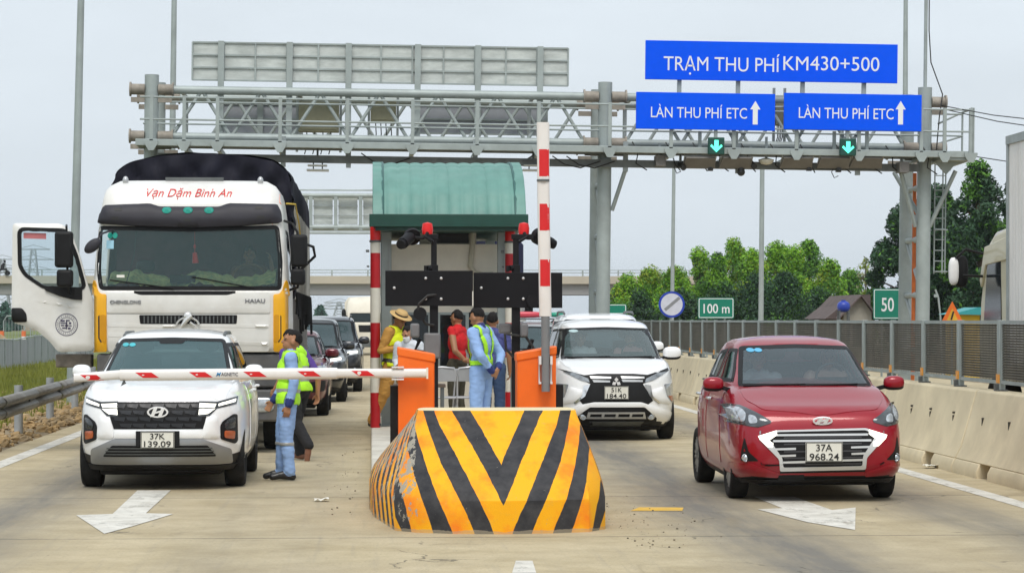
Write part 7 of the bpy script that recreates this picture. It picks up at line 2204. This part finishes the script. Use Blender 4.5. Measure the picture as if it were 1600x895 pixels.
# low corrugated fence beyond the grass
fw = thing('sheet_fence', 'low grey corrugated sheet fence across the grass behind the lorry door', 'fence', (-13.0, 84, 0))
M_SHEET = M('fence_sheet', (0.36, 0.38, 0.40), .6, .2, var=.12, scale=1.2, stretch=(3, 3, .6), dirt=(.22, .22, .22), dirt_amt=.45)
K = 0
yy = -26.0
while yy < 46:
    x = -.022 * yy
    zoff = .12 + .05 * sin(yy * .4)
    m = MB()
    n_ = 14
    vs = []; 
    for z in (-.1, .92 + zoff):
        for i in range(n_ + 1):
            t = i / n_
            vs.append((x - .022 * t * 2.5 + .022 * (i % 2), yy + 2.5 * t, z))
    fs = [(i, i + 1, n_ + 2 + i, n_ + 1 + i) for i in range(n_)]
    o = link_mesh('sheet', vs, fs, M_SHEET, None, fw)
    m = MB(); m.box(x - .03, x + .05, yy - .03, yy + .03, -.1, 1.0 + zoff); m.build('post', M_STEEL, fw)
    m = MB(); m.cyl((x, yy, .95 + zoff), (x - .055, yy + 2.5, .95 + .12 + .05 * sin((yy + 2.5) * .4)), .03, n=6); m.build('top_rail', M_GALV, fw)
    yy += 2.5
# spoil heap behind it
def mound(cx_, cy_, rx, ry, h, mat, name, label):
    n_ = 44; vs = []; 
    for j in range(n_ + 1):
        for i in range(n_ + 1):
            a, b_ = 2 * i / n_ - 1, 2 * j / n_ - 1
            r2 = a * a + b_ * b_
            z = max(0, 1 - r2) ** 1.2 * h
            z *= 1 + .35 * sin(a * 7 + b_ * 4) * cos(b_ * 6 - a * 3); z += (random.random() - .5) * .08 * h * (r2 < 1)
            vs.append((cx_ + a * rx, cy_ + b_ * ry, z - .06))
    fs = [(j * (n_ + 1) + i, j * (n_ + 1) + i + 1, (j + 1) * (n_ + 1) + i + 1, (j + 1) * (n_ + 1) + i) for j in range(n_) for i in range(n_)]
    return tag(link_mesh(name, vs, fs, mat, None, None, 179), label, 'heap')
mound(-17.5, 112, 4.0, 9, 1.25, M_RUB, 'spoil_heap', 'brown heap of earth and rubble behind the grey sheet fence')
# slim delineators and a mesh frame beyond
for u, lab in ((3, 'small white and orange marker post at the left picture edge'), (37, 'small white and orange marker post right of the mesh frame')):
    p = xat(u, 118)
    o = thing('marker_post', lab, 'post', (p.x, p.y, 0), 0)
    m = MB(); m.cyl((0, 0, 0), (0, 0, 1.0), .10, n=10); m.build('post', M_GLOSSW, o)
    m = MB(); m.cyl((0, 0, 1.0), (0, 0, 1.25), .105, n=10); m.cyl((0, 0, .5), (0, 0, .7), .105, n=10); m.build('cap', M('marker_orange', (.7, .18, .06), .5), o)
p = xat(22, 125); o = thing('mesh_frame', 'bent grey tube fence frame far left beyond the earth heap', 'fence', (p.x, p.y, 0))
for dx in (0, 1.3, 2.6):
    m = MB(); m.tube([(dx - .5, 0, 0), (dx - .5, 0, 1.7), (dx - .35, 0, 1.95), (dx + .35, 0, 1.95), (dx + .5, 0, 1.7), (dx + .5, 0, 0)], .035, 6); m.build('tube', M_GALV, o)
    for k in range(6): m = MB(); m.cyl((dx - .4 + .15 * k, 0, 0), (dx - .4 + .15 * k, 0, 1.8), .012, n=5); m.build('wire', M_GALV, o)

# lamp poles
def pole(label, u0, v0, u1, v1, D, r0, r1, zb=-.2, arm=None):
    a = at(u0, v0, D); b_ = at(u1, v1, D)
    d_ = (a - b_); t0 = (zb - b_.z) / d_.z
    base_ = b_ + d_ * t0
    o = thing('lamp_pole', label, 'lamp post', (base_.x, base_.y, zb))
    m = MB(); m.cyl((0, 0, 0), a - base_, r1, r0, 16); m.build('pole', M_GALV, o)
    top_ = a - base_
    m = MB(); m.cyl((0, 0, 0), (0, 0, .04), r1 * 2.2, n=16); m.build('base_plate', M_STEEL, o)
    if arm:
        m = MB(); m.tube([top_, top_ + Vector((arm * .3, 0, .25)), top_ + Vector((arm * 1.2, 0, .5))], .05, 8); m.build('arm', M_GALV, o)
        m = MB(); m.ball(top_ + Vector((arm * 1.4, 0, .5)), (.4, .14, .07), 14, 8, .7); m.build('lamp_head', M_GLOSSW, o, smooth=60)
    return o
pole('tall steel lamp pole rising left of the lorry door', 128.5, -80, 113, 560, 52, .065, .105, arm=1)
pole('tall thin lamp pole behind the left end of the gantry', 273, -60, 266, 480, 80, .08, .12)
pole('tall lamp pole behind the right gantry columns', 1415.5, -70, 1413, 480, 80, .06, .12, arm=1)
pole('pale lamp pole behind the white circular sign', 1053, 262, 1050, 495, 90, .06, .075)
pole('thicker pale lamp pole below the white dome device', 1191, 258, 1189, 497, 84, .075, .09)

# ---------------------------------------------------------------- signs beyond the barrier
M_GSIGN = M('sign_green', (0.0, 0.20, 0.13), .45, var=.05)
def road_sign(label, u0, u1, v0, v1, D, s_, textbox):
    a, b_ = at(u0, v0, D), at(u1, v1, D)
    w_, h_ = (b_ - a).dot(Vector((CA, -SA, 0))), a.z - b_.z
    c_ = (a + b_) / 2
    o = thing('road_sign', label, 'sign', (c_.x, c_.y, 0), 0)
    m = MB(); m.prism(rpoly([(-w_ / 2, -h_ / 2), (w_ / 2, -h_ / 2), (w_ / 2, h_ / 2), (-w_ / 2, h_ / 2)], .05), 'y', -.01, .02)
    po = m.build('panel', M_GSIGN, o, loc=(0, 0, c_.z))
    b0, b1 = .02, .035
    m = MB()
    ou = rpoly([(-w_ / 2 + b0, -h_ / 2 + b0), (w_ / 2 - b0, -h_ / 2 + b0), (w_ / 2 - b0, h_ / 2 - b0), (-w_ / 2 + b0, h_ / 2 - b0)], .045); iu = inset_poly(ou, b1 - b0 + .006)
    k = len(ou); m.add([(x, -.013, z) for x, z in ou] + [(x, -.013, z) for x, z in iu], [(i, (i + 1) % k, k + (i + 1) % k, k + i) for i in range(k)]); m.build('border', M_SIGNW, po)
    if s_:
        ta, tb, va, vb = textbox
        pa, pb = at(ta, va, D), at(tb, vb, D)
        text('lettering', s_, M_SIGNW, (pb - pa).dot(Vector((CA, -SA, 0))), pa.z - pb.z, (((pa + pb) / 2 - c_).dot(Vector((CA, -SA, 0))), -.014, ((pa + pb) / 2 - c_).z), parent=po, bold=.01)
    m = MB()
    for s in (-.25, .25): m.cyl((s * w_, .06, -.1), (s * w_, .06, c_.z + h_ * .4), .03, n=8)
    m.build('post', M_GALV, o)
    return o
road_sign('green sign reading 100 m beside the white circular sign', 1090.5, 1147, 465, 497.5, 75, '100 m', (1099, 1140, 474, 489))
road_sign('green sign reading 50 at the foot of the right gantry columns', 1364, 1420, 451, 498.5, 70, '50 m', (1377, 1418, 464, 486))
road_sign('small green sign peeping out beside the middle gantry column', 950, 979, 475, 491, 84, None, None)
a = at(1049.5, 475.5, 78)
o = thing('road_sign', 'round white sign with blue rim and grey slash before the trees', 'sign', (a.x, a.y, 0))
R_ = 20.5 * 78 / F
m = MB(); m.lathe([(R_ * .84, -.012), (R_, -.012), (R_, .02), (.001, .02)], (0, 0, a.z), 'y', 40); m.build('rim', M('rim_blue', (.015, .05, .42), .4), o)
m = MB(); m.cyl((0, -.010, a.z), (0, .0, a.z), R_ * .845, n=40); m.build('face', M('sign_pale', (.62, .64, .74), .5), o)
m = MB(); m.bar((-R_ * .52, -.014, a.z - R_ * .42), (R_ * .6, -.014, a.z + R_ * .52), .004, .09, up=(0, 0, 1)); m.build('slash', M('slash_grey', (.25, .26, .28), .5), o)
m = MB(); m.cyl((-.02, .06, -.1), (-.02, .06, a.z + R_ * .6), .035, n=10); m.build('post', M_GALV, o)
a = at(1488, 489, 66)
o = thing('warning_sign', 'orange triangular warning sign above the fence near the right lorry', 'sign', (a.x, a.y, 0))
m = MB(); s_ = .30
m.prism([(-s_, a.z - .26), (s_, a.z - .26), (0, a.z + .30)], 'y', 0, .02); tri = m.build('triangle', M('warning_orange', (.85, .17, .01), .5), o)
m = MB(); m.prism([(-s_ * .5, a.z - .19), (s_ * .5, a.z - .19), (0, a.z + .12)], 'y', -.006, -.001); m.build('inner_field', M('warning_yellow', (.75, .42, .03), .5), tri)
m = MB(); m.cyl((-.03, -.008, a.z - .17), (.03, -.01, a.z + .04), .025, n=6); m.build('symbol', M_INK, tri)
m = MB(); m.cyl((0, .03, -.1), (0, .03, a.z), .03, n=8); m.build('post', M_GALV, o)

# ---------------------------------------------------------------- lorry on the other carriageway
p = xat(1600, 33); 
lr = thing('lorry', 'white box lorry with cream cab cut by the right picture edge, beyond the fence', 'truck', (9.6, 33.2, 0))
M_BOXW = M('box_body_white', (0.82, 0.81, 0.79), .5, var=.06, scale=1, stretch=(1, 2, .3), dirt=(.5, .47, .42), dirt_amt=.4)
m = MB(); m.box(-1.25, 1.25, -9.5, .0, 1.15, 4.12); bx = m.build('box_body', M_BOXW, lr, bevel=.03)
m = MB()
for k in range(60): m.box(-1.256, -1.25, -9.3 + k * .155, -9.3 + k * .155 + .05, 1.3, 3.95)
m.build('side_rib', M_BOXW, bx)
m = MB(); m.box(-1.28, 1.28, -9.52, .03, 4.05, 4.16); m.box(-1.27, -1.22, -.05, .04, 1.15, 4.05); m.build('edge_trim', M_STEEL, bx)
m = MB(); m.prism([(.1, .9), (1.75, .9), (1.85, 1.5), (1.78, 2.0), (1.45, 2.75), (.95, 2.95), (.1, 3.0)], 'x', -1.2, 1.2); m.build('cab', M('cab_cream', (.62, .58, .42), .45, var=.05, coat=.3), lr, bevel=.08, seg=3)
m = MB(); m.prism([(.55, 1.75), (1.5, 1.75), (1.32, 2.5), (.6, 2.55)], 'x', -1.212, -1.19); m.build('side_window', M('dark_glass', (.02, .025, .03), .08, var=.2), lr)
m = MB(); m.prism([(.2, 2.55), (1.35, 2.5), (1.6, 2.2), (1.68, 2.3), (1.4, 2.75), (.2, 2.85)], 'x', -1.23, -1.2); m.build('fairing', MATS['cab_cream'], lr, bevel=.01)
m = MB(); m.ball((-1.62, 1.55, 2.42), (.07, .06, .19), 14, 10, .7); m.build('wing_mirror', M_GLOSSW, lr, smooth=60)
m = MB(); m.ball((-1.50, 1.62, 2.42), (.10, .06, .22), 14, 10, .7); m.build('mirror_housing', M_BLACK, lr, smooth=60)
m = MB(); m.tube([(-1.2, 1.45, 2.65), (-1.45, 1.55, 2.72), (-1.6, 1.5, 2.6)], .02, 6); m.tube([(-1.2, 1.5, 2.35), (-1.5, 1.5, 2.36)], .02, 6); m.build('mirror_arm', M_BLACK, lr)
m = MB(); m.box(-.5, .5, -9.3, 1.6, .6, 1.1); m.build('chassis', M_DSTEEL, lr)
for ya in (1.0, -6.2, -7.5):
    for s in (-1, 1): wheel(lr, s * 1.05, ya, .5, .3, M_STEEL, 8)
# navy covered lorry behind the booth, and a white one far down the lane
def box_lorry(label, x, y, top_, cov, cabm, L2=7, wt=2.5):
    r = thing('lorry', label, 'truck', (x, y, 0))
    sp = dict(N=120, cnf=9, cnr=12, roof=2.9, cabin=[(.75, 1.15, .03, 1.9), (1.3, 1.17, 0, 1.9), (1.8, 1.16, .05, 1.9), (2.4, 1.1, .2, 1.9), (2.75, 1.0, .4, 1.85), (2.85, .9, .55, 1.8)])
    ws = rpoly([(-.98, 1.65), (.98, 1.65), (.9, wt), (-.9, wt)], .07)
    cab, bvh = make_cabin(sp, r, [cabm, M_DARKIN], [('F', ws)])
    glaze(r, bvh, 'F', ws, GLASS_T)
    patch('grille', rpoly([(-.5, 1.5), (.5, 1.5), (.45, 1.15), (-.45, 1.15)], .03), 'F', bvh, M_BLACK, .006, .01, .08, r)
    for s in (1, -1): patch('headlight', [(s * .6, 1.1), (s * 1.0, 1.12), (s * 1.0, .95), (s * .65, .93)][::s], 'F', bvh, M_LENS, .006, .01, .06, r)
    m = MB(); m.box(-1.15, 1.15, .0, .3, .4, .74); m.build('bumper', M_DSTEEL, r, bevel=.03)
    m = MB(); m.prism([(-1.2, 1.0), (1.2, 1.0), (1.2, top_ - .3), (1.0, top_ - .05), (0, top_), (-1.0, top_ - .05), (-1.2, top_ - .3)], 'y', 2.1, 2.1 + L2); m.build('load_cover', cov, r, bevel=.04)
    for s in (-1, 1): mirror_part(r, s * 1.1, .1, 2.1, M_BLACK, s, .22, .4)
    for ya in (1.1, 6.5):
        for s in (-1, 1): wheel(r, s * 1.0, ya, .45, .28, M_STEEL, 6)
    return r
box_lorry('lorry with navy covered load hidden behind the booth', 2.85, 66.0, 4.05, M('navy_cover', (.015, .018, .06), .6, var=.3, scale=2), M_TRW)
box_lorry('distant cream lorry at the tail of the left queue', -.15, 128.0, 2.95, M_CREAM, M_CREAM, 5, 2.1)

# ---------------------------------------------------------------- overpass
ov = thing('overpass', 'concrete road overpass crossing the whole background', 'bridge', (0, 300, 0))
M_OVC = M('overpass_concrete', (0.50, 0.45, 0.36), .9, var=.06, scale=.2, dirt=(.36, .33, .27), dirt_amt=.4, dirt_scale=.3)
M_OVG = M('girder_concrete', (0.33, 0.33, 0.33), .9, var=.06, scale=.2)
xl, xr_ = -160, 45
m = MB(); m.box(xl, xr_, -.3, 11, 6.0, 6.9); m.build('deck', M_OVC, ov)
m = MB(); m.box(xl, xr_, .3, 10.4, 4.75, 6.0); m.build('girder', M_OVG, ov)
for zz in (7.25, 7.55):
    m = MB(); m.box(xl, xr_, -.1, .0, zz, zz + .09); m.build('rail', M_GALV, ov)
x = xl
while x < xr_:
    m = MB(); m.box(x - .09, x + .09, -.12, .02, 6.9, 7.6); m.build('rail_post', M_GALV, ov); x += 4.2
for x in (-78, -50, 8, 36):
    m = MB(); m.box(x - .8, x + .8, 2, 9, -1, 4.75); m.build('pier', M_OVG, ov)
# approach bank on the right end
p = at(10, 424, 300)
o = thing('motorcycle', 'tiny motorcycle and rider crossing the overpass at the far left', 'motorcycle', (p.x, 299.5, 6.9))
m = MB(); m.cyl((-.6, 0, .3), (-.6, .1, .3), .3, n=12); m.cyl((.6, 0, .3), (.6, .1, .3), .3, n=12); m.tube([(-.6, .05, .3), (-.2, .05, .7), (.45, .05, .75), (.6, .05, .3)], .12, 6); m.build('frame', M_BLACK, o)
m = MB(); m.tube([(.0, .05, .75), (.05, .05, 1.15), (.2, .05, 1.45)], [.2, .22, .14], 8); m.ball((.25, .05, 1.65), .15, 10, 8); m.build('rider', M_BLK, o)

# pylons
def pylon(u, D, h, label):
    p = xat(u, D); o = thing('pylon', label, 'pylon', (p.x, p.y, 0), 0)
    m = MB()
    for sx in (-1, 1):
        for sy in (-1, 1): m.bar((sx * 2.5, sy * 2.5, 0), (sx * .5, sy * .5, h), .3, .3)
    k = 9
    for i in range(k):
        z0, z1 = h * i / k, h * (i + 1) / k
        w0, w1 = 2.5 - 2 * i / k, 2.5 - 2 * (i + 1) / k
        m.bar((-w0, -w0, z0), (w1, -w1, z1), .18, .18); m.bar((w0, -w0, z0), (-w1, -w1, z1), .18, .18)
    m.build('tower', M_STEEL, o)
    for z, w_ in ((h * .99, 4.5), (h * .86, 5.5), (h * .73, 5)):
        m = MB(); m.bar((-w_, 0, z), (w_, 0, z), .22, .3); m.bar((-w_, 0, z), (0, 0, z + 1.2), .15, .15); m.bar((w_, 0, z), (0, 0, z + 1.2), .15, .15); m.build('cross_arm', M_STEEL, o)
    return o
pylon(4, 720, 19.0, 'hazy lattice pylon at the far left edge beyond the overpass')
pylon(52, 690, 21.0, 'hazy lattice pylon seen through the open door window of the lorry')
pylon(18, 900, 15.0, 'fainter lattice pylon seen below the overpass at the far left')
pylon(530, 760, 7.0, 'faint small pylon beyond the overpass above the queue')
for (ua, va, ub, vb), lab in (((1470, 165, 1640, 190), 'upper'), ((1480, 172, 1640, 202), 'lower'), ((1512, 243, 1640, 256), 'lowest')):
    m = MB(); a, b_ = at(ua, va, 64), at(ub, vb, 60)
    m.tube([a, (a + b_) / 2 - Vector((0, 0, .05)), b_], .013, 5)
    tag(m.build('overhead_wire', M_INK), lab + ' of three thin wires running right from the gantry end', 'wire')

# ---------------------------------------------------------------- trees
M_L1 = M('leaf_bright', (0.17, 0.37, 0.010), .7, var=.35, scale=.6)
M_L2 = M('leaf_mid', (0.075, 0.21, 0.014), .7, var=.35, scale=.6)
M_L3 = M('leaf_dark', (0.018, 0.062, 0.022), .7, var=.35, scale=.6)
M_L4 = M('leaf_yellow', (0.24, 0.33, 0.015), .7, var=.35, scale=.6)
M_BARK = M('bark', (0.12, 0.09, 0.06), .9, var=.3, scale=4)
def tree(label, x, y, h, rad, mats, n=2600, leaf=.17, base=.22, shape=1.0, group='trees beyond the right barrier', seed=0, trunk_r=.12, sparse=1.0, peak=0.0):
    R = random.Random(seed * 77 + int(x * 10))
    o = thing('tree', label, 'tree', (x, y, 0), 0, group)
    tm = MB(); tm.tube([(0, 0, -.2), (.05 * h * (R.random() - .5), 0, h * .3), (.08 * h * (R.random() - .5), 0, h * .62), (.05 * (R.random() - .5), 0, h * .88)], [trunk_r, trunk_r * .8, trunk_r * .5, trunk_r * .18], 8)
    tips = []
    nb = 22
    for k in range(nb):
        t = base + (1 - base) * (k + R.random() * .8) / nb
        prof = (sin(min(1, (t - base) / (1 - base) * 1.05 + .08) * pi) ** .55) * (1 - peak * (t - base) / (1 - base))
        a = k * 2.4 + R.random()
        rr = rad * prof * (.55 + .45 * R.random()) * shape
        p0 = Vector((0, 0, h * max(.15, t - .14))); p1 = Vector((rr * cos(a) * .75, rr * sin(a) * .75, h * (t - .02)))
        tm.tube([p0, p0.lerp(p1, .5) + Vector((0, 0, .04 * h * R.random())), p1], [trunk_r * .35, trunk_r * .2, trunk_r * .08], 5)
        tips.append((p1, rad * (.20 + .22 * R.random()) * (.6 + .4 * prof)))
        if R.random() < .7: tips.append((p0.lerp(p1, .55) + Vector((R.uniform(-.2, .2), R.uniform(-.2, .2), R.uniform(0, .3))), rad * (.18 + .18 * R.random())))
    tips.append((Vector((0, 0, h * .97)), rad * .16)); tips.append((Vector((.1 * rad, 0, h * .9)), rad * .22))
    tm.build('trunk', M_BARK, o, smooth=60)
    vs, fs, mi = [], [], []
    nm = len(mats)
    tot = sum(r_ ** 2 for _, r_ in tips)
    for c_, r_ in tips:
        cnt = int(n * r_ ** 2 / tot * sparse)
        tone = R.choices(range(nm), weights=[3, 2, 1][:nm])[0]
        for _ in range(cnt):
            d_ = Vector((R.gauss(0, 1), R.gauss(0, 1), R.gauss(0, .8))).normalized() * r_ * (R.random() ** .45)
            p_ = c_ + d_
            s = leaf * (.55 + .8 * R.random())
            nn = (d_.normalized() * .6 + Vector((R.gauss(0, 1), R.gauss(0, 1), R.gauss(.3, 1)))).normalized()
            ax = nn.orthogonal().normalized(); ax.rotate(Matrix.Rotation(R.random() * 6.28, 3, nn)); bx_2 = nn.cross(ax)
            k = len(vs)
            vs += [p_ - ax * s, p_ + bx_2 * s * .38, p_ + ax * s, p_ - bx_2 * s * .38]
            fs.append((k, k + 1, k + 2, k + 3)); mi.append(tone if R.random() < .75 else R.randrange(nm))
    link_mesh('crown', vs, fs, mats, mi, o)
    return o
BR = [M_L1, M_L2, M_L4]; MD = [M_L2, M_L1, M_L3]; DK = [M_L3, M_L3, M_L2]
# u centre, top row, distance, radius px, palette, words
TR = [(978, 434, 150, 34, BR, 'low bright green tree at the left end of the row, beside the middle gantry column'), (1015, 424, 156, 36, BR, 'bright green bushy tree above the white minivan'), (1052, 418, 152, 34, BR, 'bright green tree behind the white circular sign'),
      (1092, 392, 158, 30, BR, 'tall bright tree with a ragged brownish top above the 100 m sign'), (1121, 396, 154, 30, MD, 'mid green tree just right of the ragged brownish top'), (1146, 376, 160, 34, BR, 'tallest bright tree left of the thicker pale pole'), (1176, 390, 150, 34, BR, 'yellow green tree right against the thicker pale pole'),
      (1214, 382, 160, 34, BR, 'bright tree with twin tips just right of the thicker pole'), (1240, 390, 154, 32, BR, 'bright tree in the middle of the right group'), (1264, 376, 158, 34, MD, 'tall mid green tree with a thin high tip'), (1296, 408, 152, 34, BR, 'yellow green tree before the blue water tank'), (1328, 426, 158, 30, MD, 'low tree behind the grey house')]
for i, (u, v, D, rp, pal, lab) in enumerate(TR):
    p = xat(u, D); h = HC + (HZ - v) * D / F
    tree(lab, p.x, p.y, h, 1.75 * rp * D / F, pal, n=19000, leaf=.095, base=.05, seed=i, peak=.35)
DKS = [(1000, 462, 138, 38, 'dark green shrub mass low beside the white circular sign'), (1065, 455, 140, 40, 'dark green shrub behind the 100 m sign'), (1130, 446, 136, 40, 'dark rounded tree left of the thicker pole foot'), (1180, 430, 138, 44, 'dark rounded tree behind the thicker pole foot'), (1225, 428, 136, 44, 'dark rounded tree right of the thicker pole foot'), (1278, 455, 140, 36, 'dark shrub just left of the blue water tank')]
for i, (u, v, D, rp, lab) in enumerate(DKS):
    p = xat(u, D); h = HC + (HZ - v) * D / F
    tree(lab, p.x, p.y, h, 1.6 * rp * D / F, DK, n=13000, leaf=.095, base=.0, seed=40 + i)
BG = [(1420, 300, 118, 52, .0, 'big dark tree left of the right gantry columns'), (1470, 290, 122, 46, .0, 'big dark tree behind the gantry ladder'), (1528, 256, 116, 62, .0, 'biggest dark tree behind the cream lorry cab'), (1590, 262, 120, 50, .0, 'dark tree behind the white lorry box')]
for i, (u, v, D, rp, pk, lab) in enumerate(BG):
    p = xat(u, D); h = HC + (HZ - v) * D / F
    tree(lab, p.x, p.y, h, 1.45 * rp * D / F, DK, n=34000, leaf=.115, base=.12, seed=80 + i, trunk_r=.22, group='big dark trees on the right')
for u, v, D, rp, lab in ((1352, 400, 125, 20, 'nearly bare pale tree beside the house'), (1366, 418, 126, 14, 'thin bare sapling left of the green 50 sign')):
    p = xat(u, D); h = HC + (HZ - v) * D / F
    tree(lab, p.x, p.y, h, rp * D / F * 1.3, [M('leaf_pale', (.25, .27, .14), .8, var=.3), M_L4], n=700, leaf=.10, base=.2, seed=int(u), trunk_r=.07)
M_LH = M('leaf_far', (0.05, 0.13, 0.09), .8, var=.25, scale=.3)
for i, (u, v, D, rp, lab) in enumerate(((-14, 478, 420, 18, 'hazy far tree at the left picture edge'), (8, 474, 400, 16, 'hazy far tree under the overpass at far left'), (26, 486, 430, 12, 'smaller hazy far tree beside the lorry door edge'), (500, 478, 470, 14, 'hazy far tree above the maroon SUV'), (940, 470, 420, 26, 'hazy tree behind the middle gantry column'))):
    p = xat(u, D); h = HC + (HZ - v) * D / F
    tree(lab, p.x, p.y, h, rp * D / F, [M_LH, M_LH], n=1500, leaf=.5, base=.05, seed=200 + i, trunk_r=.2, group='far hazy trees')
# undergrowth strip behind the barrier so that no bare ground shows under the crowns
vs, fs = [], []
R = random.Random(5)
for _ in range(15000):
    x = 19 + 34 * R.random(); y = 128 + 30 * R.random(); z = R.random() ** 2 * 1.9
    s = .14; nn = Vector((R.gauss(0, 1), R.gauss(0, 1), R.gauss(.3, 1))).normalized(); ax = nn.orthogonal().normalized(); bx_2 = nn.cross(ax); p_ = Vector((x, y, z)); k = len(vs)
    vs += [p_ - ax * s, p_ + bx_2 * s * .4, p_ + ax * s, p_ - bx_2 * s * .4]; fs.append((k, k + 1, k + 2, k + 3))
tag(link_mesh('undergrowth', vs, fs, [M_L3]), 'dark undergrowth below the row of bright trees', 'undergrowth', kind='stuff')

# ---------------------------------------------------------------- house, tank, stall
a = at(1340, 500, 112)
h = thing('house', 'small grey gabled house with dark roof left of the green 50 sign', 'house', (a.x, a.y, 0))
M_HW = M('house_wall', (.36, .34, .29), .9, var=.15, scale=1, dirt=(.2, .19, .16), dirt_amt=.5)
M_HR = M('house_roof', (.10, .075, .07), .85, var=.25, scale=2)
s_ = 112 / F
g0, g1, apex, eave = (1318 - 1340) * s_, (1362 - 1340) * s_, HC + 40 * s_, HC + 12 * s_
m = MB(); m.prism([(g0, -.1), (g1, -.1), (g1, eave), ((g0 + g1) / 2 + .1, apex - .05), (g0, eave)], 'y', 0, 7); m.build('wall', M_HW, h)
m = MB()
xm = (g0 + g1) / 2 + .1
for x_, in ((g0 - .3,), (g1 + .3,)):
    m.add([(x_, -.4, eave - .25), (xm, -.4, apex), (xm, 7.3, apex), (x_, 7.3, eave - .25), (x_, -.4, eave - .33), (xm, -.4, apex - .08), (xm, 7.3, apex - .08), (x_, 7.3, eave - .33)], [(0, 1, 2, 3), (7, 6, 5, 4), (0, 4, 5, 1), (1, 5, 6, 2), (2, 6, 7, 3), (3, 7, 4, 0)])
m.build('roof', M_HR, h)
m = MB(); m.prism([(1292 * s_ - 1340 * s_, HC + 2 * s_), (1318 * s_ - 1340 * s_, HC + 22 * s_), (1326 * s_ - 1340 * s_, HC + 22 * s_), (1326 * s_ - 1340 * s_, HC + 2 * s_)], 'y', .5, 6); m.build('side_roof', M_HR, h)
m = MB(); m.prism([(1364 * s_ - 1340 * s_, HC + 2 * s_), (1364 * s_ - 1340 * s_, HC + 40 * s_), (1352 * s_ - 1340 * s_, HC + 40 * s_), (1362 * s_ - 1340 * s_, HC + 2 * s_)], 'y', .5, 6.5); m.build('rear_roof', M_HR, h)
m = MB(); m.box(g0 + .4, g0 + .8, -.03, .0, .6, 1.6); m.build('window', M_DARKIN, h)
a = at(1318, 479, 108)
o = thing('water_tank', 'round blue water tank on a stand beside the grey house', 'tank', (a.x, a.y, 0))
m = MB(); m.ball((0, 0, a.z), (.27, .27, .24), 18, 12, .8); m.cyl((0, 0, a.z + .2), (0, 0, a.z + .28), .1, n=12); m.build('tank', M('tank_blue', (.015, .045, .36), .35, var=.1), o, smooth=50)
m = MB()
for sx in (-.2, .2):
    for sy in (-.2, .2): m.cyl((sx, sy, -.1), (sx, sy, a.z - .15), .035, n=6)
m.build('stand', M_DSTEEL, o)
a = at(1518, 500, 80)
o = thing('roadside_hut', 'yellow hut with teal roof seen over the fence beside the right lorry', 'hut', (a.x, a.y, 0))
s_ = 80 / F
m = MB(); m.box(-24 * s_, 13 * s_, 0, 1.5, -.1, HC + 10 * s_); m.build('wall', M('hut_yellow', (.72, .45, .02), .7, var=.08), o)
m = MB(); m.prism([(-34 * s_, HC + 9 * s_), (20 * s_, HC + 8 * s_), (19 * s_, HC + 20 * s_), (8 * s_, HC + 20 * s_)], 'y', -.2, 1.7); m.build('roof', M('hut_teal', (.03, .30, .32), .5, var=.08), o)
a = at(1467, 500, 84)
o = thing('street_sign_post', 'thin pale bent post beside the right gantry column', 'post', (a.x, a.y, 0))
m = MB(); m.tube([(.12, 0, -.1), (.05, 0, 1.9), (-.02, 0, 2.5), (-.12, 0, 2.75)], .03, 6); m.box(-.16, -.02, -.03, .03, 2.5, 2.6); m.build('post', M_GALV, o)

for u, v, sc_, lab in ((472, 694, .09, 'crumpled white paper scrap on the left lane beside the island'), (502, 783, .07, 'small white paper scrap near the crash block left corner'), (1457, 731, .10, 'white litter scrap at the foot of the barrier by the red hatchback')):
    p = on_ground(u, v); vs = []
    for j in range(5):
        for i in range(5): vs.append(((i - 2) * .5 * sc_ + random.uniform(-.1, .1) * sc_, (j - 2) * .5 * sc_, .012 + random.random() * sc_ * .4))
    o = link_mesh('paper_scrap', vs, [(j * 5 + i, j * 5 + i + 1, j * 5 + i + 6, j * 5 + i + 5) for j in range(4) for i in range(4)], M_PLATEW, None, None, None, (p.x, p.y, 0))
    s2_ = o.modifiers.new('s', 'SOLIDIFY'); s2_.thickness = .004
    tag(o, lab, 'litter')
# ---------------------------------------------------------------- air
hz = MB(); hz.box(-1900, 1900, -80, 4300, -3, 60)
hm_ = bpy.data.materials.new('haze_air'); hm_.use_nodes = True
for n_ in list(hm_.node_tree.nodes):
    if n_.type == 'BSDF_PRINCIPLED': hm_.node_tree.nodes.remove(n_)
pv = hm_.node_tree.nodes.new('ShaderNodeVolumePrincipled'); pv.inputs['Color'].default_value = (.86, .93, 1.0, 1); pv.inputs['Density'].default_value = .00016
hm_.node_tree.links.new(pv.outputs[0], [n_ for n_ in hm_.node_tree.nodes if n_.type == 'OUTPUT_MATERIAL'][0].inputs['Volume'])
tag(hz.build('haze', hm_, smooth=None), kind='stuff')
